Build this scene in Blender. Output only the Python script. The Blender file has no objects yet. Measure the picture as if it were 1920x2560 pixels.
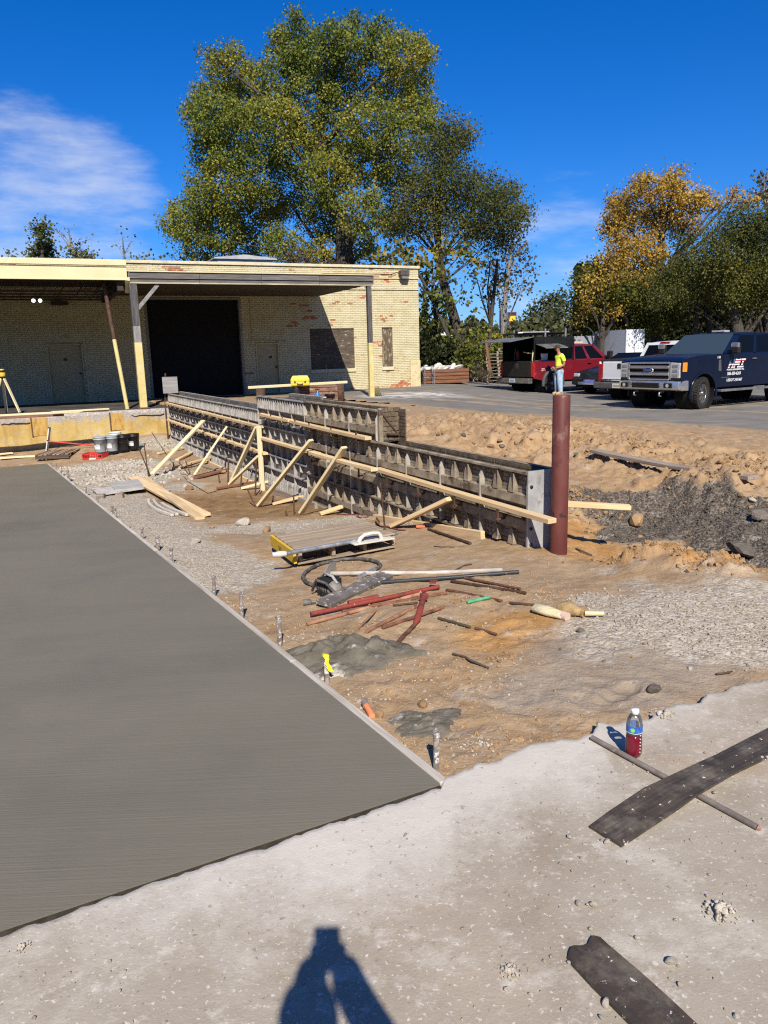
import bpy, bmesh, math, random
import numpy as np
from mathutils import Vector, Matrix, Euler
R = math.radians
rng = random.Random(7)
nrng = np.random.default_rng(11)
scene = bpy.context.scene
COL = scene.collection

# ------------------------------------------------------------------ camera
CAM_Z, FPX = 1.68, 1923.0                 # eye height over the old slab, focal length in photo pixels (1920 x 2560)
PITCH, ROLL = R(11.8), R(1.55)
cam_d = bpy.data.cameras.new('camera'); cam = bpy.data.objects.new('camera', cam_d); COL.objects.link(cam)
cam_d.sensor_fit = 'VERTICAL'; cam_d.sensor_height = 24.0
cam_d.lens = 24.0 * FPX / 2560.0
cam_d.clip_start = 0.05; cam_d.clip_end = 3000
cam.matrix_world = Matrix.Translation((0, 0, CAM_Z)) @ Euler((R(90) - PITCH, 0, 0)).to_matrix().to_4x4() @ Matrix.Rotation(-ROLL, 4, 'Z')
scene.camera = cam

# ------------------------------------------------------------------ sky, sun, exposure
SUN_EL, SUN_AZ = R(40.5), R(174.2)          # azimuth clockwise from +Y: behind the camera, slightly to its right
world = bpy.data.worlds.new('World'); scene.world = world; world.use_nodes = True
wn = world.node_tree; wn.nodes.clear()
def nd(nt, typ, ins=None, **props):
    n = nt.nodes.new(typ)
    for k, v in props.items(): setattr(n, k, v)
    for k, v in (ins or {}).items():
        s = n.inputs[k]
        if isinstance(v, bpy.types.NodeSocket): nt.links.new(v, s)
        else:
            if s.type == 'RGBA' and len(v) == 3: v = (*v, 1)
            s.default_value = v
    return n
sky = nd(wn, 'ShaderNodeTexSky', sky_type='NISHITA', sun_disc=False, sun_elevation=SUN_EL, sun_rotation=SUN_AZ,
         altitude=0, air_density=1.0, dust_density=0.15, ozone_density=3.0)
tc = nd(wn, 'ShaderNodeTexCoord')
nrm = nd(wn, 'ShaderNodeVectorMath', {0: tc.outputs['Generated']}, operation='NORMALIZE')
sep = nd(wn, 'ShaderNodeSeparateXYZ', {0: nrm.outputs[0]})
# thin cirrus: stretched noise on the dome, kept to a few directions where the photo shows wisps
mp = nd(wn, 'ShaderNodeMapping', {'Vector': nrm.outputs[0], 'Scale': (6.0, 6.0, 24.0), 'Rotation': (0, R(12), 0)})
cn = nd(wn, 'ShaderNodeTexNoise', {'Vector': mp.outputs[0], 'Scale': 1.0, 'Detail': 7.0, 'Roughness': 0.6})
def blob(d, lo, hi):
    v = Vector(d).normalized()
    dt = nd(wn, 'ShaderNodeVectorMath', {0: nrm.outputs[0], 1: v}, operation='DOT_PRODUCT')
    return nd(wn, 'ShaderNodeMapRange', {0: dt.outputs['Value'], 1: lo, 2: hi, 3: 0.0, 4: 1.0}, interpolation_type='SMOOTHSTEP').outputs[0]
b1 = blob((-0.46, 1, 0.200), 0.985, 0.9992)
b5 = blob((-0.36, 1, 0.185), 0.990, 0.9995)
b1 = nd(wn, 'ShaderNodeMath', {0: b1, 1: b5}, operation='MAXIMUM').outputs[0]
b2 = blob((-0.126, 1, 0.366), 0.994, 1.0)
b3 = blob((0.25, 1, 0.085), 0.985, 0.9998)
b4 = blob((0.2216, 1, 0.392), 0.997, 1.0)
mx = nd(wn, 'ShaderNodeMath', {0: b1, 1: nd(wn, 'ShaderNodeMath', {0: b2, 1: 0.5}, operation='MULTIPLY').outputs[0]}, operation='MAXIMUM')
mx = nd(wn, 'ShaderNodeMath', {0: mx.outputs[0], 1: nd(wn, 'ShaderNodeMath', {0: b3, 1: 0.9}, operation='MULTIPLY').outputs[0]}, operation='MAXIMUM')
mx = nd(wn, 'ShaderNodeMath', {0: mx.outputs[0], 1: nd(wn, 'ShaderNodeMath', {0: b4, 1: 0.5}, operation='MULTIPLY').outputs[0]}, operation='MAXIMUM')
cs = nd(wn, 'ShaderNodeMath', {0: nd(wn, 'ShaderNodeMath', {0: mx.outputs[0], 1: 0.55, 2: -0.55}, operation='MULTIPLY_ADD').outputs[0], 1: cn.outputs['Fac']}, operation='ADD')
cf = nd(wn, 'ShaderNodeMapRange', {0: cs.outputs[0], 1: 0.28, 2: 0.78, 3: 0.0, 4: 0.62}, interpolation_type='SMOOTHSTEP')
# added cirrus kept outside the view, whitening the sky light in shadows
mp3 = nd(wn, 'ShaderNodeMapping', {'Vector': nrm.outputs[0], 'Scale': (2.2, 2.2, 4.5), 'Rotation': (0, R(16), 0), 'Location': (3.1, 1.7, 0.4)})
cn3 = nd(wn, 'ShaderNodeTexNoise', {'Vector': mp3.outputs[0], 'Scale': 1.3, 'Detail': 7.0, 'Roughness': 0.6})
up3 = nd(wn, 'ShaderNodeVectorMath', {0: nrm.outputs[0], 1: Vector((0, 1, 0.12)).normalized()}, operation='DOT_PRODUCT')
gate = nd(wn, 'ShaderNodeMapRange', {0: up3.outputs['Value'], 1: 0.55, 2: 0.78, 3: 1.0, 4: 0.0}, interpolation_type='SMOOTHSTEP')
c3 = nd(wn, 'ShaderNodeMapRange', {0: cn3.outputs['Fac'], 1: 0.46, 2: 0.80, 3: 0.0, 4: 0.6}, interpolation_type='SMOOTHSTEP')
c3g = nd(wn, 'ShaderNodeMath', {0: c3.outputs[0], 1: gate.outputs[0]}, operation='MULTIPLY')
cf = nd(wn, 'ShaderNodeMath', {0: cf.outputs[0], 1: c3g.outputs[0]}, operation='MAXIMUM')
hs0 = nd(wn, 'ShaderNodeMix', {0: 1.0}, data_type='RGBA', blend_type='MULTIPLY')
wn.links.new(sky.outputs[0], hs0.inputs[6]); hs0.inputs[7].default_value = (0.55, 0.82, 1.38, 1)
hs = nd(wn, 'ShaderNodeHueSaturation', {'Saturation': 1.14, 'Value': 1.08, 'Color': hs0.outputs[2]})
mixc = nd(wn, 'ShaderNodeMix', {0: cf.outputs[0]}, data_type='RGBA')
wn.links.new(hs.outputs[0], mixc.inputs[6]); mixc.inputs[7].default_value = (10.5, 10.8, 11.3, 1)
bg = nd(wn, 'ShaderNodeBackground', {'Color': mixc.outputs[2], 'Strength': 0.06})
wo = nd(wn, 'ShaderNodeOutputWorld', {'Surface': bg.outputs[0]})

sun_d = bpy.data.lights.new('sun', 'SUN'); sun_d.energy = 5.0; sun_d.angle = R(0.53); sun_d.color = (1.0, 0.915, 0.80)
sun = bpy.data.objects.new('sun', sun_d); COL.objects.link(sun)
sdir = Vector((math.sin(SUN_AZ) * math.cos(SUN_EL), math.cos(SUN_AZ) * math.cos(SUN_EL), math.sin(SUN_EL)))
sun.rotation_euler = sdir.to_track_quat('Z', 'Y').to_euler(); sun.location = (3, -8, 12)
scene.view_settings.view_transform = 'Standard'; scene.view_settings.look = 'None'
scene.view_settings.gamma = 1.0; scene.view_settings.use_curve_mapping = False
scene.view_settings.exposure = 0.46
scene.cycles.use_denoising = False; scene.cycles.filter_width = 1.2; scene.cycles.max_bounces = 6; scene.cycles.diffuse_bounces = 2; scene.cycles.transparent_max_bounces = 12
scene.cycles.caustics_reflective = False; scene.cycles.caustics_refractive = False

# ------------------------------------------------------------------ pixel <-> place
def ray(px, py):
    dx, dy = px - 960, py - 1280
    c, s = math.cos(ROLL), math.sin(ROLL)
    x, y = (dx * c - dy * s) / FPX, (dx * s + dy * c) / FPX
    return np.array([x, math.cos(PITCH) - y * math.sin(PITCH), -(math.sin(PITCH) + y * math.cos(PITCH))])
def gnd(px, py, z=0.0):
    d = ray(px, py); return np.array([0, 0, CAM_Z]) + d * ((z - CAM_Z) / d[2])
def at(px, py, Y):
    d = ray(px, py); return np.array([0, 0, CAM_Z]) + d * (Y / d[1])
def plane_hit(px, py, O, n):
    d = ray(px, py); C = np.array([0, 0, CAM_Z])
    return C + d * (np.dot(np.array(O) - C, n) / np.dot(d, n))

# ------------------------------------------------------------------ noise
def _h(i, j, s):
    n = (i.astype(np.int64) * 374761393 + j.astype(np.int64) * 668265263 + s * 1442695041) & 0xFFFFFFFF
    n = ((n ^ (n >> 13)) * 1274126177) & 0xFFFFFFFF
    return ((n ^ (n >> 16)) & 0xFFFF) / 65535.0
def vnoise(x, y, s=0):
    x = np.asarray(x, float); y = np.asarray(y, float)
    i, j = np.floor(x), np.floor(y); fx, fy = x - i, y - j
    fx = fx * fx * (3 - 2 * fx); fy = fy * fy * (3 - 2 * fy)
    a, b, c, d = _h(i, j, s), _h(i + 1, j, s), _h(i, j + 1, s), _h(i + 1, j + 1, s)
    return (a * (1 - fx) + b * fx) * (1 - fy) + (c * (1 - fx) + d * fx) * fy - 0.5
def fbm(x, y, s=0, o=4, g=0.5):
    t, a = 0, 1.0
    for k in range(o):
        t = t + a * vnoise(x * 2 ** k + 17.3 * k, y * 2 ** k - 9.1 * k, s + k); a *= g
    return t
def sstep(a, b, x):
    t = np.clip((np.asarray(x, float) - a) / (b - a), 0, 1); return t * t * (3 - 2 * t)

# ------------------------------------------------------------------ objects
def tag(o, label=None, cat=None, group=None, kind=None):
    if label: o['label'] = label
    if cat: o['category'] = cat
    if group: o['group'] = group
    if kind: o['kind'] = kind
    return o
def thing(name, label, cat, loc=(0, 0, 0), rotz=0.0, group=None):
    o = bpy.data.objects.new(name, None); COL.objects.link(o); o.empty_display_size = 0.2
    o.location = loc; o.rotation_euler = (0, 0, rotz)
    return tag(o, label, cat, group)
def link_mesh(name, me, parent=None, loc=None, rot=None):
    o = bpy.data.objects.new(name, me); COL.objects.link(o)
    if parent: o.parent = parent
    if loc is not None: o.location = loc
    if rot is not None: o.rotation_euler = rot
    return o
def copy_tree(o, parent=None, loc=None, rotz=None, label=None, group=None):
    c = o.copy(); COL.objects.link(c)
    if parent: c.parent = parent
    if loc is not None: c.location = loc
    if rotz is not None: c.rotation_euler = (0, 0, rotz)
    if label: c['label'] = label
    if group: c['group'] = group
    for ch in list(o.children): copy_tree(ch, c)
    return c

class B:
    """collects shapes for ONE mesh"""
    def __init__(s): s.v = []; s.f = []; s.m = []; s.sm = []
    def add(s, vs, fs, m=0, smooth=False):
        k = len(s.v); s.v += [tuple(map(float, v)) for v in vs]
        for f in fs: s.f.append(tuple(i + k for i in f)); s.m.append(m); s.sm.append(smooth)
        return s
    def box(s, c, d, rot=None, m=0):
        hx, hy, hz = d[0] / 2, d[1] / 2, d[2] / 2
        vs = [Vector((x, y, z)) for x in (-hx, hx) for y in (-hy, hy) for z in (-hz, hz)]
        if rot is not None:
            q = rot if isinstance(rot, Matrix) else Euler(rot).to_matrix(); vs = [q @ v for v in vs]
        c = Vector(c)
        return s.add([v + c for v in vs], [(0, 1, 3, 2), (4, 6, 7, 5), (0, 4, 5, 1), (2, 3, 7, 6), (0, 2, 6, 4), (1, 5, 7, 3)], m)
    def box2(s, a, b, m=0):
        return s.box([(a[i] + b[i]) / 2 for i in range(3)], [abs(b[i] - a[i]) for i in range(3)], m=m)
    def tube(s, pts, r, n=8, m=0, caps=True, smooth=True):
        pts = [Vector(p) for p in pts]; rs = r if isinstance(r, (list, tuple)) else [r] * len(pts)
        vs = []; fs = []; up = None
        for i, p in enumerate(pts):
            t = (pts[min(i + 1, len(pts) - 1)] - pts[max(i - 1, 0)]).normalized()
            if up is None: up = t.orthogonal().normalized()
            up = (up - t * up.dot(t))
            up = up.normalized() if up.length > 1e-6 else t.orthogonal().normalized()
            w = t.cross(up)
            for k in range(n):
                a = 2 * math.pi * k / n; vs.append(p + (up * math.cos(a) + w * math.sin(a)) * rs[i])
        for i in range(len(pts) - 1):
            for k in range(n):
                a, b = i * n + k, i * n + (k + 1) % n; fs.append((a, b, b + n, a + n))
        s.add(vs, fs, m, smooth)
        if caps:
            L = len(pts) - 1
            s.add(vs[:n], [tuple(range(n - 1, -1, -1))], m); s.add(vs[L * n:], [tuple(range(n))], m)
        return s
    def lathe(s, prof, n=24, c=(0, 0, 0), axis='z', m=0, smooth=True):
        vs = []; fs = []; c = Vector(c)
        for (r, z) in prof:
            for k in range(n):
                a = 2 * math.pi * k / n; x, y = r * math.cos(a), r * math.sin(a)
                p = {'z': (x, y, z), 'y': (x, z, y), 'x': (z, x, y)}[axis]; vs.append(c + Vector(p))
        for i in range(len(prof) - 1):
            for k in range(n):
                a, b = i * n + k, i * n + (k + 1) % n; fs.append((a, b, b + n, a + n))
        return s.add(vs, fs, m, smooth)
    def prism(s, prof, y0, y1, m=0, plane='xz', taper=None, smooth=False):
        """outline prof (pairs) pushed from y0 to y1; plane says which axes the pairs are"""
        def P(a, b, y): return {'xz': (a, y, b), 'xy': (a, b, y), 'yz': (y, a, b)}[plane]
        n = len(prof); vs = [P(a, b, y0) for a, b in prof]
        q = taper(prof) if taper else prof
        vs += [P(a, b, y1) for a, b in q]
        fs = [tuple(range(n - 1, -1, -1)), tuple(range(n, 2 * n))] + [(i, (i + 1) % n, n + (i + 1) % n, n + i) for i in range(n)]
        return s.add(vs, fs, m, smooth)
    def loft(s, rings, m=0, caps=True, smooth=True, closed=True):
        n = len(rings[0]); vs = [p for rg in rings for p in rg]; fs = []
        for i in range(len(rings) - 1):
            for k in range(n if closed else n - 1):
                a, b = i * n + k, i * n + (k + 1) % n; fs.append((a, b, b + n, a + n))
        if caps and closed: fs += [tuple(range(n - 1, -1, -1)), tuple(range((len(rings) - 1) * n, len(rings) * n))]
        return s.add(vs, fs, m, smooth)
    def mesh(s, name, mats):
        me = bpy.data.meshes.new(name); me.from_pydata(s.v, [], s.f)
        for mt in (mats if isinstance(mats, (list, tuple)) else [mats]): me.materials.append(mt)
        me.polygons.foreach_set('material_index', s.m); me.polygons.foreach_set('use_smooth', s.sm)
        bm = bmesh.new(); bm.from_mesh(me); bmesh.ops.recalc_face_normals(bm, faces=bm.faces); bm.to_mesh(me); bm.free()
        me.update(); return me
    def obj(s, name, mats, parent=None, bevel=0.0, seg=2, loc=None, rot=None, sub=0):
        o = link_mesh(name, s.mesh(name, mats), parent, loc, rot)
        if sub:
            md = o.modifiers.new('sub', 'SUBSURF'); md.levels = md.render_levels = sub
        if bevel:
            md = o.modifiers.new('bevel', 'BEVEL'); md.width = bevel; md.segments = seg; md.limit_method = 'ANGLE'; md.angle_limit = R(35)
        return o

# ------------------------------------------------------------------ materials
MATS = {}
def new_mat(name):
    m = bpy.data.materials.new(name); m.use_nodes = True; nt = m.node_tree; nt.nodes.clear()
    out = nd(nt, 'ShaderNodeOutputMaterial'); return m, nt, out
def ramp(nt, fac, cols, lo=0.3, hi=0.7):
    r = nd(nt, 'ShaderNodeValToRGB', {0: fac}); e = r.color_ramp.elements
    while len(e) < len(cols): e.new(0.5)
    for i, c in enumerate(cols):
        e[i].position = lo + (hi - lo) * i / max(1, len(cols) - 1); e[i].color = (*c[:3], 1)
    return r.outputs[0]
def mixrgb(nt, fac, a, b, blend='MIX'):
    n = nd(nt, 'ShaderNodeMix', {0: fac}, data_type='RGBA', blend_type=blend)
    for k, v in ((6, a), (7, b)):
        if isinstance(v, bpy.types.NodeSocket): nt.links.new(v, n.inputs[k])
        else: n.inputs[k].default_value = (*v[:3], 1)
    return n.outputs[2]
def coords(nt, space='Object', stretch=(1, 1, 1), rot=(0, 0, 0)):
    if space == 'World': v = nd(nt, 'ShaderNodeNewGeometry').outputs['Position']
    else:
        v = nd(nt, 'ShaderNodeTexCoord').outputs['Object']
        oi = nd(nt, 'ShaderNodeObjectInfo')
        sc = nd(nt, 'ShaderNodeMath', {0: oi.outputs['Random'], 1: 37.0}, operation='MULTIPLY')
        v = nd(nt, 'ShaderNodeVectorMath', {0: v, 1: sc.outputs[0]}, operation='ADD').outputs[0]
    if stretch != (1, 1, 1) or rot != (0, 0, 0):
        v = nd(nt, 'ShaderNodeMapping', {'Vector': v, 'Scale': stretch, 'Rotation': rot}).outputs[0]
    return v
def mat(name, cols, scale=6.0, detail=5.0, rough=0.75, bump=0.0, bscale=40.0, metal=0.0, stretch=(1, 1, 1), space='Object',
        spec=0.3, spots=(), rand=0.0, rvar=0.12, lo=0.3, hi=0.7, coat=0.0, emit=None, dist=0.01):
    if name in MATS: return MATS[name]
    m, nt, out = new_mat(name); v = coords(nt, space, stretch)
    no = nd(nt, 'ShaderNodeTexNoise', {'Vector': v, 'Scale': scale, 'Detail': detail, 'Roughness': 0.6})
    c = ramp(nt, no.outputs['Fac'], cols, lo, hi)
    for (sc, ssc, th, soft) in spots:
        n2 = nd(nt, 'ShaderNodeTexNoise', {'Vector': v, 'Scale': ssc, 'Detail': 6.0, 'Roughness': 0.65})
        f = nd(nt, 'ShaderNodeMapRange', {0: n2.outputs['Fac'], 1: th, 2: th + soft, 3: 0.0, 4: 1.0})
        c = mixrgb(nt, f.outputs[0], c, sc)
    if rand:
        oi = nd(nt, 'ShaderNodeObjectInfo')
        f = nd(nt, 'ShaderNodeMapRange', {0: oi.outputs['Random'], 1: 0.0, 2: 1.0, 3: 1 - rand, 4: 1 + rand})
        hv = nd(nt, 'ShaderNodeHueSaturation', {'Value': f.outputs[0], 'Color': c}); c = hv.outputs[0]
    ro = nd(nt, 'ShaderNodeMapRange', {0: no.outputs['Fac'], 1: 0.3, 2: 0.7, 3: max(0.02, rough - rvar), 4: min(1, rough + rvar)})
    bs = nd(nt, 'ShaderNodeBsdfPrincipled', {'Base Color': c, 'Roughness': ro.outputs[0], 'Metallic': metal, 'Specular IOR Level': spec, 'Coat Weight': coat, 'Coat Roughness': 0.05})
    if emit:
        bs.inputs['Emission Color'].default_value = (*emit[0], 1); bs.inputs['Emission Strength'].default_value = emit[1]
    if bump:
        bn = nd(nt, 'ShaderNodeTexNoise', {'Vector': v, 'Scale': bscale, 'Detail': 6.0, 'Roughness': 0.65})
        bp = nd(nt, 'ShaderNodeBump', {'Height': bn.outputs['Fac'], 'Strength': bump, 'Distance': dist})
        nt.links.new(bp.outputs[0], bs.inputs['Normal'])
    nt.links.new(bs.outputs[0], out.inputs[0]); MATS[name] = m; return m

def wood(name, cols, rough=0.8, **k):
    return mat(name, cols, scale=3.0, detail=7, rough=rough, stretch=(0.7, 14, 14), bump=0.25, bscale=5.0, rand=0.12, dist=0.004, **k)
W_NEW = wood('new_lumber', [(0.50, 0.34, 0.17), (0.62, 0.46, 0.26), (0.68, 0.54, 0.33)])
W_PALE = wood('pale_lumber', [(0.58, 0.48, 0.28), (0.68, 0.58, 0.36), (0.74, 0.66, 0.44)])
W_OLD = wood('weathered_wood', [(0.17, 0.13, 0.10), (0.28, 0.23, 0.18), (0.38, 0.33, 0.27)])
W_GREY = wood('grey_weathered_wood', [(0.16, 0.155, 0.15), (0.26, 0.25, 0.24), (0.36, 0.35, 0.33)])
W_DARK = wood('dark_wood', [(0.05, 0.035, 0.025), (0.09, 0.065, 0.05), (0.14, 0.10, 0.075)])
W_BROWN = wood('brown_board', [(0.12, 0.055, 0.03), (0.19, 0.09, 0.05), (0.26, 0.14, 0.08)])
RUST = mat('rusty_steel', [(0.07, 0.03, 0.02), (0.14, 0.06, 0.035), (0.22, 0.10, 0.06)], scale=14, rough=0.85, bump=0.3, bscale=60, rand=0.15)
RUST_D = mat('dark_rusty_steel', [(0.04, 0.025, 0.018), (0.08, 0.045, 0.03), (0.13, 0.075, 0.05)], scale=14, rough=0.85, bump=0.3, bscale=60, rand=0.2)
RED_ST = mat('red_painted_steel', [(0.17, 0.03, 0.022), (0.24, 0.045, 0.032), (0.10, 0.035, 0.025)], scale=10, rough=0.7, bump=0.2, bscale=50, spots=[((0.55, 0.5, 0.45), 22, 0.66, 0.03)])
STAKE = mat('cement_spattered_steel', [(0.12, 0.09, 0.075), (0.20, 0.17, 0.15), (0.36, 0.33, 0.30)], scale=25, rough=0.9, bump=0.4, bscale=60, spots=[((0.6, 0.57, 0.52), 30, 0.56, 0.05)])
BLACK_P = mat('black_plastic', [(0.012, 0.012, 0.013), (0.022, 0.022, 0.024)], rough=0.55)
RUBBER = mat('black_rubber', [(0.015, 0.015, 0.016), (0.035, 0.034, 0.032)], rough=0.85, bump=0.2, bscale=60)
ALU = mat('aluminium_form', [(0.27, 0.255, 0.235), (0.38, 0.365, 0.345), (0.46, 0.445, 0.42)], scale=9, rough=0.6, metal=0.25, spots=[((0.22, 0.20, 0.18), 5, 0.56, 0.1), ((0.52, 0.51, 0.49), 12, 0.6, 0.06)], rand=0.15)
ALU_D = mat('aluminium_sheet_stained', [(0.15, 0.135, 0.115), (0.225, 0.205, 0.18), (0.30, 0.28, 0.25)], scale=5, rough=0.65, metal=0.2, stretch=(1, 1, 3), spots=[((0.32, 0.305, 0.28), 9, 0.6, 0.1)], rand=0.1)
FORM_W = mat('cement_stained_form', [(0.15, 0.115, 0.075), (0.25, 0.205, 0.145), (0.36, 0.315, 0.245)], scale=7, detail=8, rough=0.85, bump=0.25, bscale=40, spots=[((0.09, 0.065, 0.045), 6, 0.57, 0.08), ((0.38, 0.345, 0.28), 14, 0.62, 0.05)], rand=0.16)
FORM_D = mat('dark_oiled_form', [(0.07, 0.05, 0.03), (0.13, 0.10, 0.066), (0.20, 0.16, 0.115)], scale=9, detail=7, rough=0.8, bump=0.25, bscale=40, spots=[((0.24, 0.21, 0.17), 13, 0.6, 0.08)], rand=0.1)
CONC = mat('concrete', [(0.36, 0.33, 0.29), (0.44, 0.41, 0.36), (0.50, 0.47, 0.42)], scale=4, rough=0.9, bump=0.3, bscale=30)
GALV = mat('galvanised_steel', [(0.26, 0.29, 0.31), (0.36, 0.39, 0.41), (0.46, 0.48, 0.5)], scale=12, rough=0.45, metal=0.7, spots=[((0.6, 0.6, 0.58), 16, 0.62, 0.05)])
CHROME = mat('chrome', [(0.66, 0.67, 0.68), (0.80, 0.81, 0.82)], rough=0.28, rvar=0.06, metal=0.9)
STEEL_D = mat('dark_steel', [(0.03, 0.03, 0.032), (0.06, 0.06, 0.062)], rough=0.5, metal=0.5)
STONE = mat('pale_stone', [(0.28, 0.245, 0.195), (0.36, 0.325, 0.27), (0.43, 0.40, 0.345)], scale=10, rough=0.95, bump=0.5, bscale=30, rand=0.2)
STONE_B = mat('brown_clod', [(0.22, 0.135, 0.065), (0.29, 0.185, 0.095), (0.35, 0.24, 0.135)], scale=10, rough=0.95, bump=0.5, bscale=30, rand=0.2)
STONE_D = mat('dark_stone', [(0.075, 0.062, 0.048), (0.135, 0.117, 0.095), (0.21, 0.185, 0.155)], scale=10, rough=0.9, bump=0.5, bscale=30, rand=0.3)

def frame_x(p0, p1, roll=0.0):
    x = (Vector(p1) - Vector(p0)).normalized(); up = Vector((0, 0, 1))
    if abs(x.z) > 0.97: up = Vector((0, 1, 0))
    y = up.cross(x).normalized(); z = x.cross(y)
    q = Matrix((x, y, z)).transposed()
    return q @ Matrix.Rotation(roll, 3, 'X')
def board(name, p0, p1, w, t, mtl, label=None, cat='board', group=None, roll=0.0, bow=0.0, parent=None, sag=0.0, n=6):
    """a sawn board from p0 to p1: w wide, t thick, a little bowed"""
    p0, p1 = Vector(p0), Vector(p1); L = (p1 - p0).length; rings = []
    k = n if (bow or sag) else 2
    for i in range(k + 1):
        s = i / k; b = 4 * s * (1 - s)
        rings.append([(L * s, yy + bow * b, zz - sag * b) for yy, zz in ((-w / 2, -t / 2), (w / 2, -t / 2), (w / 2, t / 2), (-w / 2, t / 2))])
    o = B().loft(rings, smooth=False).obj(name, mtl, parent, bevel=min(w, t) * 0.08, seg=1)
    q = frame_x(p0, p1, roll); o.matrix_local = Matrix.Translation(p0) @ q.to_4x4()
    if label: tag(o, label, cat, group)
    return o
def rod(name, pts, r, mtl, label=None, cat='rod', group=None, parent=None, n=8):
    o0 = Vector(pts[0]); o = B().tube([Vector(p) - o0 for p in pts], r, n).obj(name, mtl, parent, loc=o0)
    if label: tag(o, label, cat, group)
    return o

def text(name, body, size, mtl, parent, loc, rot, shear=0.0, sx=1.0, align='LEFT', ext=0.0006, bold=0.0):
    cu = bpy.data.curves.new(name, 'FONT'); cu.body = body; cu.size = size; cu.shear = shear; cu.align_x = align; cu.extrude = ext; cu.offset = bold; cu.resolution_u = 3
    tmp = bpy.data.objects.new('tmp', cu); me = bpy.data.meshes.new_from_object(tmp); me.name = name; bpy.data.objects.remove(tmp); bpy.data.curves.remove(cu)
    me.materials.clear(); me.materials.append(mtl); o = link_mesh(name, me, parent, loc, rot); o.scale = (sx, 1, 1); return o
# ================================================================== ground
def unit(a): return np.array([math.cos(a), math.sin(a)])
SLAB_C = np.array([0.193, 2.767]); SLAB_A = R(90 + 27.9); SW = unit(SLAB_A); SN = np.array([SW[1], -SW[0]])   # along the edge, and to its right
SLAB_L, SLAB_SLOPE = 17.7, 0.0419
def slab_z(x, y): return -0.008 - SLAB_SLOPE * ((x - SLAB_C[0]) * SW[0] + (y - SLAB_C[1]) * SW[1])
W0 = np.array([1.36, 6.9]); WD = np.array([-0.4427, 0.8966]); WN = np.array([0.8966, 0.4427]); WLEN = 16.24; WTH = 0.27
def asph_z(x, y):
    x = np.asarray(x, float); y = np.asarray(y, float)
    return 0.265 - 0.33 * sstep(0.8, 6.5, x - 0.12 * (y - 24)) + 0.012 * vnoise(x * 0.5, y * 0.5, 5)
def on_asph(px, py):
    z = 0.0
    for _ in range(12):
        p = gnd(px, py, z); z = float(asph_z(p[0], p[1]))
    return p
EDGE = np.array([on_asph(*q)[:2] for q in ((880, 1006), (1000, 1014), (1100, 1026), (1250, 1041), (1380, 1046), (1500, 1052), (1700, 1066), (1920, 1084))])
EDGE = np.vstack([[-9.0, 30.0], [-1.6, 24.4], EDGE[1:], [8.8, 11.6], [11.5, 8.0], [16, 3.0]])
def edge_y(x):
    return np.interp(x, EDGE[:, 0], EDGE[:, 1])
def past_edge(x, y): return np.asarray(y) - edge_y(x)          # > 0 on the asphalt side

# control heights: (photo pixel, height) on each side of the wall form
def C(lst):
    out = []
    for px, py, z in lst:
        p = gnd(px, py, z); out.append((p[0], p[1], z))
    return out
inner = C([(1316, 1372, -.13), (1187, 1341, -.21), (1080, 1304, -.25), (1010, 1290, -.36), (930, 1290, -.46), (826, 1275, -.6), (720, 1235, -.7), (630, 1206, -.735),
           (520, 1160, -.73), (440, 1115, -.72), (330, 1120, -.60), (400, 1085, -.45), (300, 1180, -.68), (200, 1160, -.76), (60, 1150, -.76),
           (520, 1280, -.66), (620, 1290, -.66), (430, 1250, -.66), (700, 1330, -.5), (800, 1400, -.32), (900, 1450, -.22), (1000, 1500, -.15), (1100, 1450, -.16),
           (1200, 1420, -.15), (1300, 1450, -.12), (1450, 1440, -.13), (1398, 1392, -.15), (1000, 1600, -.10), (900, 1610, -.09), (1150, 1650, -.07), (1300, 1600, -.07),
           (1250, 1520, -.07), (1500, 1560, -.03), (1700, 1500, 0.0), (1900, 1470, .03), (1900, 1600, -.01), (1700, 1620, -.03), (1500, 1700, -.05), (1250, 1800, -.05), (1130, 1900, -.06),
           (1050, 1800, -.09), (900, 1690, -.11), (1400, 1780, -.05)])
for s in np.linspace(0, 17.7, 12):
    for off in (0.06, -1.5):
        x, y = SLAB_C + SW * s + SN * off; inner.append((x, y, float(slab_z(x, y)) - (0.085 if off > 0 else 0.12)))
inner += [(-9, 17, -.85), (-10, 19, -.8), (0, 1.2, -.1), (2, 1.5, -.1), (4, 3, -.08), (3.2, 4.2, -.04), (-1, 1, -.1), (6, 4.5, 0.0), (9, 5.5, .05)]
outer = C([(1398, 1385, -.16), (1450, 1400, -.15), (1500, 1430, -.15), (1600, 1428, -.36), (1680, 1446, -.42), (1760, 1452, -.38), (1540, 1425, -.28), (1597, 1366, .05), (1690, 1362, .08), (1813, 1412, .05), (1900, 1425, -.05),
           (1480, 1300, -.26), (1560, 1320, -.3), (1650, 1300, -.26), (1760, 1310, -.16), (1880, 1340, -.12), (1850, 1255, 0.0), (1700, 1225, 0.02), (1560, 1200, .02), (1480, 1200, -.02),
           (1480, 1150, .06), (1700, 1180, .03), (1880, 1222, .02), (1440, 1230, -.05), (1440, 1330, -.26), (1430, 1372, -.26),
           (1100, 1100, .20), (1000, 1075, .25), (1250, 1120, .14), (1380, 1130, .12), (1240, 1078, .36), (1330, 1085, .33), (1150, 1062, .33), (1050, 1048, .34), (1450, 1100, .26), (1550, 1110, .24),
           (1650, 1120, .22), (1780, 1150, .28), (1830, 1165, .30), (1900, 1130, .15), (1800, 1110, .12), (1900, 1180, .10), (1600, 1160, .09)])
for s in (0, 1.5, 3, 5, 8, 12, 16):
    x, y = W0 + WD * s + WN * 0.45; outer.append((x, y, 0.02 + 0.02 * s))
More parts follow.
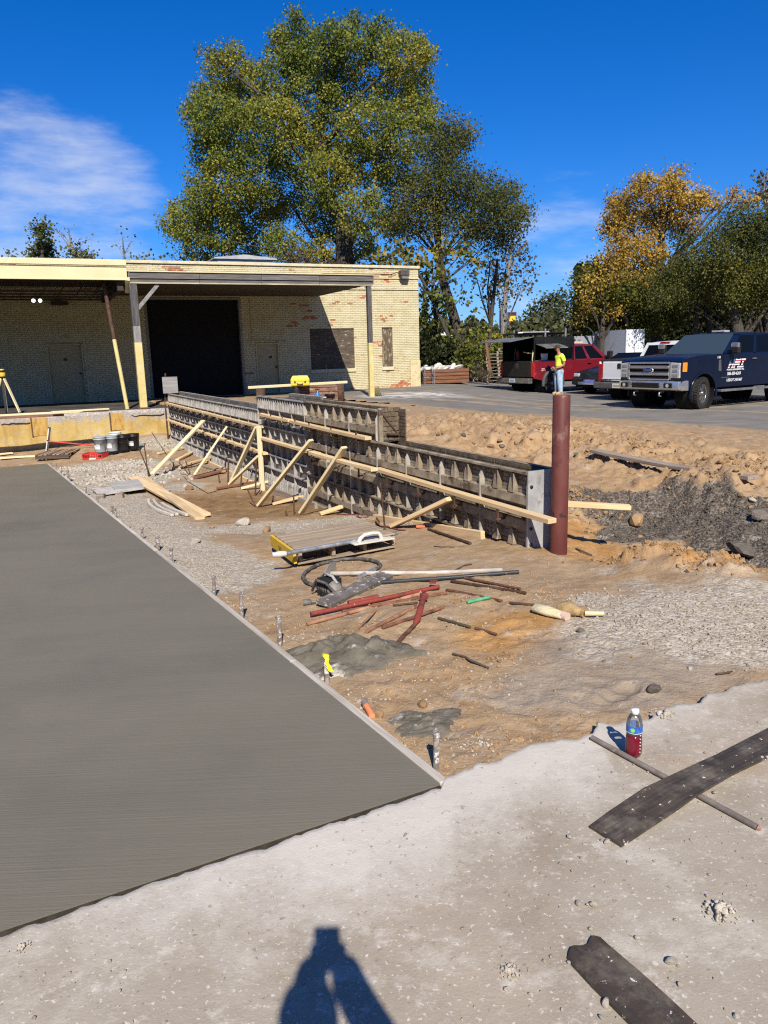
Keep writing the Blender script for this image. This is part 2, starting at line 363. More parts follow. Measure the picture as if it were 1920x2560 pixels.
for x, y in EDGE[2:]: outer.append((x, y - 0.05, float(asph_z(x, y)) + 0.045)); outer.append((x + 0.4, y + 0.6, float(asph_z(x, y)) - 0.05))
outer += [(6, 4.6, 0.0), (9, 5.5, .05), (3.4, 4.4, -.03)]
def rbf(P):
    Q = []
    for p in P:
        if all((p[0] - q[0]) ** 2 + (p[1] - q[1]) ** 2 > 0.05 for q in Q): Q.append(p)
    P = np.array(Q); A = P[:, :2]; d = np.sqrt(((A[:, None] - A[None]) ** 2).sum(-1) + 0.04)
    w = np.linalg.solve(d - 0.06 * np.eye(len(A)), P[:, 2] - P[:, 2].mean()); return A, w, P[:, 2].mean()
RI, RO = rbf(inner), rbf(outer)
def rbf_eval(Rb, x, y):
    A, w, m = Rb; out = np.full(x.shape, m)
    for (ax, ay), k in zip(A, w): out += k * np.sqrt((x - ax) ** 2 + (y - ay) ** 2 + 0.04)
    return out
def seg_d(x, y, pts):
    """distance to a polyline"""
    d = np.full(np.shape(x), 1e9)
    for (ax, ay), (bx, by) in zip(pts[:-1], pts[1:]):
        vx, vy = bx - ax, by - ay; t = np.clip(((x - ax) * vx + (y - ay) * vy) / (vx * vx + vy * vy + 1e-9), 0, 1)
        d = np.minimum(d, np.hypot(x - ax - t * vx, y - ay - t * vy))
    return d
def area(x, y, lst, soft=0.25, seed=0, wob=0.35):
    """soft mask of discs (world x, y, rx) with ragged borders"""
    m = np.zeros(np.shape(x)); w = fbm(x * 1.6, y * 1.6, seed, 4) * wob
    for cx, cy, r in lst: m = np.maximum(m, 1 - sstep(r * (1 - soft), r * (1 + soft), np.hypot(x - cx, y - cy) * (1 + w)))
    return m
def W(lst): return [(*gnd(px, py, z)[:2], r) for px, py, z, r in lst]
A_GRAVEL = W([(1850, 1520, 0, .55), (1700, 1530, -.02, .6), (1560, 1560, -.04, .42), (1900, 1600, -.02, .5), (1750, 1600, -.03, .35), (1480, 1500, -.05, .2)])
A_GRAVEL += [(SLAB_C + SW * s + SN * 0.35)[:].tolist() + [0.34 + 0.03 * s] for s in np.arange(4.2, 16.5, 0.5)]
A_GRAVEL += W([(640, 1335, -.62, .5), (760, 1320, -.56, .5), (880, 1300, -.5, .4), (560, 1350, -.6, .35), (1010, 1320, -.38, .2), (470, 1215, -.7, .5)])
A_RUBBLE = W([(290, 1200, -.68, 1.1), (360, 1190, -.68, .9), (400, 1110, -.6, 1.0), (330, 1160, -.68, .9), (200, 1175, -.74, .8)])
A_DARK = W([(1640, 1280, -.15, .55), (1760, 1290, -.12, .6), (1880, 1320, -.1, .6), (1850, 1270, -.02, .4), (1560, 1310, -.18, .3), (1940, 1380, -.1, .45), (1820, 1350, -.05, .35), (1480, 1250, -.1, .25)])
A_WET = W([(560, 1260, -.68, 1.25), (470, 1270, -.66, .8), (640, 1270, -.66, .9), (760, 1270, -.6, .55), (400, 1290, -.62, .5)])
A_CLAY = W([(1600, 1390, -.1, .4), (1700, 1380, -.05, .4), (1450, 1370, -.14, .4), (1800, 1420, -.05, .35), (1420, 1290, -.08, .5), (1500, 1340, -.15, .4), (1250, 1600, -.08, .3), (1300, 1570, -.07, .35)])
A_GREY = W([(1500, 1640, -.05, .45), (1620, 1660, -.04, .4), (1400, 1720, -.05, .35), (1560, 1720, -.04, .3), (1300, 1740, -.05, .2)])
A_BANK = W([(1200, 1070, .3, 3.5), (1450, 1100, .25, 2.6), (1700, 1130, .2, 2.4), (1850, 1160, .2, 1.8), (1000, 1060, .3, 2.0)])
A_LUMP = W([(1300, 1080, .3, 1.6), (1150, 1060, .3, 1.8), (1450, 1100, .25, 1.3), (1600, 1120, .2, 1.2), (1800, 1150, .28, 1.1), (1900, 1160, .1, .9), (1450, 1240, -.05, .5), (1600, 1375, -.02, .3), (1700, 1370, 0, .3), (1800, 1410, 0, .3)])
_fr = random.Random(19); FOOT = []
while len(FOOT) < 70:
    q_ = gnd(_fr.uniform(560, 1560), _fr.uniform(1400, 1860), -.1); sl_ = (q_[0] - SLAB_C[0]) * SN[0] + (q_[1] - SLAB_C[1]) * SN[1]
    if sl_ > 0.25 and q_[1] > 2.75 + 0.42 * (q_[0] - 0.2): FOOT.append((q_[0], q_[1], _fr.uniform(0, 3.14), _fr.uniform(.004, .010)))
def terrain(x, y):
    x = np.asarray(x, float); y = np.asarray(y, float)
    a = (x - W0[0]) * WN[0] + (y - W0[1]) * WN[1]; s = (x - W0[0]) * WD[0] + (y - W0[1]) * WD[1]
    zi, zo = rbf_eval(RI, x, y), rbf_eval(RO, x, y)
    soft = 0.06 + 0.45 * sstep(0.1, -1.0, s)
    t = sstep(-soft, soft, a - WTH / 2 + 0.15 * sstep(0.0, -2.5, s) * -1.0)
    z = zi * (1 - t) + zo * t
    lump = area(x, y, A_LUMP, 0.5, 3); dark = area(x, y, A_DARK, 0.4, 4); rub = area(x, y, A_RUBBLE, 0.4, 5)
    z = z + 0.018 * fbm(x * 1.7, y * 1.7, 21, 3) + 0.016 * fbm(x * 9, y * 9, 22, 4, 0.6) * (0.7 + t)
    n1 = fbm(x * 2.6, y * 2.6, 31, 4); n2 = fbm(x * 8, y * 8, 41, 3)
    z = z + lump * (0.20 * np.abs(n1) + 0.12 * np.maximum(n2, -0.1) + 0.07 * np.abs(fbm(x * 15, y * 15, 45, 3)) ** 0.8 - 0.05 * np.maximum(0.12 - np.abs(fbm(x * 5.5, y * 5.5, 47, 3)), 0) * 4 - 0.045) + dark * (0.05 * n2 + 0.03 * n1) + rub * (0.07 * np.abs(n2) + 0.05 * n1)
    for fx_, fy_, fa_, fd_ in FOOT:
        dx_, dy_ = x - fx_, y - fy_; ca, sa = math.cos(fa_), math.sin(fa_); e_ = ((dx_ * ca + dy_ * sa) / .14) ** 2 + ((-dx_ * sa + dy_ * ca) / .055) ** 2
        z = z - fd_ * np.exp(-e_ ** 2) + fd_ * .55 * np.exp(-(np.sqrt(e_) - 1.45) ** 2 * 8)
    sl = (x - SLAB_C[0]) * SN[0] + (y - SLAB_C[1]) * SN[1]; ss = (x - SLAB_C[0]) * SW[0] + (y - SLAB_C[1]) * SW[1]
    under = sstep(0.10, -0.02, sl) * sstep(-0.1, 0.02, ss) * sstep(SLAB_L + 0.3, SLAB_L, ss)
    z = np.where(under > 0, z * (1 - under) + np.minimum(z, slab_z(x, y) - 0.09) * under, z)
    z = np.minimum(z, np.where(past_edge(x, y) > 0, np.maximum(asph_z(x, y) + 0.06 - 0.3 * past_edge(x, y), asph_z(x, y) - 0.08), 9))
    return z
# sheet of earth: finer towards the camera's side
ys = [0.2]
while ys[-1] < 27: ys.append(ys[-1] + max(0.016, 0.0050 * ys[-1]))
ys = np.array(ys); NX = 600
tt = np.linspace(-1, 1, NX)
YY = np.repeat(ys[:, None], NX, 1); XX = tt[None] * (0.62 * YY + 1.8) + 0.6
ZZ = terrain(XX, YY); NY = len(ys)
def tzv(x, y):
    x = np.asarray(x, float); y = np.clip(np.asarray(y, float), ys[0], ys[-1] - 1e-6)
    j = np.clip(np.searchsorted(ys, y) - 1, 0, NY - 2); fy = (y - ys[j]) / (ys[j + 1] - ys[j])
    u = np.clip(((x - 0.6) / (0.62 * y + 1.8) + 1) * 0.5 * (NX - 1), 0, NX - 1.001); i = u.astype(int); fx = u - i
    return (ZZ[j, i] * (1 - fx) + ZZ[j, i + 1] * fx) * (1 - fy) + (ZZ[j + 1, i] * (1 - fx) + ZZ[j + 1, i + 1] * fx) * fy
def tz(x, y): return float(tzv(np.array([x]), np.array([y]))[0])
def tg(px, py, dz=0.0):
    """where the photo pixel's ray meets the ground"""
    d = ray(px, py); t = np.concatenate([np.arange(1.0, 8, 0.004), np.arange(8, 30, 0.012)])
    P = np.array([0, 0, CAM_Z]) + d[None] * t[:, None]; i = int(np.argmax(P[:, 2] < tzv(P[:, 0], P[:, 1]))); p = P[i]
    return Vector((p[0], p[1], tz(p[0], p[1]) + dz))
co = np.stack([XX, YY, ZZ], -1).reshape(-1, 3)
idx = np.arange(NY * NX).reshape(NY, NX)
fa = np.stack([idx[:-1, :-1], idx[:-1, 1:], idx[1:, 1:], idx[1:, :-1]], -1).reshape(-1, 4)
me = bpy.data.meshes.new('earth'); me.vertices.add(len(co)); me.vertices.foreach_set('co', co.ravel())
me.loops.add(fa.size); me.loops.foreach_set('vertex_index', fa.ravel().astype(np.int32))
me.polygons.add(len(fa)); me.polygons.foreach_set('loop_start', np.arange(0, fa.size, 4, dtype=np.int32))
me.polygons.foreach_set('use_smooth', np.ones(len(fa), bool)); me.update(calc_edges=True); me.validate()
def mask_attr(me, name, r, g, b):
    at_ = me.color_attributes.new(name, 'FLOAT_COLOR', 'POINT')
    d = np.stack([r, g, b, np.ones_like(r)], -1).astype(np.float32); at_.data.foreach_set('color', d.ravel())
x, y = co[:, 0], co[:, 1]
gl = np.clip(area(x, y, A_GRAVEL, 0.5, 51, 0.9), 0, 1)
mask_attr(me, 'zone_a', np.maximum(gl, area(x, y, A_RUBBLE, 0.4, 52)), area(x, y, A_DARK, 0.5, 53, 0.8), area(x, y, A_WET, 0.35, 54))
mask_attr(me, 'zone_b', np.maximum(area(x, y, A_CLAY, 0.4, 55), 0.18 * area(x, y, A_BANK, 0.5, 58)), area(x, y, A_GREY, 0.5, 56), area(x, y, A_RUBBLE, 0.5, 57))

m, nt, out = new_mat('site_earth')
pos = nd(nt, 'ShaderNodeNewGeometry').outputs['Position']
za = nd(nt, 'ShaderNodeSeparateColor', {0: nd(nt, 'ShaderNodeVertexColor', layer_name='zone_a').outputs[0]})
zb = nd(nt, 'ShaderNodeSeparateColor', {0: nd(nt, 'ShaderNodeVertexColor', layer_name='zone_b').outputs[0]})
def noise(nt, v, sc, det=6.0, ro=0.6): return nd(nt, 'ShaderNodeTexNoise', {'Vector': v, 'Scale': sc, 'Detail': det, 'Roughness': ro}).outputs['Fac']
n_big, n_mid, n_fin = noise(nt, pos, 0.9), noise(nt, pos, 4.5), noise(nt, pos, 45.0)
sand = ramp(nt, n_mid, [(0.24, 0.155, 0.085), (0.335, 0.23, 0.13), (0.40, 0.295, 0.18)], 0.3, 0.7)
sand = mixrgb(nt, nd(nt, 'ShaderNodeMapRange', {0: n_big, 1: 0.45, 2: 0.62, 3: 0.0, 4: 0.85}).outputs[0], sand, (0.30, 0.22, 0.14))
clay = ramp(nt, n_mid, [(0.27, 0.14, 0.045), (0.37, 0.205, 0.075), (0.44, 0.27, 0.115)])
c = mixrgb(nt, zb.outputs[0], sand, clay)
c = mixrgb(nt, nd(nt, 'ShaderNodeMath', {0: zb.outputs[1], 1: 0.8}, operation='MULTIPLY').outputs[0], c, ramp(nt, n_mid, [(0.24, 0.20, 0.155), (0.33, 0.28, 0.22)]))
wet = ramp(nt, n_mid, [(0.13, 0.075, 0.03), (0.21, 0.125, 0.055), (0.27, 0.175, 0.085)])
c = mixrgb(nt, nd(nt, 'ShaderNodeMath', {0: za.outputs[2], 1: 0.9}, operation='MULTIPLY').outputs[0], c, wet)
vor = nd(nt, 'ShaderNodeTexVoronoi', {'Vector': pos, 'Scale': 46.0, 'Randomness': 1.0})
vorc = nd(nt, 'ShaderNodeSeparateColor', {0: vor.outputs['Color']})
grv = ramp(nt, vorc.outputs[0], [(0.29, 0.245, 0.18), (0.39, 0.345, 0.275), (0.48, 0.44, 0.37)], 0.1, 0.9)
gfac = nd(nt, 'ShaderNodeMapRange', {0: nd(nt, 'ShaderNodeMath', {0: za.outputs[0], 1: nd(nt, 'ShaderNodeMath', {0: n_mid, 1: 0.5}, operation='SUBTRACT').outputs[0], }, operation='ADD').outputs[0], 1: 0.2, 2: 0.8, 3: 0.0, 4: 0.9}).outputs[0]
c = mixrgb(nt, gfac, c, grv)
drk = ramp(nt, vorc.outputs[1], [(0.065, 0.052, 0.04), (0.11, 0.092, 0.072), (0.19, 0.165, 0.135)], 0.2, 0.95)
dfac = nd(nt, 'ShaderNodeMapRange', {0: nd(nt, 'ShaderNodeMath', {0: za.outputs[1], 1: nd(nt, 'ShaderNodeMath', {0: n_mid, 1: 0.5}, operation='SUBTRACT').outputs[0]}, operation='ADD').outputs[0], 1: 0.3, 2: 0.6, 3: 0.0, 4: 1.0}).outputs[0]
c = mixrgb(nt, dfac, c, drk)
# pale cement dust and crumbs, small dark stains
c = mixrgb(nt, nd(nt, 'ShaderNodeMapRange', {0: noise(nt, pos, 3.1, 9.0, 0.7), 1: 0.57, 2: 0.68, 3: 0.0, 4: 0.6}).outputs[0], c, (0.47, 0.43, 0.37))
c = mixrgb(nt, nd(nt, 'ShaderNodeMapRange', {0: noise(nt, pos, 60.0, 2.0), 1: 0.66, 2: 0.72, 3: 0.0, 4: 0.7}).outputs[0], c, (0.50, 0.46, 0.40))
c = mixrgb(nt, nd(nt, 'ShaderNodeMapRange', {0: noise(nt, pos, 24.0, 4.0), 1: 0.62, 2: 0.70, 3: 0.0, 4: 0.45}).outputs[0], c, (0.13, 0.085, 0.05))
bs = nd(nt, 'ShaderNodeBsdfPrincipled', {'Base Color': c, 'Roughness': 0.95, 'Specular IOR Level': 0.15})
hsum = nd(nt, 'ShaderNodeMath', {0: n_fin, 1: nd(nt, 'ShaderNodeMath', {0: vor.outputs['Distance'], 1: nd(nt, 'ShaderNodeMath', {0: nd(nt, 'ShaderNodeMath', {0: gfac, 1: dfac}, operation='MAXIMUM').outputs[0], 1: -1.0}, operation='MULTIPLY').outputs[0]}, operation='MULTIPLY').outputs[0]}, operation='ADD')
hsum = nd(nt, 'ShaderNodeMath', {0: hsum.outputs[0], 1: nd(nt, 'ShaderNodeMath', {0: noise(nt, pos, 14.0, 5.0), 1: 1.6}, operation='MULTIPLY').outputs[0]}, operation='ADD')
bp = nd(nt, 'ShaderNodeBump', {'Height': hsum.outputs[0], 'Strength': 0.8, 'Distance': 0.011})
nt.links.new(bp.outputs[0], bs.inputs['Normal']); nt.links.new(bs.outputs[0], out.inputs[0])
me.materials.append(m)
earth = link_mesh('earth_ground', me); tag(earth, 'bare orange sandy earth of the building site', 'ground', kind='structure')

# far ground out to the horizon
m_far = mat('far_ground', [(0.06, 0.065, 0.03), (0.10, 0.10, 0.05), (0.15, 0.13, 0.08)], scale=0.15, rough=0.95, space='World')
o = B().add([(-900, -300, -1.2), (900, -300, -1.2), (900, 1500, -1.2), (-900, 1500, -1.2)], [(0, 1, 2, 3)]).obj('ground', m_far)
tag(o, 'flat ground reaching away to the horizon', 'ground', kind='structure')

# asphalt yard
m, nt, out = new_mat('worn_asphalt'); pos = nd(nt, 'ShaderNodeNewGeometry').outputs['Position']
c = ramp(nt, noise(nt, pos, 1.1, 6.0), [(0.135, 0.126, 0.11), (0.17, 0.16, 0.14), (0.205, 0.193, 0.17)])
sp = nd(nt, 'ShaderNodeMapping', {'Vector': pos, 'Rotation': (0, 0, R(-20)), 'Scale': (0.35, 3.0, 1)}).outputs[0]
c = mixrgb(nt, nd(nt, 'ShaderNodeMapRange', {0: noise(nt, sp, 1.2, 7.0, 0.65), 1: 0.54, 2: 0.72, 3: 0.0, 4: 0.6}).outputs[0], c, (0.30, 0.28, 0.25))
c = mixrgb(nt, nd(nt, 'ShaderNodeMapRange', {0: noise(nt, pos, 90.0, 2.0), 1: 0.5, 2: 0.75, 3: 0.0, 4: 0.5}).outputs[0], c, (0.24, 0.23, 0.21))
# curved tyre tracks of sand, spilled cement near the corner
def ringmask(cx, cy, r, w, amt):
    d = nd(nt, 'ShaderNodeVectorMath', {0: pos, 1: (cx, cy, 0)}, operation='SUBTRACT')
    d2 = nd(nt, 'ShaderNodeVectorMath', {0: d.outputs[0], 1: (1, 1, 0)}, operation='MULTIPLY')
    ln = nd(nt, 'ShaderNodeVectorMath', {0: d2.outputs[0]}, operation='LENGTH')
    ab = nd(nt, 'ShaderNodeMath', {0: nd(nt, 'ShaderNodeMath', {0: ln.outputs['Value'], 1: r}, operation='SUBTRACT').outputs[0]}, operation='ABSOLUTE')
    f = nd(nt, 'ShaderNodeMapRange', {0: ab.outputs[0], 1: w * 0.4, 2: w, 3: amt, 4: 0.0})
    return nd(nt, 'ShaderNodeMath', {0: f.outputs[0], 1: nd(nt, 'ShaderNodeMapRange', {0: noise(nt, pos, 2.2, 5.0), 1: 0.4, 2: 0.62, 3: 0.0, 4: 1.0}).outputs[0]}, operation='MULTIPLY').outputs[0]
for (cx, cy, r, w) in ((7.5, 31, 8.2, 0.28), (7.5, 31, 9.9, 0.28), (9.0, 33.5, 9.2, 0.25), (9.5, 33.5, 11.0, 0.25), (2.0, 12.5, 10.2, 0.22)):
    c = mixrgb(nt, ringmask(cx, cy, r, w, 0.85), c, (0.36, 0.27, 0.17))
wp = on_asph(1010, 990)
c = mixrgb(nt, ringmask(wp[0] + 0.3, wp[1] + 0.6, 0.0, 2.2, 1.0), c, (0.62, 0.60, 0.56))
dirt = nd(nt, 'ShaderNodeVertexColor', layer_name='dirt').outputs[0]
dsum = nd(nt, 'ShaderNodeMath', {0: dirt, 1: nd(nt, 'ShaderNodeMath', {0: noise(nt, pos, 1.6, 6.0), 1: 0.5}, operation='SUBTRACT').outputs[0]}, operation='ADD')
c = mixrgb(nt, nd(nt, 'ShaderNodeMapRange', {0: dsum.outputs[0], 1: 0.35, 2: 0.7, 3: 0.0, 4: 0.9}).outputs[0], c, (0.34, 0.24, 0.14))
bs = nd(nt, 'ShaderNodeBsdfPrincipled', {'Base Color': c, 'Roughness': 0.9, 'Specular IOR Level': 0.2})
bp = nd(nt, 'ShaderNodeBump', {'Height': noise(nt, pos, 70.0, 3.0), 'Strength': 0.35, 'Distance': 0.01}); nt.links.new(bp.outputs[0], bs.inputs['Normal'])
nt.links.new(bs.outputs[0], out.inputs[0])
gx = np.concatenate([np.arange(-9, 20, 0.33), np.arange(20, 61, 2.0)]); gy = np.concatenate([np.arange(4, 36, 0.33), np.arange(36, 90, 3.0)])
GX, GY = np.meshgrid(gx, gy); GZ = asph_z(GX, GY)
keep = past_edge(GX, GY) > 0.0
iv = -np.ones(GX.shape, int); b = []; fs = []
k = (keep[:-1, :-1] & keep[1:, :-1] & keep[:-1, 1:] & keep[1:, 1:])
use = np.zeros(GX.shape, bool)
for dy in (0, 1):
    for dx in (0, 1): use[dy:GX.shape[0] - 1 + dy, dx:GX.shape[1] - 1 + dx] |= k
iv[use] = np.arange(use.sum())
vv = np.stack([GX[use], GY[use], GZ[use]], -1)
jj, ii = np.nonzero(k)
fs = np.stack([iv[jj, ii], iv[jj, ii + 1], iv[jj + 1, ii + 1], iv[jj + 1, ii]], -1)
me = bpy.data.meshes.new('asphalt'); me.from_pydata(vv.tolist(), [], fs.tolist())
dd = np.clip(1 - past_edge(vv[:, 0], vv[:, 1]) / 2.2, 0, 1)
atd = me.color_attributes.new('dirt', 'FLOAT_COLOR', 'POINT'); atd.data.foreach_set('color', np.stack([dd, dd, dd, np.ones_like(dd)], -1).astype(np.float32).ravel())
me.polygons.foreach_set('use_smooth', np.ones(len(fs), bool)); me.materials.append(m)
tag(link_mesh('asphalt_yard', me), 'worn grey asphalt yard with sandy tyre tracks', 'yard', kind='structure')

# ------------------------------------------------------------------ fresh slab, edge forms, old slab
m, nt, out = new_mat('fresh_broomed_concrete'); pos = nd(nt, 'ShaderNodeNewGeometry').outputs['Position']
mpb = nd(nt, 'ShaderNodeMapping', {'Vector': pos, 'Rotation': (0, 0, R(-9)), 'Scale': (0.5, 34, 1)}).outputs[0]
mpw = nd(nt, 'ShaderNodeMapping', {'Vector': pos, 'Rotation': (0, 0, R(-9)), 'Scale': (0.18, 1.5, 1)}).outputs[0]
st = noise(nt, mpb, 3.0, 4.0, 0.7); wd = noise(nt, mpw, 1.4, 4.0)
c = ramp(nt, noise(nt, pos, 0.7, 5.0), [(0.150, 0.137, 0.102), (0.163, 0.149, 0.111), (0.176, 0.161, 0.120)], 0.3, 0.7)
c = mixrgb(nt, nd(nt, 'ShaderNodeMapRange', {0: wd, 1: 0.35, 2: 0.65, 3: 0.0, 4: 0.3}).outputs[0], c, (0.122, 0.114, 0.086))
c = mixrgb(nt, nd(nt, 'ShaderNodeMapRange', {0: st, 1: 0.45, 2: 0.75, 3: 0.0, 4: 0.35}).outputs[0], c, (0.205, 0.187, 0.145))
c = mixrgb(nt, nd(nt, 'ShaderNodeMapRange', {0: noise(nt, pos, 0.9, 3.0), 1: 0.52, 2: 0.66, 3: 0.0, 4: 0.16}).outputs[0], c, (0.105, 0.097, 0.072))
bs = nd(nt, 'ShaderNodeBsdfPrincipled', {'Base Color': c, 'Roughness': nd(nt, 'ShaderNodeMapRange', {0: noise(nt, pos, 0.9, 3.0), 1: 0.4, 2: 0.66, 3: 0.72, 4: 0.5}).outputs[0], 'Specular IOR Level': 0.4})
hh = nd(nt, 'ShaderNodeMath', {0: st, 1: nd(nt, 'ShaderNodeMath', {0: noise(nt, pos, 160.0, 3.0), 1: 0.5}, operation='MULTIPLY').outputs[0]}, operation='ADD')
bp = nd(nt, 'ShaderNodeBump', {'Height': hh.outputs[0], 'Strength': 0.5, 'Distance': 0.005}); nt.links.new(bp.outputs[0], bs.inputs['Normal'])
nt.links.new(bs.outputs[0], out.inputs[0])
b = B(); ns = 40
def sp3(s, l, dz=0.0):
    q = SLAB_C + SW * s - SN * l; return (q[0], q[1], float(slab_z(*q)) + dz)
for i in range(ns):
    for (l0, l1) in ((0, 3), (3, 9)):
        s0, s1 = SLAB_L * i / ns, SLAB_L * (i + 1) / ns
        b.add([sp3(s0, l0), sp3(s0, l1), sp3(s1, l1), sp3(s1, l0)], [(0, 1, 2, 3)])
        if i == 0: b.add([sp3(0, l0), sp3(0, l1), sp3(0, l1, -.16), sp3(0, l0, -.16)], [(0, 1, 2, 3)])
    b.add([sp3(s0, 0), sp3(s1, 0), sp3(s1, 0, -.16), sp3(s0, 0, -.16)], [(0, 1, 2, 3)])
fs_ = b.obj('fresh_concrete_slab', m)
w_ = B(); w_.box2((-9, -0.30, -0.20), (0.0, -0.007, -0.05)); w_.box2((-9, -0.006, -0.16), (0.0, -0.002, -0.011)); wo_ = w_.obj('shaded_wet_edge', mat('wet_slurry_and_joint_shade', [(0.035, 0.03, 0.023), (0.06, 0.052, 0.04)], scale=20, rough=0.5, bump=0.5), fs_, loc=(SLAB_C[0], SLAB_C[1], 0), rot=(0, 0, R(27.9)))  # near-black colour stands for wet slurry plus shade in the joint
tag(fs_, 'freshly poured dark grey broom finished concrete slab', 'slab', kind='structure')

m, nt, out = new_mat('old_dusty_concrete'); pos = nd(nt, 'ShaderNodeNewGeometry').outputs['Position']
n1 = noise(nt, pos, 1.6, 8.0, 0.65)
c = ramp(nt, n1, [(0.27, 0.225, 0.168), (0.325, 0.285, 0.225), (0.37, 0.335, 0.275)], 0.34, 0.66)
c = mixrgb(nt, nd(nt, 'ShaderNodeMapRange', {0: noise(nt, pos, 0.8, 6.0), 1: 0.5, 2: 0.7, 3: 0.0, 4: 0.6}).outputs[0], c, (0.37, 0.285, 0.205))
edge_d = nd(nt, 'ShaderNodeVertexColor', layer_name='dust').outputs[0]
dsum = nd(nt, 'ShaderNodeMath', {0: edge_d, 1: nd(nt, 'ShaderNodeMath', {0: nd(nt, 'ShaderNodeMath', {0: noise(nt, pos, 3.0, 14.0, 0.78), 1: 0.5}, operation='SUBTRACT').outputs[0], 1: 1.6}, operation='MULTIPLY').outputs[0]}, operation='ADD')
c = mixrgb(nt, nd(nt, 'ShaderNodeMapRange', {0: dsum.outputs[0], 1: 0.30, 2: 0.80, 3: 0.0, 4: 0.85}).outputs[0], c, (0.54, 0.51, 0.455))
mp2 = nd(nt, 'ShaderNodeMapping', {'Vector': pos, 'Rotation': (0, 0, R(-25)), 'Scale': (1.2, 1.7, 1)}).outputs[0]
c = mixrgb(nt, nd(nt, 'ShaderNodeMapRange', {0: noise(nt, mp2, 2.2, 14.0, 0.8), 1: 0.515, 2: 0.60, 3: 0.0, 4: 0.7}).outputs[0], c, (0.46, 0.43, 0.37))
c = mixrgb(nt, nd(nt, 'ShaderNodeMapRange', {0: noise(nt, pos, 8.0, 12.0, 0.8), 1: 0.55, 2: 0.63, 3: 0.0, 4: 0.65}).outputs[0], c, (0.52, 0.49, 0.43))
c = mixrgb(nt, nd(nt, 'ShaderNodeMapRange', {0: noise(nt, pos, 55.0, 3.0), 1: 0.62, 2: 0.66, 3: 0.0, 4: 0.85}).outputs[0], c, (0.56, 0.53, 0.47))
c = mixrgb(nt, nd(nt, 'ShaderNodeMapRange', {0: noise(nt, pos, 33.0, 4.0), 1: 0.63, 2: 0.70, 3: 0.0, 4: 0.6}).outputs[0], c, (0.17, 0.135, 0.10))
c = mixrgb(nt, nd(nt, 'ShaderNodeMapRange', {0: noise(nt, pos, 1.1, 5.0), 1: 0.62, 2: 0.74, 3: 0.0, 4: 0.4}).outputs[0], c, (0.36, 0.20, 0.11))
bs = nd(nt, 'ShaderNodeBsdfPrincipled', {'Base Color': c, 'Roughness': 0.92, 'Specular IOR Level': 0.2})
hh = nd(nt, 'ShaderNodeMath', {0: noise(nt, pos, 12.0, 8.0, 0.7), 1: nd(nt, 'ShaderNodeMath', {0: noise(nt, pos, 110.0, 4.0), 1: 0.35}, operation='MULTIPLY').outputs[0]}, operation='ADD')
bp = nd(nt, 'ShaderNodeBump', {'Height': hh.outputs[0], 'Strength': 0.6, 'Distance': 0.006}); nt.links.new(bp.outputs[0], bs.inputs['Normal'])
nt.links.new(bs.outputs[0], out.inputs[0])
# ragged far border: along the fresh slab, then across the sand to the right
far = [np.array((SLAB_C - SN * 9)[:2])] + [SLAB_C - SN * l for l in np.linspace(9, 0, 60)][1:]
far += [gnd(px, py)[:2] for px, py in ((1135, 1942), (1180, 1915), (1240, 1893), (1330, 1855), (1400, 1838), (1440, 1842), (1480, 1828), (1492, 1800), (1530, 1806), (1600, 1795), (1660, 1770), (1740, 1752), (1800, 1722), (1920, 1694), (2100, 1650))] + [np.array([9.0, 7.0])]
pl = []
for (a, c2) in zip(far[:-1], far[1:]):
    n = max(1, int(np.hypot(*(c2 - a)) / 0.02)) if np.hypot(*(c2 - a)) < 2 else 1
    for t in np.arange(n) / n: pl.append(a + (c2 - a) * t)
pl.append(far[-1]); pl = np.array(pl)
jit = fbm(pl[:, 0] * 9, pl[:, 1] * 9, 71, 4) * 0.05; jit2 = np.maximum(0, fbm(pl[:, 0] * 3, pl[:, 1] * 3, 75, 2)) * 0.05
pl[:, 1] += np.where(pl[:, 0] > SLAB_C[0] + 0.01, jit, -0.012 - np.abs(jit) * 0.8 - jit2 * 0.5 - 0.03 * np.abs(fbm(pl[:, 0] * 38, pl[:, 1] * 38, 77, 3))) + np.where(pl[:, 0] > SLAB_C[0] + 0.01, 0.02 * fbm(pl[:, 0] * 34, pl[:, 1] * 34, 78, 3), 0)
rows = [pl]
steps = [0.015, 0.04, 0.08, 0.14, 0.22, 0.35, 0.55, 0.9, 1.5, 2.6, 4.5, 8]
for s in steps: rows.append(pl + np.array([0, -s]))
n = len(pl); vs = []; du = []
for k, rw in enumerate(rows):
    s = 0 if k == 0 else steps[k - 1]
    zz = 0.004 * fbm(rw[:, 0] * 2, rw[:, 1] * 2, 81, 3) + (0.006 * np.abs(fbm(rw[:, 0] * 7, rw[:, 1] * 7, 83, 3)) if s < 0.3 else 0) - (0.012 if k == 0 else 0)
    for q, z in zip(rw, np.broadcast_to(zz, n)):
        vs.append((q[0], q[1], float(z)))
        fade = 1 - min(1, s / (0.9 if q[0] < 0.9 else 0.5)); wx = float(sstep(2.4, 0.2, q[0]) * sstep(-1.4, 0.0, q[0]) * 0.75 + 0.3)
        du.append(fade * wx)
for q in pl: vs.append((q[0], q[1] + 0.01, -0.14)); du.append(0.4)
fs = [(k * n + i, k * n + i + 1, (k + 1) * n + i + 1, (k + 1) * n + i) for k in range(len(rows) - 1) for i in range(n - 1)]
k = len(rows) * n; fs += [(i, i + 1, k + i + 1, k + i) for i in range(n - 1)]
me = bpy.data.meshes.new('old_slab'); me.from_pydata(vs, [], fs)
du = np.array(du, np.float32); atd = me.color_attributes.new('dust', 'FLOAT_COLOR', 'POINT'); atd.data.foreach_set('color', np.stack([du, du, du, np.ones_like(du)], -1).ravel())
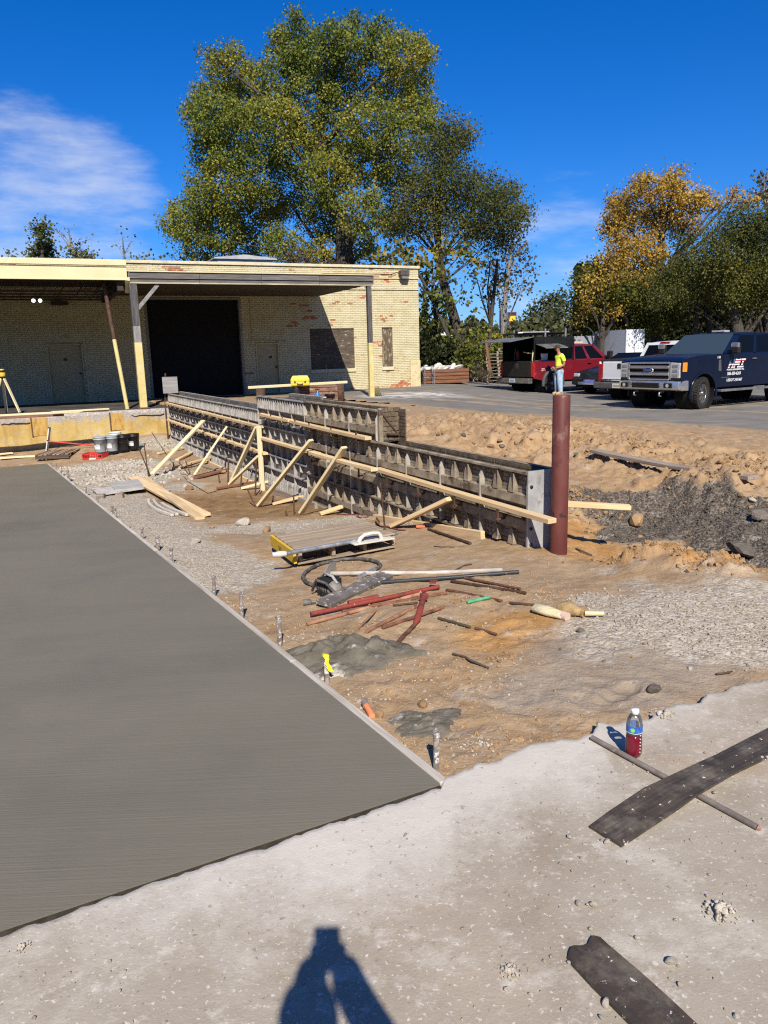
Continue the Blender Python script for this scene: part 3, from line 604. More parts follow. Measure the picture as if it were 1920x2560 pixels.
me.polygons.foreach_set('use_smooth', np.ones(len(fs), bool)); me.materials.append(m)
bm = bmesh.new(); bm.from_mesh(me); bmesh.ops.recalc_face_normals(bm, faces=bm.faces); bm.to_mesh(me); bm.free()
tag(link_mesh('old_concrete_slab', me), 'old pale dusty concrete slab with a broken edge', 'slab', kind='structure')
# ================================================================== brick building, canopies and dock
BA = R(24); BO = Vector((1.589, 31.40, 0.0)); UB = Vector((math.cos(BA), math.sin(BA), 0)); VB = Vector((-math.sin(BA), math.cos(BA), 0))
FLOOR_Z, DOCK_Z = 0.27, -0.78
def bw(u, v, z): return BO + UB * u + VB * v + Vector((0, 0, z))      # building frame -> world
PAINT = mat('cream_painted_brick', [(0.50, 0.44, 0.26), (0.57, 0.515, 0.325), (0.61, 0.56, 0.375)], scale=3.0, rough=0.8, space='World', bump=0.25, bscale=25)
PAINT2 = mat('cream_painted_brick_worn', [(0.44, 0.37, 0.20), (0.56, 0.48, 0.28), (0.60, 0.53, 0.32)], scale=6.0, rough=0.85, space='World', bump=0.3, bscale=25, spots=[((0.40, 0.16, 0.08), 9, 0.6, 0.04)])
BRICK_R = mat('bare_red_brick', [(0.30, 0.09, 0.045), (0.42, 0.15, 0.075), (0.48, 0.24, 0.14)], scale=6.0, rough=0.9, space='World', bump=0.3, bscale=30, spots=[((0.62, 0.54, 0.34), 8, 0.56, 0.03)])
JOINT = mat('mortar_joint', [(0.34, 0.29, 0.18), (0.42, 0.37, 0.24)], scale=6, rough=0.95, space='World')
CREAM_M = mat('cream_metal', [(0.60, 0.54, 0.31), (0.66, 0.60, 0.37)], scale=1.5, rough=0.5, spec=0.4, spots=[((0.46, 0.40, 0.24), 3, 0.62, 0.1)])
PLY = mat('stained_plywood', [(0.05, 0.038, 0.028), (0.09, 0.07, 0.052), (0.15, 0.12, 0.09)], scale=2.5, detail=8, rough=0.85, stretch=(1.5, 6, 6), spots=[((0.42, 0.36, 0.22), 3, 0.62, 0.03), ((0.03, 0.02, 0.015), 4, 0.6, 0.1)], bump=0.2)
PLY2 = mat('peeling_plywood', [(0.06, 0.045, 0.03), (0.12, 0.09, 0.06), (0.20, 0.16, 0.11)], scale=3, detail=8, rough=0.85, stretch=(6, 6, 1.5), spots=[((0.38, 0.32, 0.2), 3, 0.55, 0.05)], bump=0.2)
bld = thing('brick_building', 'long single storey cream painted brick building with flat parapet', 'building', BO, BA)
# openings in the facade (u0, u1, z0, z1)
OPEN = [(-10.47, -7.15, 0.27, 3.69), (-13.70, -12.58, 0.27, 2.20), (-6.68, -5.80, 0.27, 2.09), (-4.58, -2.80, 1.07, 2.57), (-1.63, -1.17, 1.08, 2.58)]
U_L, TOP = -27.0, 4.80
b = B()
us = sorted({U_L, 0.0, *[o_[0] for o_ in OPEN], *[o_[1] for o_ in OPEN]})
for a, c in zip(us[:-1], us[1:]):
    mid = (a + c) / 2; zs = [(0.0, TOP)]
    for o_ in OPEN:
        if o_[0] <= mid <= o_[1]: zs = [(0.0, o_[2]), (o_[3], TOP)]
    for z0, z1 in zs:
        if z1 - z0 > 0.02: b.box2((a, 0.012, z0), (c, 0.32, z1))
b.box2((-0.32, 0.32, -0.3), (-0.012, 14, TOP)); b.box2((U_L, 13.7, -0.3), (-0.32, 14, TOP)); b.box2((U_L, 0.32, -0.3), (U_L + 0.3, 13.7, TOP))
b.obj('wall', JOINT, bld)
b = B(); b.box2((U_L, 0.32, 4.35), (-0.32, 13.7, 4.5)); b.obj('roof', mat('roof_felt', [(0.05, 0.05, 0.05), (0.09, 0.09, 0.085)], rough=0.95), bld)
# bricks: running bond; the 300 largest in view are parts of their own, the others one part
BL, BH, JW = 0.205, 0.0665, 0.011
rb = random.Random(3); single = []; mass = B()
def red_p(u, z):
    n = float(0.62 * fbm(np.array([u * 1.3]), np.array([z * 2.0]), 91, 3)[0]) + 0.62 * float(vnoise(np.array([u * 4.1]), np.array([z * 11.0]), 93)[0])
    k = -0.16 if u < -5.0 and z < 3.8 else 0.0
    if z < 0.62 and u > -3.4: k = 0.40 * (1 - (z - 0.27) / 0.4) + 0.02
    if 2.6 < z < 4.75 and -5.3 < u < -1.0: k = max(k, 0.13)
    if z > 4.1: k = max(k, 0.05)
    return n + k
row = 0; z = 0.0
while z < TOP - 0.02:
    u = U_L - (BL / 2 if row % 2 else 0)
    while u < -0.005:
        u0, u1 = max(u, U_L), min(u + BL - JW, 0.0); z1 = z + BH - JW; ok = u1 - u0 > 0.03
        for o_ in OPEN:
            if ok and u1 > o_[0] and u0 < o_[1] and z1 > o_[2] and z < o_[3]:
                if u0 < o_[0]: u1 = o_[0]
                elif u1 > o_[1]: u0 = o_[1]
                else: ok = False
                if u1 - u0 < 0.03: ok = False
        if z1 < FLOOR_Z - 0.05: ok = False
        if ok:
            r_ = red_p((u0 + u1) / 2, z); mi = 2 if r_ > 0.40 else (1 if r_ > 0.24 else 0)
            pr = -rb.random() * 0.005 - (0.0 if mi < 2 else -0.004)
            full = abs(u1 - u0 - (BL - JW)) < 1e-3
            if full and -1.15 < u0 < -0.2 and 0.3 < z < 4.75 and len(single) < 300: single.append((u0, z, pr, mi))
            else: mass.box2((u0, pr, z), (u1, 0.02, z1), mi)
        u += BL
    z += BH; row += 1
mo = mass.obj('brickwork', [PAINT, PAINT2, BRICK_R], bld); mo['kind'] = 'stuff'
bm_ = [B().box2((0, 0, 0), (BL - JW, 0.024, BH - JW)).mesh('brick', [mt]) for mt in (PAINT, PAINT2, BRICK_R)]
for u0, z, pr, mi in single: link_mesh('brick', bm_[mi], bld, loc=(u0, pr, z))
b = B(); b.box2((U_L, -0.06, 4.80), (0.05, 0.36, 4.90)); b.box2((-0.3, 0.36, 4.80), (0.05, 14, 4.90)); b.obj('coping', mat('coping', [(0.50, 0.44, 0.28), (0.60, 0.54, 0.36), (0.40, 0.36, 0.26)], scale=3, rough=0.9, bump=0.3), bld, bevel=0.01)
for zz in (4.41, 4.00): B().box2((-4.2, -0.045, zz), (0.03, 0.0, zz + 0.035)).obj('trim_course', PAINT, bld)
# right-hand pilaster at the foot of the corner
B().box2((-0.42, -0.03, 0.0), (0.02, 0.0, 1.3)).obj('corner_render', PAINT2, bld)
# roller door
dr = B()
zz = 0.27
while zz < 3.68: dr.box2((-10.40, 0.16, zz), (-7.22, 0.19, zz + 0.052)); dr.box2((-10.40, 0.175, zz + 0.052), (-7.22, 0.195, zz + 0.08)); zz += 0.08
door = dr.obj('roller_door', mat('dark_roller_door', [(0.010, 0.0105, 0.012), (0.018, 0.0185, 0.02)], scale=4, rough=0.75, spec=0.15), bld)
jam = mat('door_jamb', [(0.20, 0.20, 0.19), (0.30, 0.29, 0.27)], scale=5, rough=0.7)
for u0, u1 in ((-10.47, -10.40), (-7.22, -7.15)): B().box2((u0, -0.02, 0.27), (u1, 0.24, 3.69)).obj('door_jamb', jam, door)
B().box2((-10.40, -0.01, 3.62), (-7.22, 0.24, 3.69)).obj('door_head', jam, door)
DOORP = mat('cream_steel_door', [(0.42, 0.36, 0.20), (0.48, 0.42, 0.25)], scale=3, rough=0.6, spots=[((0.30, 0.2, 0.1), 9, 0.65, 0.05)])
for (u0, u1, z0, z1), knob in ((OPEN[1], -12.72), (OPEN[2], -5.92)):
    d = B().box2((u0 + 0.05, 0.08, z0), (u1 - 0.05, 0.12, z1 - 0.05)).obj('door', DOORP, bld)
    B().box2((u0, -0.015, z0), (u0 + 0.05, 0.2, z1)).box2((u1 - 0.05, -0.015, z0), (u1, 0.2, z1)).box2((u0 + 0.05, -0.015, z1 - 0.05), (u1 - 0.05, 0.2, z1)).obj('door_frame', PAINT2, d)
    B().lathe([(0.001, 0.0), (0.035, 0.0), (0.03, -0.05), (0.001, -0.06)], 12, (knob, 0.08, z0 + 0.95), 'y').obj('handle', STEEL_D, d)
    B().box2((u0 + 0.5, 0.076, z1 - 0.55), (u0 + 0.62, 0.08, z1 - 0.47)).obj('small_plate', STEEL_D, d)
for (u0, u1, z0, z1), mt in ((OPEN[3], PLY), (OPEN[4], PLY2)):
    w = B().box2((u0, 0.05, z0), (u1, 0.075, z1)).obj('boarded_window', mt, bld)
    B().box2((u0 - 0.03, -0.05, z0 - 0.13), (u1 + 0.03, 0.05, z0)).obj('sill', PAINT, w, bevel=0.008)
# wall pack lamp, conduit, roof monitor
lp = B().box2((-0.86, -0.26, 4.52), (-0.50, 0.0, 4.72)).prism([(-0.26, 4.52), (-0.2, 4.40), (0.0, 4.36), (0.0, 4.52)], -0.84, -0.52, plane='yz').obj('wall_lamp', mat('lamp_bronze', [(0.06, 0.05, 0.045), (0.10, 0.09, 0.08)], rough=0.6), bld, bevel=0.01)
B().box2((-0.82, -0.245, 4.405), (-0.54, -0.236, 4.50)).obj('lens', mat('lamp_lens', [(0.16, 0.16, 0.15), (0.22, 0.21, 0.2)], rough=0.3), lp)
B().tube([(-0.86, -0.03, 4.66), (-1.0, -0.03, 4.66), (-1.15, -0.03, 4.60), (-4.0, -0.03, 4.58)], 0.012, 6).obj('conduit', PAINT2, bld)
B().tube([(-6.8, -0.03, 3.6), (-6.8, -0.03, 2.2), (-5.5, -0.03, 2.15)], 0.012, 6).obj('conduit', PAINT2, bld)
rv = B(); rv.box2((-6.9, 4.2, 4.5), (-4.6, 7.2, 5.50)); rv.prism([(-7.05, 5.50), (-4.45, 5.50), (-4.45, 5.55), (-5.75, 5.68), (-7.05, 5.55)], 4.1, 7.3)
rv.obj('roof_monitor', mat('grey_sheet_metal', [(0.36, 0.37, 0.37), (0.46, 0.47, 0.47), (0.3, 0.29, 0.27)], scale=2, rough=0.55, metal=0.3), bld)

# ------------------------------------------------------------------ right canopy (weathered timber fascia) on posts
CV = -5.235
can = thing('loading_canopy', 'flat timber canopy with weathered grey fascia over the roller door', 'canopy', BO, BA)
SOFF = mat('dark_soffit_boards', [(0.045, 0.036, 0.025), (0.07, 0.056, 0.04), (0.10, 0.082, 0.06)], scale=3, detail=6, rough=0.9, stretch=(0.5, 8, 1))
nb = 34
for i in range(nb):
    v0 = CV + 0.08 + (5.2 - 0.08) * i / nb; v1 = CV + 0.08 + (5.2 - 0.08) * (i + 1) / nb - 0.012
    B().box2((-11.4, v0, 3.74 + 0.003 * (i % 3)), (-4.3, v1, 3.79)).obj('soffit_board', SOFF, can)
B().box2((-11.66, CV + 0.1, 3.86), (-4.25, -0.06, 4.012)).obj('roof_deck', mat('canopy_roofing', [(0.14, 0.13, 0.12), (0.2, 0.19, 0.17)], rough=0.9), can)
FASC = wood('fascia_grey', [(0.075, 0.07, 0.066), (0.125, 0.118, 0.112), (0.20, 0.19, 0.178)])
FASC_W = wood('fascia_peeling_paint', [(0.22, 0.20, 0.15), (0.42, 0.38, 0.26), (0.58, 0.53, 0.36)])
def tb(name, p0, p1, w, t, mt, par, roll=0): return board(name, p0, p1, w, t, mt, parent=par, roll=roll)
us_ = [-11.5, -9.6, -7.8, -6.0, -4.25]
for a, c in zip(us_[:-1], us_[1:]):
    tb('fascia_board', (a + .004, CV - 0.02, 3.90), (c - .004, CV - 0.02, 3.90), 0.04, 0.17, FASC, can)
    tb('lower_fascia_board', (a + .004, CV + 0.012, 3.755), (c - .004, CV + 0.012, 3.755), 0.035, 0.10, FASC, can)
    tb('paint_strip', (a + .004, CV - 0.004, 3.700), (c - .004, CV - 0.004, 3.700), 0.03, 0.035, FASC_W, can)
tb('drip_edge', (-11.5, CV - 0.03, 4.0), (-4.22, CV - 0.03, 4.0), 0.1, 0.025, CREAM_M, can)
tb('side_fascia', (-4.23, CV, 3.86), (-4.23, -0.05, 3.86), 0.035, 0.24, FASC, can)
YEL = mat('chipped_yellow_post_paint', [(0.50, 0.40, 0.15), (0.57, 0.48, 0.21), (0.60, 0.53, 0.28)], scale=4, rough=0.6, spots=[((0.22, 0.12, 0.06), 8, 0.63, 0.04), ((0.60, 0.55, 0.4), 5, 0.6, 0.1)])
BLK = mat('dark_weathered_post', [(0.045, 0.043, 0.045), (0.08, 0.077, 0.078), (0.13, 0.125, 0.12)], scale=3, rough=0.75, stretch=(6, 6, 1))
p = B().box2((-4.435, CV - 0.01, 1.95), (-4.295, CV + 0.13, 3.70)).obj('post', BLK, can, bevel=0.008)
B().box2((-4.44, CV - 0.015, 0.17), (-4.29, CV + 0.135, 1.95)).obj('painted_foot', YEL, p, bevel=0.008)
GRP = mat('grey_weathered_post', [(0.15, 0.145, 0.15), (0.22, 0.215, 0.215), (0.30, 0.29, 0.28)], scale=3, rough=0.8, stretch=(6, 6, 1))
p = B().box2((-11.52, CV + 0.0, 2.55), (-11.32, CV + 0.2, 3.70)).obj('post', BLK, can, bevel=0.008)
B().box2((-11.515, CV + 0.005, 2.1), (-11.325, CV + 0.195, 2.55)).obj('grey_middle', GRP, p, bevel=0.008)
B().box2((-11.52, CV - 0.01, 0.30), (-11.32, CV + 0.20, 2.1)).obj('painted_foot', YEL, p, bevel=0.008)
B().box2((-11.58, CV - 0.05, 0.27), (-11.26, CV + 0.25, 0.30)).obj('base_plate', RUST, p)
tb('knee_brace', (-11.35, CV + 0.08, 3.0), (-10.75, CV + 0.08, 3.66), 0.09, 0.10, GRP, can)
# ------------------------------------------------------------------ left canopy (cream steel fascia, bar joists)
cal = thing('dock_canopy', 'steel canopy with broad cream fascia over the loading dock', 'canopy', BO, BA)
B().box2((U_L, CV - 0.03, 3.78), (-11.56, CV + 0.03, 4.12)).obj('fascia_panel', CREAM_M, cal, bevel=0.006)
B().box2((U_L, CV - 0.09, 4.14), (-11.56, CV + 0.06, 4.27)).obj('fascia_cap', CREAM_M, cal, bevel=0.008)
B().box2((U_L, CV - 0.06, 3.765), (-11.56, CV + 0.05, 3.79)).obj('drip_edge', CREAM_M, cal)
B().prism([(CV - 0.05, 3.75), (CV + 0.3, 3.45), (CV + 0.36, 3.5), (CV - 0.05, 3.84)], -11.62, -11.50, plane='yz').obj('end_flashing', CREAM_M, cal)
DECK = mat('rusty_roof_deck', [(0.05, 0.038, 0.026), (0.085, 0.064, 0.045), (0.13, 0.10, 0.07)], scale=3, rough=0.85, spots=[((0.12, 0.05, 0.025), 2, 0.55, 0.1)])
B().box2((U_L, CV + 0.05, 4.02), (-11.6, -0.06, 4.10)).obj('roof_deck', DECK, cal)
JS = mat('joist_steel', [(0.035, 0.025, 0.02), (0.06, 0.045, 0.035)], rough=0.8)
for v in (-4.3, -3.2, -2.1, -1.0):
    b = B(); b.box2((U_L, v - 0.03, 3.93), (-11.7, v + 0.03, 3.97)); b.box2((U_L, v - 0.03, 3.52), (-11.7, v + 0.03, 3.56)); pts = []
    u = U_L
    while u < -11.9: pts += [(u, v, 3.93), (u + 0.25, v, 3.55)]; u += 0.5
    b.tube(pts, 0.012, 5, smooth=False); b.obj('bar_joist', JS, cal)
for u in (-16.5, -11.75): B().box2((u - 0.08, CV + 0.1, 3.5), (u + 0.08, -0.06, 3.78)).obj('girder', JS, cal)
B().box2((-13.4, -0.5, 3.42), (-12.9, -0.06, 3.52)).obj('bracket', JS, cal)
pp = B().tube([bw(-11.86, CV + 0.12, 0.27) - BO, bw(-12.02, CV + 0.3, 2.2) - BO], 0.055, 14).obj('pipe_post', YEL, None)
pp.parent = cal; pp.matrix_parent_inverse = Matrix.Rotation(-BA, 4, 'Z')
p2 = B().tube([bw(-12.02, CV + 0.3, 2.2) - BO, bw(-12.14, CV + 0.44, 3.7) - BO], 0.052, 14).obj('rusty_pipe_top', RUST_D, None); p2.parent = cal; p2.matrix_parent_inverse = Matrix.Rotation(-BA, 4, 'Z')
B().box2((U_L - 0.1, CV, 0.27), (U_L, 0, 4.0)).obj('light_blocking_end_wall', CREAM_M, cal)  # added unseen wall closing the lengthened canopy, cutting light from the left
# twin floodlight, lit
fl = thing('twin_floodlight', 'small lit twin floodlight under the left canopy', 'lamp', bw(-13.85, -2.6, 3.40), BA)
LIT = mat('lit_floodlight', [(1, 1, 1), (1, 1, 1)], rough=0.5, emit=((1, 0.97, 0.92), 1.6))
for x in (-0.09, 0.09):
    h = B().lathe([(0.03, 0.10), (0.06, 0.0), (0.068, -0.02)], 16, (x, 0, 0), 'y').obj('lamp_head', STEEL_D, fl)
    B().lathe([(0.001, -0.012), (0.055, -0.012)], 16, (x, 0, 0), 'y').obj('lens', LIT, h)
B().tube([(-0.09, 0.09, 0), (-0.09, 0.09, 0.14), (0.09, 0.09, 0.14), (0.09, 0.09, 0)], 0.012, 6).obj('bracket', STEEL_D, fl)

# ------------------------------------------------------------------ dock: concrete platform, chipped yellow face
m, nt, out = new_mat('chipped_yellow_concrete'); pos = coords(nt, 'Object')
v = nd(nt, 'ShaderNodeTexCoord').outputs['Object']; sz = nd(nt, 'ShaderNodeSeparateXYZ', {0: v})
base = ramp(nt, noise(nt, v, 1.4, 7.0), [(0.36, 0.24, 0.07), (0.47, 0.35, 0.13), (0.53, 0.43, 0.21)], 0.3, 0.7)
st = nd(nt, 'ShaderNodeMapping', {'Vector': v, 'Scale': (3.2, 1, 0.35)}).outputs[0]
base = mixrgb(nt, nd(nt, 'ShaderNodeMapRange', {0: noise(nt, st, 2.0, 6.0), 1: 0.5, 2: 0.68, 3: 0.0, 4: 0.7}).outputs[0], base, (0.36, 0.20, 0.06))
raw = ramp(nt, noise(nt, v, 22.0, 5.0), [(0.22, 0.19, 0.16), (0.34, 0.31, 0.28), (0.48, 0.45, 0.41)], 0.3, 0.7)
zt = nd(nt, 'ShaderNodeMath', {0: sz.outputs[2], 1: nd(nt, 'ShaderNodeMath', {0: noise(nt, v, 2.2, 7.0, 0.7), 1: 0.9}, operation='MULTIPLY').outputs[0]}, operation='ADD')
c = mixrgb(nt, nd(nt, 'ShaderNodeMapRange', {0: zt.outputs[0], 1: 0.44, 2: 0.52, 3: 0.0, 4: 1.0}).outputs[0], base, raw)
c = mixrgb(nt, nd(nt, 'ShaderNodeMapRange', {0: noise(nt, v, 6.0, 8.0, 0.7), 1: 0.56, 2: 0.63, 3: 0.0, 4: 0.8}).outputs[0], c, raw)
c = mixrgb(nt, nd(nt, 'ShaderNodeMapRange', {0: zt.outputs[0], 1: -0.28, 2: -0.06, 3: 0.7, 4: 0.0}).outputs[0], c, (0.27, 0.21, 0.12))
bs = nd(nt, 'ShaderNodeBsdfPrincipled', {'Base Color': c, 'Roughness': 0.9, 'Specular IOR Level': 0.2})
bp = nd(nt, 'ShaderNodeBump', {'Height': noise(nt, v, 18.0, 8.0, 0.7), 'Strength': 0.6, 'Distance': 0.02}); nt.links.new(bp.outputs[0], bs.inputs['Normal']); nt.links.new(bs.outputs[0], out.inputs[0])
YCON = m
dock = thing('loading_dock', 'raised concrete loading dock with chipped yellow face', 'loading dock', BO, BA)
DF = CV - 0.12
b = B(); n = 90; rings = []
for i in range(n + 1):
    u = U_L + (-10.42 - U_L) * i / n
    e = 0.03 * float(fbm(np.array([u * 3.0]), np.array([1.0]), 61, 4)[0]); chip = max(0, float(vnoise(np.array([u * 2.3]), np.array([5.0]), 63)[0])) * 0.12
    rings.append([(u, DF + e, -1.0), (u, DF + e, -0.3), (u, DF + e * 1.2, 0.0), (u, DF + e + chip * 0.3, 0.18 - chip * 0.4), (u, DF + 0.03 + chip, 0.255), (u, -0.02, 0.258), (u, -0.02, -1.0)])
b.loft(rings, smooth=False); b.obj('dock_wall', YCON, dock)
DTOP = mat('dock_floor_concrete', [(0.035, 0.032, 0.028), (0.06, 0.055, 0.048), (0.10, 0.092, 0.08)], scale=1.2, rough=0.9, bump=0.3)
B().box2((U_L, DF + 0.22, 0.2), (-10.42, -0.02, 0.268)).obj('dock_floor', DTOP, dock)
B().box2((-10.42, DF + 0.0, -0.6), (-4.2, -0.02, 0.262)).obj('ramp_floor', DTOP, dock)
RPL = mat('rust_streaked_plate', [(0.30, 0.15, 0.04), (0.44, 0.28, 0.08), (0.50, 0.36, 0.13)], scale=4, rough=0.9, stretch=(3, 3, 1), bump=0.3)
for u0, u1, z0, z1 in ((-14.35, -13.98, -0.30, 0.17), (-12.35, -12.02, -0.28, 0.20)):
    pl_ = B().box2((u0, DF - 0.022, z0), (u1, DF + 0.05, z1)).obj('bumper_plate', RPL, dock)
    B().box2((u0 - 0.035, DF - 0.03, z0 - 0.02), (u0, DF + 0.05, z1 + 0.02)).obj('edge_angle', RUST_D, pl_)
for u0, u1, zc in ((-15.1, -14.4, 0.06), (-11.8, -10.9, 0.09)):
    pts = [(u0 + (u1 - u0) * k / 8, DF - 0.02, zc + 0.03 * rb.uniform(-1, 1)) for k in range(9)]
    B().tube(pts, 0.012, 5).obj('crack', mat('dark_crack', [(0.05, 0.04, 0.03), (0.08, 0.06, 0.05)], rough=1), dock)  # cracks drawn as thin dark brown tubes on the face
# ================================================================== wall form: two rows of panels, boards, braces
WA = math.atan2(WD[1], WD[0])
def ww(s, y, z): return Vector((W0[0] + WD[0] * s - WN[0] * y, W0[1] + WD[1] * s - WN[1] * y, z))   # y: out of the near face, towards the slab
SEC = [(0.0, 3.12, 0.57, 'w'), (3.12, 5.66, 0.965, 'w'), (5.66, 8.05, 0.955, 'a'), (8.05, WLEN, 0.70, 'a')]
def hat(h, w=0.085, d=0.055, cham=0.06):
    """stiffener: tapered top, boxed"""
    b = B(); b.add([(-w / 2, 0, 0), (w / 2, 0, 0), (w / 2, 0, h), (-w / 2, 0, h), (-w / 2, d, 0), (w / 2, d, 0), (w / 2, d * 0.35, h), (-w / 2, d, h - cham * 0.3)],
                   [(0, 1, 2, 3), (4, 7, 6, 5), (0, 4, 5, 1), (3, 2, 6, 7), (0, 3, 7, 4), (1, 5, 6, 2)]); return b
def gusset(h, d=0.06, w=0.012): return B().prism([(0, 0), (d, 0.02), (d, h * 0.45), (0.004, h)], -w / 2, w / 2, plane='yz')
RIB_W = hat(0.19).mesh('rib', FORM_W); RIB_W2 = hat(0.16).mesh('rib', FORM_W)
def blade(h): return B().prism([(-0.022, 0), (0.022, 0), (0.022, h * 0.55), (-0.018, h)], 0.0, 0.05).prism([(0, 0), (0.06, 0), (0.06, h * 0.5), (0, h)], -0.03, -0.022, plane='yz')
RIB_A = blade(0.19).mesh('rib', ALU); GUS = gusset(0.30).mesh('gusset', ALU)
FLG = mat('pale_flange', [(0.26, 0.235, 0.195), (0.36, 0.335, 0.29), (0.44, 0.415, 0.37)], scale=8, rough=0.7)
def brick_relief(L, z0, z1, y, sgn=1):
    b = B(); z = z0; r = 0
    while z < z1 - 0.03:
        x = -(0.05 if r % 2 else 0)
        while x < L:
            a, c = max(x, 0.004), min(x + 0.094, L - 0.004)
            if c - a > 0.02: b.box2((a, y, z), (c, y + sgn * 0.007, min(z + 0.036, z1)))
            x += 0.10
        z += 0.042; r += 1
    return b
def clamp_b(): return B().box2((-0.012, 0.0, -0.06), (0.012, 0.16, -0.045)).box2((-0.012, 0.135, -0.07), (0.012, 0.15, 0.06)).box2((-0.03, 0.02, -0.045), (0.03, 0.06, -0.02))
CLAMP = clamp_b().mesh('clamp', RUST_D)
def panel_w(s0, s1, zt, zb, tier, label, grp, clamps=()):
    """cement stained panel: sheet, embossed brick back, rails, two bands, upright ribs"""
    L = s1 - s0; t = thing('concrete_form', label, 'concrete form', ww(s0, 0, 0), WA, grp)
    B().box2((0, -0.012, zb), (L, 0, zt)).obj('sheet', FORM_D, t)
    br = brick_relief(L, zb, zt, 0.0); o = br.obj('brick_relief', FORM_W, t); o['kind'] = 'stuff'
    B().box2((0, -0.005, zt - 0.02), (L, 0.062, zt)).obj('top_rail', FORM_W, t)
    for x in (0.005, L - 0.005): B().prism([(0, zb), (0.062, zb), (0.062, zt - 0.12), (0.012, zt - 0.022), (0, zt - 0.022)], x - 0.004, x + 0.004, plane='yz').obj('side_flange', FLG, t)
    full = zt - zb > 0.6
    bands = [(zt - 0.31, zt - 0.215)] + ([(zt - 0.55, zt - 0.45)] if full else [])
    for k, (a, c) in enumerate(bands): B().box2((0.012, 0.0, a), (L - 0.012, 0.058 - 0.001 * k, c)).obj('band', FORM_W, t, bevel=0.006, seg=1)
    for f in (0.33, 0.66):
        link_mesh('rib', RIB_W, t, loc=(L * f, 0.008, zt - 0.212))
        if full: link_mesh('rib', RIB_W2, t, loc=(L * f, 0.008, zt - 0.715))
    for x, z in clamps: link_mesh('clamp', CLAMP, t, loc=(x, 0.0, z))
    return t
def split(a, c, n): return [(a + (c - a) * i / n, a + (c - a) * (i + 1) / n) for i in range(n)]
g = 'cement stained panels of the near face'
ORD = ['first', 'second', 'third', 'fourth', 'fifth', 'sixth', 'seventh', 'eighth', 'ninth', 'tenth', 'eleventh', 'twelfth', 'thirteenth']
for i, (a, c) in enumerate(split(0.0, 3.12, 4)):
    panel_w(a, c - 0.006, 0.57, -0.15, 0, ORD[i] + ' cement stained panel of the low near run, counted from the red pipe', g, [((c - a) * 0.45, 0.14)])
    if i > 0: panel_w(a, c - 0.006, -0.155, -0.85, 1, 'half buried lower panel under the ' + ORD[i] + ' panel of the low near run', 'buried lower panels')
for i, (a, c) in enumerate(split(3.12, 5.66, 3)):
    panel_w(a, c - 0.006, 0.965, 0.575, 0, ORD[i] + ' top panel of the raised weathered run, counted from the bulkhead', 'raised panels of the near face', [((c - a) * 0.5, 0.60)])
    panel_w(a, c - 0.006, 0.565, -0.15, 1, ORD[i] + ' middle height panel under the raised weathered run, counted from the bulkhead', 'middle panels of the near face', [((c - a) * 0.45, 0.14)])
    panel_w(a, c - 0.006, -0.155, -0.85, 2, ORD[i] + ' dark bottom panel under the raised weathered run, counted from the bulkhead', 'dark lower panels of the near face')
def panel_a(s0, s1, zt, rows, label, grp):
    L = s1 - s0; zb = -0.80; t = thing('concrete_form', label, 'concrete form', ww(s0, 0, 0), WA, grp)
    B().box2((0, -0.012, zb), (L, 0, zt)).obj('sheet', ALU_D, t)
    B().box2((0, -0.005, zt - 0.018), (L, 0.062, zt)).obj('top_rail', ALU, t)
    for x in (0.004, L - 0.004): B().prism([(0, zb), (0.055, zb), (0.055, zt - 0.11), (0.010, zt - 0.02), (0, zt - 0.02)], x - 0.003, x + 0.003, plane='yz').obj('side_flange', ALU, t)
    n = max(3, int(round(L / 0.115)))
    for (z0, kind) in rows:
        if kind == 'rib':
            B().box2((0, 0.0, z0 - 0.012), (L, 0.056, z0)).obj('rail', ALU, t)
            for k in range(n): link_mesh('rib', RIB_A, t, loc=(L * (k + 0.5) / n, 0.004, z0))
        elif kind == 'rail': B().box2((0.006, 0.0, z0 - 0.01), (L - 0.006, 0.06, z0 + 0.01)).obj('rail', ALU, t)
        elif kind == 'gus':
            link_mesh('gusset', GUS, t, loc=(L * 0.5, 0.0, z0))
        elif kind == 'clamp': link_mesh('clamp', CLAMP, t, loc=(L * 0.3, 0.0, z0))
for i, (a, c) in enumerate(split(5.66, 8.05, 4)):
    panel_a(a, c - 0.004, 0.955, [(0.745, 'rib'), (0.43, 'rail'), (0.28, 'gus'), (0.20, 'rail'), (-0.06, 'rail'), (-0.20, 'gus'), (-0.30, 'rail'), (-0.62, 'rib'), (0.63, 'clamp')],
            ORD[i] + ' whitish aluminium panel of the raised run, counted from the weathered panels', 'raised aluminium panels')
for i, (a, c) in enumerate(split(8.05, WLEN, 13)):
    panel_a(a, c - 0.004, 0.70, [(0.49, 'rib'), (0.24, 'rail'), (0.10, 'gus'), (0.05, 'rail'), (-0.24, 'rail'), (-0.36, 'gus'), (-0.46, 'rail'), (-0.72, 'rib'), (0.38, 'clamp'), (-0.08, 'clamp')],
            ORD[i] + ' whitish aluminium panel of the far run, counted from the upright stud', 'far aluminium panels')
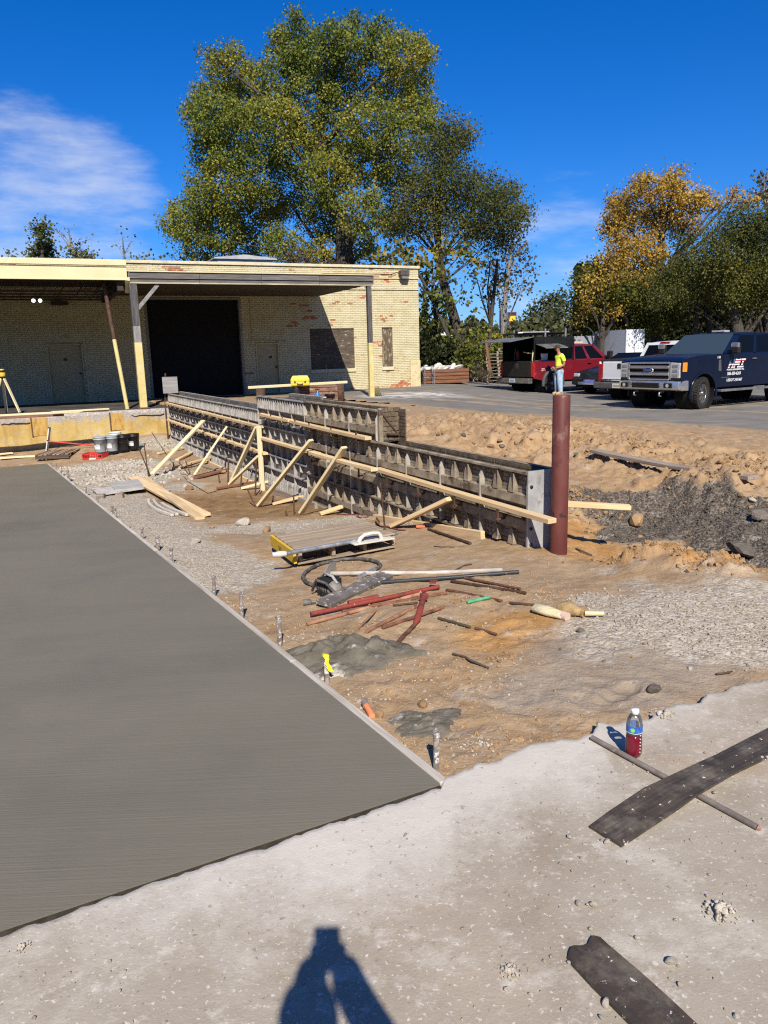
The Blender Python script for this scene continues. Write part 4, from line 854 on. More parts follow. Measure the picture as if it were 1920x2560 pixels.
# back row: brick patterned inner faces show above the near row
def back(s0, s1, zt, n, label, grp, mt=FORM_D):
    for i, (a, c) in enumerate(split(s0, s1, n)):
        t = thing('back_concrete_form', ORD[i] + ' ' + label, 'concrete form', ww(a, 0, 0), WA, grp); L = c - a - 0.004
        B().box2((0, -WTH, -0.7), (L, -WTH + 0.012, zt)).obj('sheet', mt, t)
        o = brick_relief(L, zt - 0.34, zt - 0.006, -WTH + 0.012).obj('brick_relief', mt, t); o['kind'] = 'stuff'
        B().box2((0, -WTH - 0.06, zt - 0.02), (L, -WTH, zt)).obj('top_rail', FORM_W if mt is FORM_D else ALU, t)
back(0.0, 2.92, 0.57, 3, 'back form panel whose dark brick patterned face shows behind the low run', 'back panels of the low run')
back(2.92, 5.66, 0.965, 3, 'back form panel behind the raised weathered run', 'back panels of the raised run')
back(5.66, 7.2, 1.01, 2, 'back form panel behind the raised aluminium run', 'back aluminium panels of the raised run', ALU_D)
back(8.05, WLEN, 0.74, 11, 'back form panel behind the far aluminium run', 'back panels of the far run', ALU_D)
# bulkhead standing across the step in height
t = thing('bulkhead_form', 'dark brick patterned end panel closing the raised run', 'concrete form', ww(3.10, -WTH, 0), WA)
b = B(); z = 0.575; r = 0
while z < 0.95:
    y = 0.01 + (0.04 if r % 2 else 0)
    while y < WTH - 0.02: b.box2((-0.012, y, z), (0.0, min(y + 0.074, WTH - 0.01), z + 0.052)); y += 0.085
    z += 0.06; r += 1
B().box2((0.0, 0.0, 0.56), (0.012, WTH, 0.965)).obj('sheet', FORM_D, t)
o = b.obj('brick_relief', FORM_D, t); o['kind'] = 'stuff'
B().box2((-0.03, -0.045, 0.45), (0.02, 0.005, 0.98)).obj('edge_post', FORM_W, t); B().box2((-0.03, WTH - 0.02, 0.5), (0.02, WTH + 0.035, 0.985)).obj('edge_post', FORM_W, t)
B().tube([(-0.02, 0.0, 0.60), (-0.025, WTH, 0.93)], 0.009, 6).obj('tie_rod', RUST_D, t); B().tube([(-0.03, 0.04, 0.64), (-0.03, 0.2, 0.655)], 0.02, 6).obj('clamp', RUST_D, t)
# white end cap at the near end
ENDM = mat('galvanised_end_panel', [(0.30, 0.305, 0.31), (0.38, 0.385, 0.39), (0.44, 0.445, 0.45)], scale=5, rough=0.55, metal=0.2, spots=[((0.22, 0.215, 0.21), 7, 0.56, 0.12)])
t = thing('end_form', 'pale grey metal end panel of the wall form beside the red pipe', 'concrete form', ww(0, 0, 0), WA)
B().box2((-0.02, -0.20, -0.6), (-0.006, 0.065, 0.585)).obj('plate', ENDM, t)
B().box2((-0.055, -0.215, -0.6), (-0.004, -0.20, 0.582)).obj('flange', ENDM, t)
B().box2((-0.016, -WTH - 0.06, -0.6), (-0.004, -0.216, 0.59)).obj('grey_plate', mat('grey_steel_plate', [(0.13, 0.14, 0.15), (0.2, 0.21, 0.22)], scale=5, rough=0.5, metal=0.4), t)
for z in (0.44, 0.05, -0.10): B().lathe([(0.001, -0.028), (0.016, -0.028), (0.016, -0.018)], 10, (0, 0.03, z), 'x').obj('bolt', STEEL_D, t)
B().box2((-0.04, -0.32, 0.02), (0.0, -0.22, 0.04)).obj('hook', RUST_D, t)

# ------------------------------------------------------------------ walers: boards clamped along the near face
def waler(s0, s1, z0, z1, label, mt=W_NEW, w=0.092, t=0.044, y=0.105):
    return board('waler_board', ww(s0, y, z0), ww(s1, y, z1), w, t, mt, label, 'board', 'waler boards clamped along the wall form', sag=0.004)
waler(-0.42, 3.02, 0.205, 0.235, 'long new timber waler running past the red pipe on the low run')
waler(2.9, 5.05, 0.25, 0.24, 'timber waler lapping over the long near waler', y=0.20)
waler(5.0, 7.85, 0.215, 0.215, 'timber waler at mid height behind the two tall braces', y=0.105)
waler(3.25, 6.1, 0.60, 0.625, 'timber waler along the foot of the raised weathered panels')
waler(6.15, 7.75, 0.63, 0.64, 'short timber waler under the raised aluminium panels')
waler(7.7, 11.9, 0.415, 0.43, 'upper timber waler of the far run ending at the upright stud')
waler(11.95, 16.2, 0.43, 0.44, 'upper timber waler of the far run nearest the dock')
waler(7.55, 11.2, -0.05, -0.04, 'lower timber waler of the far run ending at the upright stud')
waler(11.25, 16.15, -0.04, -0.02, 'lower timber waler of the far run nearest the dock')
# board sticking out behind the pipe, plywood square above the far end
board('loose_board', Vector((1.72, 7.25, 0.20)), Vector((2.35, 7.18, 0.16)), 0.10, 0.045, W_NEW, 'short new board end sticking out behind the red pipe', 'board')
p = ww(16.12, -0.02, 0.74)
o = B().box((0, 0, 0.19), (0.40, 0.03, 0.44)).obj('plywood_square', W_GREY, loc=p, rot=(0, 0, R(10))); tag(o, 'grey plywood square standing above the far end of the wall form', 'plywood')
rod('steel_bar', [ww(16.4, 0.10, -0.6), ww(16.32, 0.12, 0.35), ww(16.25, 0.06, 1.25)], 0.025, RUST_D, 'dark steel bar leaning against the far end of the form', 'bar')

# ------------------------------------------------------------------ braces: measured foot and head
def brace(foot, s, z, w, label, mt=W_PALE, t=0.04, y=0.16, dz=0.03, roll=0.0):
    f = tg(*foot, dz); return board('brace_board', f, ww(s, y, z), w, t, mt, label, 'brace', 'timber braces of the wall form', roll=roll)
def s_at(px): # distance along the wall seen at a photo column
    d = ray(px, 1060); k = -d[0] / d[1]
    return None
def on_wall(px, py, y=0.1):
    P = plane_hit(px, py, (*ww(0, y, 0)[:2], 0), np.array([WN[0], WN[1], 0])); return float((P[0] - W0[0]) * WD[0] + (P[1] - W0[1]) * WD[1]), float(P[2])
for foot, head, lab, w in (((380, 1190), (508, 1052), 'tall pale brace nearest the dock', 0.10), ((486, 1190), (567, 1066), 'second brace from the dock leaning on the form', 0.095),
                           ((577, 1213), (642, 1068), 'steep brace reaching the top of the upright stud', 0.095), ((574, 1214), (647, 1140), 'short brace reaching the middle of the upright stud', 0.09),
                           ((647, 1268), (778, 1100), 'long brace leaning on the boundary of pale and dark panels', 0.10), ((753, 1287), (861, 1118), 'long brace leaning on the dark raised panels', 0.10)):
    s, z = on_wall(*head, 0.17); brace(foot, s, z, w, lab, y=0.17)
s, z = on_wall(1128, 1246, 0.13); brace((985, 1320), s, z, 0.14, 'wide new timber brace on the low near run', W_NEW, 0.045, 0.13)
s, _ = on_wall(652, 1150, 0.16)
board('upright_stud', ww(s, 0.16, -0.74), ww(s, 0.16, 0.44), 0.09, 0.075, W_PALE, 'pale upright stud where the far walers end', 'post', roll=R(8))
# kickers and offcuts lying at the foot of the form
for a, c, w, lab, mt in (((433, 1174), (540, 1145), .09, 'pale kicker board lying at the foot of the second brace', W_NEW), ((443, 1153), (486, 1133), .09, 'short kicker near the first brace', W_NEW),
                         ((488, 1198), (574, 1178), .10, 'rust brown board lying under the second brace', W_BROWN), ((603, 1225), (690, 1207), .08, 'pale thin kicker board beside the upright stud', W_PALE),
                         ((681, 1264), (776, 1244), .09, 'pinkish kicker board between the two long braces', W_NEW), ((543, 1225), (640, 1212), .05, 'thin dark strip lying on the earth before the stud', W_BROWN),
                         ((395, 1137), (470, 1122), .08, 'pale board lying on rubble beside the dock end', W_NEW), ((800, 1290), (880, 1268), .09, 'orange tinted kicker board at the foot of the dark panels', W_NEW),
                         ((500, 1165), (560, 1185), .09, 'grey kicker plank along the far form foot', W_OLD)):
    board('kicker_board', tg(*a, 0.03), tg(*c, 0.05), w, 0.04, mt, lab, 'board')
board('footing_board', ww(3.2, 0.07, -0.44), ww(0.7, 0.07, -0.17), 0.05, 0.12, W_NEW, 'new footing board along the ground below the near run', 'board')
board('footing_board', ww(7.9, 0.10, -0.70), ww(5.2, 0.10, -0.62), 0.05, 0.13, W_OLD, 'weathered footing board along the ground below the long braces', 'board')
board('footing_board', ww(12.5, 0.10, -0.72), ww(8.2, 0.10, -0.72), 0.05, 0.1, W_NEW, 'pale footing board along the ground below the far run', 'board')
# rebar pins driven by the braces
pins = [((380, 1190), (347, 1120), .010), ((372, 1194), (360, 1108), .009), ((480, 1190), (464, 1152), .010), ((486, 1193), (447, 1155), .008), ((569, 1213), (571, 1150), .012), ((550, 1208), (546, 1185), .010),
        ((600, 1222), (604, 1186), .010), ((637, 1240), (641, 1152), .011), ((646, 1268), (618, 1222), .009), ((678, 1262), (683, 1239), .011), ((735, 1288), (734, 1240), .009), ((722, 1290), (714, 1276), .011),
        ((640, 1236), (655, 1226), .008), ((478, 1170), (478, 1157), .009), ((432, 1173), (434, 1155), .009)]
for f, h, r in pins:
    p0 = tg(*f); Yh = p0.y + 0.02; p1 = Vector(at(*h, Yh)); rod('rebar_pin', [p0 - Vector((0, 0, .1)), p1], r * 1.3, RUST_D, 'thin rusty pin driven into the earth among the far braces', 'pin', 'rusty pins among the braces')
p0 = tg(963, 1330); rod('tall_rebar', [p0, Vector(at(951, 1208, p0.y))], 0.010, RUST_D, 'tall rusty rebar standing behind the pallet', 'rebar')
# red pipe bollard
pt = Vector((1.566, 6.72, 0)); b = B()
PIPE = mat('red_oxide_pipe', [(0.085, 0.024, 0.021), (0.12, 0.036, 0.031), (0.15, 0.052, 0.044)], scale=3, detail=8, rough=0.6, stretch=(1, 1, 0.5), bump=0.15, bscale=14, spots=[((0.22, 0.13, 0.11), 4, 0.57, 0.12), ((0.05, 0.018, 0.016), 9, 0.58, 0.05), ((0.30, 0.20, 0.12), 2.2, 0.62, 0.06)])
b.lathe([(0.078, -0.6), (0.0755, 0.3), (0.0755, 1.262), (0.072, 1.268), (0.066, 1.268), (0.066, 0.9)], 32)
o = b.obj('steel_pipe_post', PIPE, loc=pt); tag(o, 'upright red oxide steel pipe at the near end of the wall form', 'pipe')
rod('twig', [tg(1440, 1374, .01), tg(1460, 1385, .02), tg(1480, 1391, .01)], 0.009, W_DARK, 'dark root sticking out of the earth beside the red pipe', 'root')
W_PAL = wood('pallet_wood', [(0.20, 0.15, 0.10), (0.31, 0.245, 0.175), (0.40, 0.335, 0.25)])
# ================================================================== things lying about the site
CEMW = wood('cement_crusted_board', [(0.34, 0.30, 0.24), (0.46, 0.42, 0.36), (0.56, 0.53, 0.47)])
for i, (a, c) in enumerate(((0.0, 1.62), (1.63, 5.4), (5.41, 9.6), (9.61, 13.8), (13.81, 17.6))):
    lab = ['cement crusted edge form board at the near corner of the fresh slab', 'cement crusted edge form board beside the concrete spill', 'cement crusted edge form board beside the gravel strip',
           'thin edge form board along the middle of the fresh slab', 'thin edge form board at the far end of the fresh slab'][i]
    def ep(s): q = SLAB_C + SW * s + SN * 0.022; return Vector((q[0], q[1], float(slab_z(*q)) - 0.04))
    board('edge_form_board', ep(a), ep(c), 0.04, 0.092, CEMW, lab, 'board', 'edge form boards of the fresh slab')
stakes = [((1091, 1836), (1090, 1925), .013), ((696, 1542), (700, 1616), .015), ((602, 1481), (605, 1550), .014), ((534, 1441), (536, 1492), .013),
          ((428, 1372), (429, 1411), .016), ((393, 1342), (395, 1378), .019), ((384, 1363), (386, 1375), .018), ((355, 1321), (356, 1348), .014), ((320, 1313), (321, 1322), .016),
          ((286, 1272), (288, 1297), .022), ((280, 1266), (280, 1291), .017), ((243, 1245), (243, 1263), .018), ((213, 1217), (214.6, 1241), .020), ((188, 1208), (190, 1223), .018),
          ((169, 1175), (172, 1208), .022), ((151, 1165), (153, 1191), .022), ((139, 1159), (140, 1181), .018), ((127, 1156), (128, 1167), .016)]
for k, (h, f, r) in enumerate(stakes):
    p0 = tg(*f); p1 = Vector(at(*h, p0.y)); lab = ['short cement spattered stake at the near corner of the fresh slab', 'cement spattered stake behind the concrete spill', 'third cement spattered stake from the near corner', 'fourth cement spattered stake from the near corner'][k] if k < 4 else 'small steel stake along the far edge of the fresh slab'
    o = B().tube([(0, 0, -0.12), (0, 0, 0), p1 - p0 - Vector((0, 0, .006)), p1 - p0], [r, r, r, r * 0.8], 12).tube([p1 - p0 - Vector((0, 0, .012)), p1 - p0 + Vector((0, 0, .002))], r * 1.25, 12).obj('form_stake', STAKE, loc=p0)
    tag(o, lab, 'stake', 'steel stakes along the fresh slab')
# ribbon stake
p0 = tg(818, 1706); p1 = Vector(at(815, 1648, p0.y)); rod('ribbon_stake', [p0 - Vector((0, 0, .1)), p1], 0.016, STAKE, 'steel stake with a yellow ribbon tied on it', 'stake')
YR = mat('yellow_ribbon', [(0.70, 0.66, 0.02), (0.80, 0.78, 0.05)], rough=0.5)
b = B(); pr = [Vector((0, -.02, .03)), Vector((.012, -.03, .01)), Vector((.006, -.035, -.02)), Vector((.022, -.035, -.045)), Vector((.03, -.035, -.075)), Vector((.05, -.03, -.095))]
for k in range(5):
    a, c = pr[k], pr[k + 1]; w = Vector((.014 + .004 * (k % 2), .004, .006)); b.add([a - w, a + w, c + w * 0.8, c - w * 0.8, a - w + Vector((0, .002, 0)), a + w + Vector((0, .002, 0)), c + w * 0.8 + Vector((0, .002, 0)), c - w * 0.8 + Vector((0, .002, 0))], [(0, 1, 2, 3), (7, 6, 5, 4), (0, 4, 5, 1), (1, 5, 6, 2), (2, 6, 7, 3), (3, 7, 4, 0)])
b.box((0, -0.012, .035), (.045, .03, .022), (0, .3, .4))
rbn = b.obj('ribbon', YR, loc=p1); rbn.scale = (.7, .7, .7)
tag(rbn, 'bright yellow plastic ribbon on the stake by the spill', 'ribbon')
# orange pipe end
p = tg(930, 1796, 0.01); q = tg(912, 1768, 0.025); t = thing('pipe_stub', 'orange and white pipe end poking up beside the form board', 'pipe', p)
d = q - p; B().tube([(0, 0, 0), d * 0.75], 0.016, 16).obj('tube', mat('orange_plastic', [(0.75, 0.20, 0.07), (0.8, 0.28, 0.12), (0.8, 0.5, 0.38)], scale=12, rough=0.5), t)
B().tube([d * 0.72, d], 0.019, 16).obj('collar', mat('grey_collar', [(0.16, 0.13, 0.12), (0.25, 0.2, 0.19)], rough=0.6), t)

# ------------------------------------------------------------------ rocks
def rock_mesh(seed, mt, flat=0.7):
    bm = bmesh.new(); bmesh.ops.create_icosphere(bm, subdivisions=2, radius=1.0); r_ = random.Random(seed)
    cuts = [(Vector((r_.gauss(0, 1), r_.gauss(0, 1), r_.gauss(0, 1))).normalized(), r_.uniform(0.55, 0.85)) for _ in range(9)]
    for v in bm.verts:
        for nrm_, dd_ in cuts:
            k = v.co.dot(nrm_) - dd_
            if k > 0: v.co -= nrm_ * k * 0.9
        v.co *= 1 + r_.uniform(-.05, .05); v.co.z *= flat
    me = bpy.data.meshes.new('stone'); bm.to_mesh(me); bm.free(); me.materials.append(mt); return me
ROCKS = {k: [rock_mesh(s * 3 + i, mt) for s in range(5)] for i, (k, mt) in enumerate((('p', STONE), ('b', STONE_B), ('d', STONE_D)))}
def stone(px, py, wpx, kind, label, group, z=None, sq=1.0):
    p = Vector((*gnd(px, py, 0)[:2], 0.003)) if z == 0 else tg(px, py)
    r = wpx * 0.5 * math.hypot(p.x, p.y, p.z - CAM_Z) / FPX
    o = link_mesh('stone', rng.choice(ROCKS[kind]), None, loc=(p.x, p.y, p.z + r * 0.35), rot=(rng.uniform(-.3, .3), rng.uniform(-.3, .3), rng.uniform(0, 6)))
    o.scale = (r, r * rng.uniform(.7, 1.0), r * 0.85 * sq); return tag(o, label, 'stone', group)
G_ON = 'small stones lying on the old slab'
for px, py, w in ((1448, 2262, 18), (1487, 2266, 26), (1470, 2265, 11), (1477, 2325, 12), (1424, 2096, 17), (1517, 2108, 17), (1503, 2103, 9), (1678, 2408, 28), (1699, 2466, 16), (1593, 2348, 13), (1689, 2303, 10), (1637, 2155, 9), (1774, 2190, 10), (1840, 2545, 15),
                  (1788, 1985, 14), (1768, 2243, 13), (1886, 2306, 8), (1580, 2506, 18), (1597, 2515, 10), (1505, 2548, 15), (1515, 2515, 24), (1540, 2505, 16), (1488, 2468, 14), (1500, 2480, 12), (1422, 2410, 12),
                  (1325, 2488, 10), (1265, 2478, 16), (1405, 2527, 9), (1302, 2432, 9), (1250, 2085, 10), (1310, 2072, 8), (1140, 2190, 8), (1430, 2180, 9), (1180, 2330, 7), (1030, 2380, 8), (560, 2450, 7), (640, 2400, 8), (760, 2460, 8), (480, 2330, 8), (880, 2230, 8), (300, 2480, 9), (1000, 2120, 8)):
    stone(px, py, w, 'p', 'small pale stone lying loose on the old slab', G_ON, 0)
def clump(name, px, py, wpx, label, n, z=0, kind='p', hgt=0.5):
    p = Vector((*gnd(px, py, 0)[:2], 0.003)) if z == 0 else tg(px, py); R_ = wpx * 0.5 * math.hypot(p.x, p.y, p.z - CAM_Z) / FPX; b = B()
    for k in range(n):
        a = rng.uniform(0, 6.28); d = R_ * math.sqrt(rng.random()); r = R_ * rng.uniform(.10, .3) * (1.2 - d / R_)
        me = rng.choice(ROCKS[kind]); q = Euler((rng.uniform(0, 3), rng.uniform(0, 3), a)).to_matrix(); c = Vector((math.cos(a) * d, math.sin(a) * d, r * 0.4 + hgt * R_ * max(0, 1 - d / R_) * rng.random() * 0.6))
        b.add([q @ Vector(v.co) * r + c for v in me.vertices], [tuple(f.vertices) for f in me.polygons])
    o = b.obj(name, {'p': STONE, 'b': STONE_B, 'd': STONE_D}[kind], loc=p); return tag(o, label, 'rubble', kind=None)
clump('cement_crumbs', 1800, 2282, 78, 'crumbled heap of pale cement crumbs at the right of the slab', 60)
clump('cement_crumbs', 1273, 2432, 55, 'round crumbly cement lump between the shadow and the rubber strip', 50, hgt=0.3)
clump('cement_crumbs', 58, 2372, 40, 'small cement crumbs at the left edge of the old slab', 30)
clump('cement_crumbs', 1660, 1785, 60, 'flat scatter of grey crumbs behind the bottle', 40, hgt=0.2)
for px, py, w, kd, lab in ((1633, 1729, 42, 'd', 'dark grey stone on the earth behind the bottle'), (1215, 1917, 26, 'b', 'brown stone at the broken edge of the old slab'), (945, 1790, 38, 'b', 'rounded brown clod beside the orange pipe end'), (1055, 1766, 32, 'b', 'tan clod above the small concrete spill'),
                           (1452, 1580, 22, 'd', 'grey stone below the tan brush'), (1565, 1850, 14, 'd', 'little dark stone behind the bottle shadow'), (1610, 1612, 12, 'b', 'small tan stone at the gravel border'), (474, 1225, 26, 'b', 'orange clod lying before the second brace'),
                           (462, 1219, 20, 'p', 'pale slab chip beside the orange clod'), (608, 1312, 40, 'p', 'long grey rubble chunk on the earth before the long braces'), (667, 1330, 34, 'b', 'brown rubble chunk behind the pallet'), (490, 1357, 28, 'p', 'white rubble chunk beside the slab stakes'),
                           (480, 1403, 16, 'p', 'white chip by the gravel strip'), (1300, 1598, 10, 'b', 'tiny clod below the pipes'), (1400, 1625, 10, 'd', 'tiny dark stone on the earth'), (960, 1460, 18, 'b', 'wood coloured clod at the end of the grey plank'), (1248, 1655, 14, 'd', 'small dark lump by the concrete spill'),
                           (1510, 1655, 12, 'd', 'small dark stone in the grey earth'), (1300, 1650, 12, 'p', 'small grey stone in the orange earth'), (720, 1340, 20, 'p', 'pale chunk before the raised run'), (530, 1320, 14, 'b', 'small brown chunk on wet earth')):
    stone(px, py, w, kd, lab, None)
G_B = 'clods on the spoil bank'
for px, py, w, kd in ((1228, 1120, 36, 'p'), (1250, 1105, 28, 'p'), (1215, 1095, 22, 'p'), (1270, 1082, 22, 'p'), (1300, 1074, 24, 'b'), (1185, 1110, 22, 'b'), (1110, 1085, 24, 'p'), (1095, 1090, 20, 'd'), (1290, 1110, 24, 'b'), (1240, 1078, 18, 'b'), (1330, 1100, 18, 'b'), (1345, 1075, 18, 'b'), (1160, 1090, 26, 'd'), (1255, 1118, 30, 'd'), (1590, 1120, 20, 'b'), (1640, 1135, 18, 'b'),
                      (1760, 1150, 26, 'b'), (1800, 1160, 28, 'b'), (1840, 1180, 30, 'b'), (1870, 1165, 24, 'b'), (1780, 1185, 22, 'b'), (1830, 1150, 20, 'b'), (1890, 1190, 22, 'b'), (1440, 1140, 26, 'd'), (1470, 1130, 22, 'b'), (1850, 1245, 26, 'b'), (1880, 1256, 34, 'p'), (1600, 1345, 26, 'b'), (1515, 1285, 24, 'b'), (1620, 1240, 20, 'd'), (1700, 1150, 18, 'b'), (1530, 1105, 18, 'b')):
    stone(px, py, w * 0.62, 'b' if kd == 'p' and px != 1880 else kd, 'clod of broken earth on the spoil bank behind the wall form', G_B)
stone(1860, 1395, 90, 'd', 'big dark asphalt lump at the right edge beyond the trench', None, sq=.7); stone(1905, 1300, 60, 'd', 'dark asphalt chunk at the right edge on the gravel', None, sq=.7); stone(1590, 1310, 60, 'b', 'brown clod half buried in the dark gravel', None)
# uncountable small gravel and crumbs, scattered over each zone
def scatter(name, n, pick, rmin, rmax, mt, label, seed):
    r_ = random.Random(seed); b = B(); base = [[tuple(v.co) for v in bmv] for bmv in ()]
    tet = [Vector((1, 0, -.3)), Vector((-.5, .8, -.3)), Vector((-.5, -.8, -.3)), Vector((.5, .5, .45)), Vector((-.6, .1, .5)), Vector((.35, -.55, .5))]
    fs = [(0, 2, 1), (0, 1, 3), (1, 4, 3), (1, 2, 4), (2, 5, 4), (2, 0, 5), (0, 3, 5), (3, 4, 5)]
    for _ in range(n):
        x, y, k = pick(r_); r = rmin * (rmax / rmin) ** (r_.random() ** 2) * k; z = tz(x, y) if y > 0 else 0
        q = Euler((r_.uniform(-.5, .5), r_.uniform(-.5, .5), r_.uniform(0, 6))).to_matrix(); c = Vector((x, y, z + r * 0.15))
        b.add([q @ Vector((v.x * r * r_.uniform(.7, 1.2), v.y * r * r_.uniform(.7, 1.2), v.z * r * r_.uniform(.7, 1.2))) + c for v in tet], fs)
    o = b.obj(name, mt); return tag(o, label, 'gravel', kind='stuff')
def pick_area(lst, sd=0.62):
    def f(r_):
        cx, cy, r = r_.choice(lst); a = r_.uniform(0, 6.28); d = abs(r_.gauss(0, sd)) * r; return cx + math.cos(a) * d, cy + math.sin(a) * d, 1.0
    return f
scatter('gravel', 7000, pick_area(A_GRAVEL), .006, .022, STONE, 'pale crushed stone gravel on the earth', 1)
scatter('concrete_rubble', 2600, pick_area(A_RUBBLE), .012, .07, STONE, 'white broken concrete rubble before the dock', 2)
scatter('dark_gravel', 4500, pick_area(A_DARK), .006, .03, STONE_D, 'dark crushed asphalt gravel in the trench', 3)
scatter('earth_clods', 5200, pick_area(A_LUMP + A_BANK[:0], 0.62), .007, .042, STONE_B, 'small orange clods over the spoil bank', 4)
scatter('earth_crumbs', 900, pick_area([(*gnd(px, py, z)[:2], r) for px, py, z, r in ((1050, 1700, -.08, .5), (900, 1740, -.08, .3), (1250, 1700, -.06, .5), (1000, 1850, -.06, .35), (1150, 1560, -.1, .6), (600, 1500, -.2, .5), (1350, 1500, -.1, .7), (760, 1590, -.15, .4), (1200, 1860, -.05, .2))]),   .003, .012, STONE, 'fine pale crumbs over the orange earth', 5)
scatter('earth_grains', 2600, pick_area([(*gnd(px, py, z)[:2], r) for px, py, z, r in ((1050, 1700, -.08, .6), (1250, 1650, -.06, .7), (1000, 1850, -.06, .35), (1150, 1500, -.1, .8), (600, 1500, -.2, .6), (1350, 1480, -.1, .9), (760, 1560, -.15, .5), (1300, 1850, -.05, .4), (850, 1420, -.25, .8), (500, 1330, -.6, 1.2))]), .003, .018, STONE_B, 'small brown crumbs over the sandy earth', 7)
def pick_slab(r_):
    while True:
        x, y = r_.uniform(-1.4, 2.6), r_.uniform(0.6, 3.6); s = (x - SLAB_C[0]) * SW[0] + (y - SLAB_C[1]) * SW[1]
        lim = 2.6 + 0.42 * (x - 0.2)
        if y < lim and s < -0.03: return x, y, 1.0
_tz = tz
def tz(x, y): return 0.002
scatter('slab_grit', 1700, pick_slab, .0015, .0085, STONE, 'fine cement grit scattered over the old slab', 6)
tz = _tz

# ------------------------------------------------------------------ concrete spills
SPILL = mat('wet_spilled_concrete', [(0.085, 0.075, 0.055), (0.13, 0.116, 0.088), (0.20, 0.18, 0.14)], scale=9, detail=8, rough=0.8, bump=0.7, bscale=30, dist=0.02, spots=[((0.42, 0.40, 0.35), 7, 0.58, 0.06)])
def spill(px, py, rx, ry, h, rot, label, seed):
    p = tg(px, py); n, m_ = 34, 70; vs = [(0, 0, 0)]; fs = []
    X, Y = [], []
    for i in range(n + 1):
        for k in range(m_):
            a = 2 * math.pi * k / m_; e = 1 + 0.7 * float(fbm(np.array([math.cos(a) * 1.7]), np.array([math.sin(a) * 1.7]), seed, 3)[0])
            x, y = math.cos(a) * rx * e * i / n, math.sin(a) * ry * e * i / n; c, s = math.cos(rot), math.sin(rot); X.append(x * c - y * s); Y.append(x * s + y * c)
    X, Y = np.array(X), np.array(Y); T = np.repeat(np.arange(n + 1) / n, m_)
    Z = tzv(X + p.x, Y + p.y) - p.z + (h * (1 - T ** 1.6) * (0.7 + 0.8 * fbm(X * 9 + 3, Y * 9, seed + 5, 4)) + 0.018 * np.abs(fbm(X * 30, Y * 30, seed + 9, 3)) * (1 - T ** 4)) + 0.008 - 0.03 * (T > 0.97)
    vs = np.stack([X, Y, Z], -1).tolist(); fs = [(i * m_ + k, i * m_ + (k + 1) % m_, (i + 1) * m_ + (k + 1) % m_, (i + 1) * m_ + k) for i in range(n) for k in range(m_)]
    o = B().add(vs, fs, smooth=True).obj('concrete_spill', SPILL, loc=p); tag(o, label, 'concrete spill')
spill(850, 1640, 0.44, 0.22, 0.10, R(-14), 'large heap of spilled grey concrete beside the slab', 5)
spill(845, 1680, 0.20, 0.12, 0.03, R(-10), 'flat tongue of spilled concrete around the ribbon stake', 15)
spill(1072, 1806, 0.19, 0.13, 0.02, R(5), 'small round puddle of spilled concrete near the old slab', 25)

# ------------------------------------------------------------------ pallet, pole, float
pB, pC, pA = tg(747, 1421, 0.0), tg(990, 1374, 0.0), tg(640, 1388, 0.0)
ang = math.atan2(pC.y - pB.y, pC.x - pB.x); PLn, PWd = (pC - pB).length, 1.0
pal = thing('wooden_pallet', 'weathered wooden pallet with a yellow painted end board', 'pallet', (pB.x, pB.y, (pB.z + pC.z + pA.z) / 3 + 0.02), ang); pal.rotation_euler = (R(-1.5), math.atan2(pB.z - pC.z, PLn) * 0.8, ang)
print('pallet', PLn, (pA - pB).length, R(1) and math.degrees(ang))
PWd = min(1.15, (pA - pB).length * 1.0); hgt = 0.135
for k in range(6): board('deck_slat', (0.0, PWd * (k + .5) / 6, hgt), (PLn, PWd * (k + .5) / 6 + rng.uniform(-.01, .01), hgt + rng.uniform(-.006, .006)), PWd / 6 - 0.03, 0.018, W_PAL, parent=pal, sag=0.004)
for f in (0.03, 0.36, 0.68, 0.985): board('stringer', (PLn * f, 0.01, 0.074), (PLn * f, PWd - 0.01, 0.074), 0.036, 0.088, W_PAL, parent=pal)
for k in (0.07, 0.5, 0.93): board('bottom_slat', (0, PWd * k, 0.012), (PLn, PWd * k, 0.012), 0.09, 0.018, W_PAL, parent=pal)
YP = mat('yellow_painted_board', [(0.55, 0.34, 0.02), (0.62, 0.40, 0.035), (0.5, 0.33, 0.06)], scale=8, rough=0.7, spots=[((0.3, 0.22, 0.12), 12, 0.62, 0.05)])
yb = board('end_board', (-0.03, -0.01, 0.085), (-0.03, PWd + 0.01, 0.085), 0.03, 0.125, YP, parent=pal)
text('stencil_mark', '043', 0.07, W_DARK, pal, (-0.047, PWd * 0.62, 0.055), (R(90), 0, R(-90)))
# bull float pole lying on the pallet
def pdeck(px, py, dz):
    z = pal.location.z + hgt + 0.012 + dz; return Vector(gnd(px, py, z))
t = thing('float_pole', 'galvanised pole with a split end lying across the pallet', 'pole', pdeck(716, 1384, .02))
o0 = t.location.copy(); e = pdeck(992, 1333, .02) - o0; B().tube([(0, 0, 0), e], 0.021, 16).obj('tube', GALV, t)
w = (pdeck(681, 1387, .02) - o0); B().tube([(0, 0, 0), w * 0.45], [0.022, 0.03], 12).tube([w * 0.4, w * 1.0], [0.03, 0.024], 12).obj('socket_end', mat('white_socket', [(0.48, 0.47, 0.44), (0.60, 0.59, 0.56)], rough=0.5), t)
b = B().tube([w * 0.98 + Vector((0, 0, .012)), w * 0.72 + Vector((0, 0, .026))], 0.010, 8); b.obj('slot', BLACK_P, t)
t = thing('hand_float', 'cream hand float with loop handle on the pallet corner', 'float', pdeck(881, 1362, .003)); o0 = t.location.copy(); e = pdeck(981, 1346, .003) - o0
t.rotation_euler = (0, 0, math.atan2(e.y, e.x)); L = e.length
CRM = mat('cream_plastic', [(0.52, 0.49, 0.42), (0.62, 0.59, 0.52)], rough=0.55)
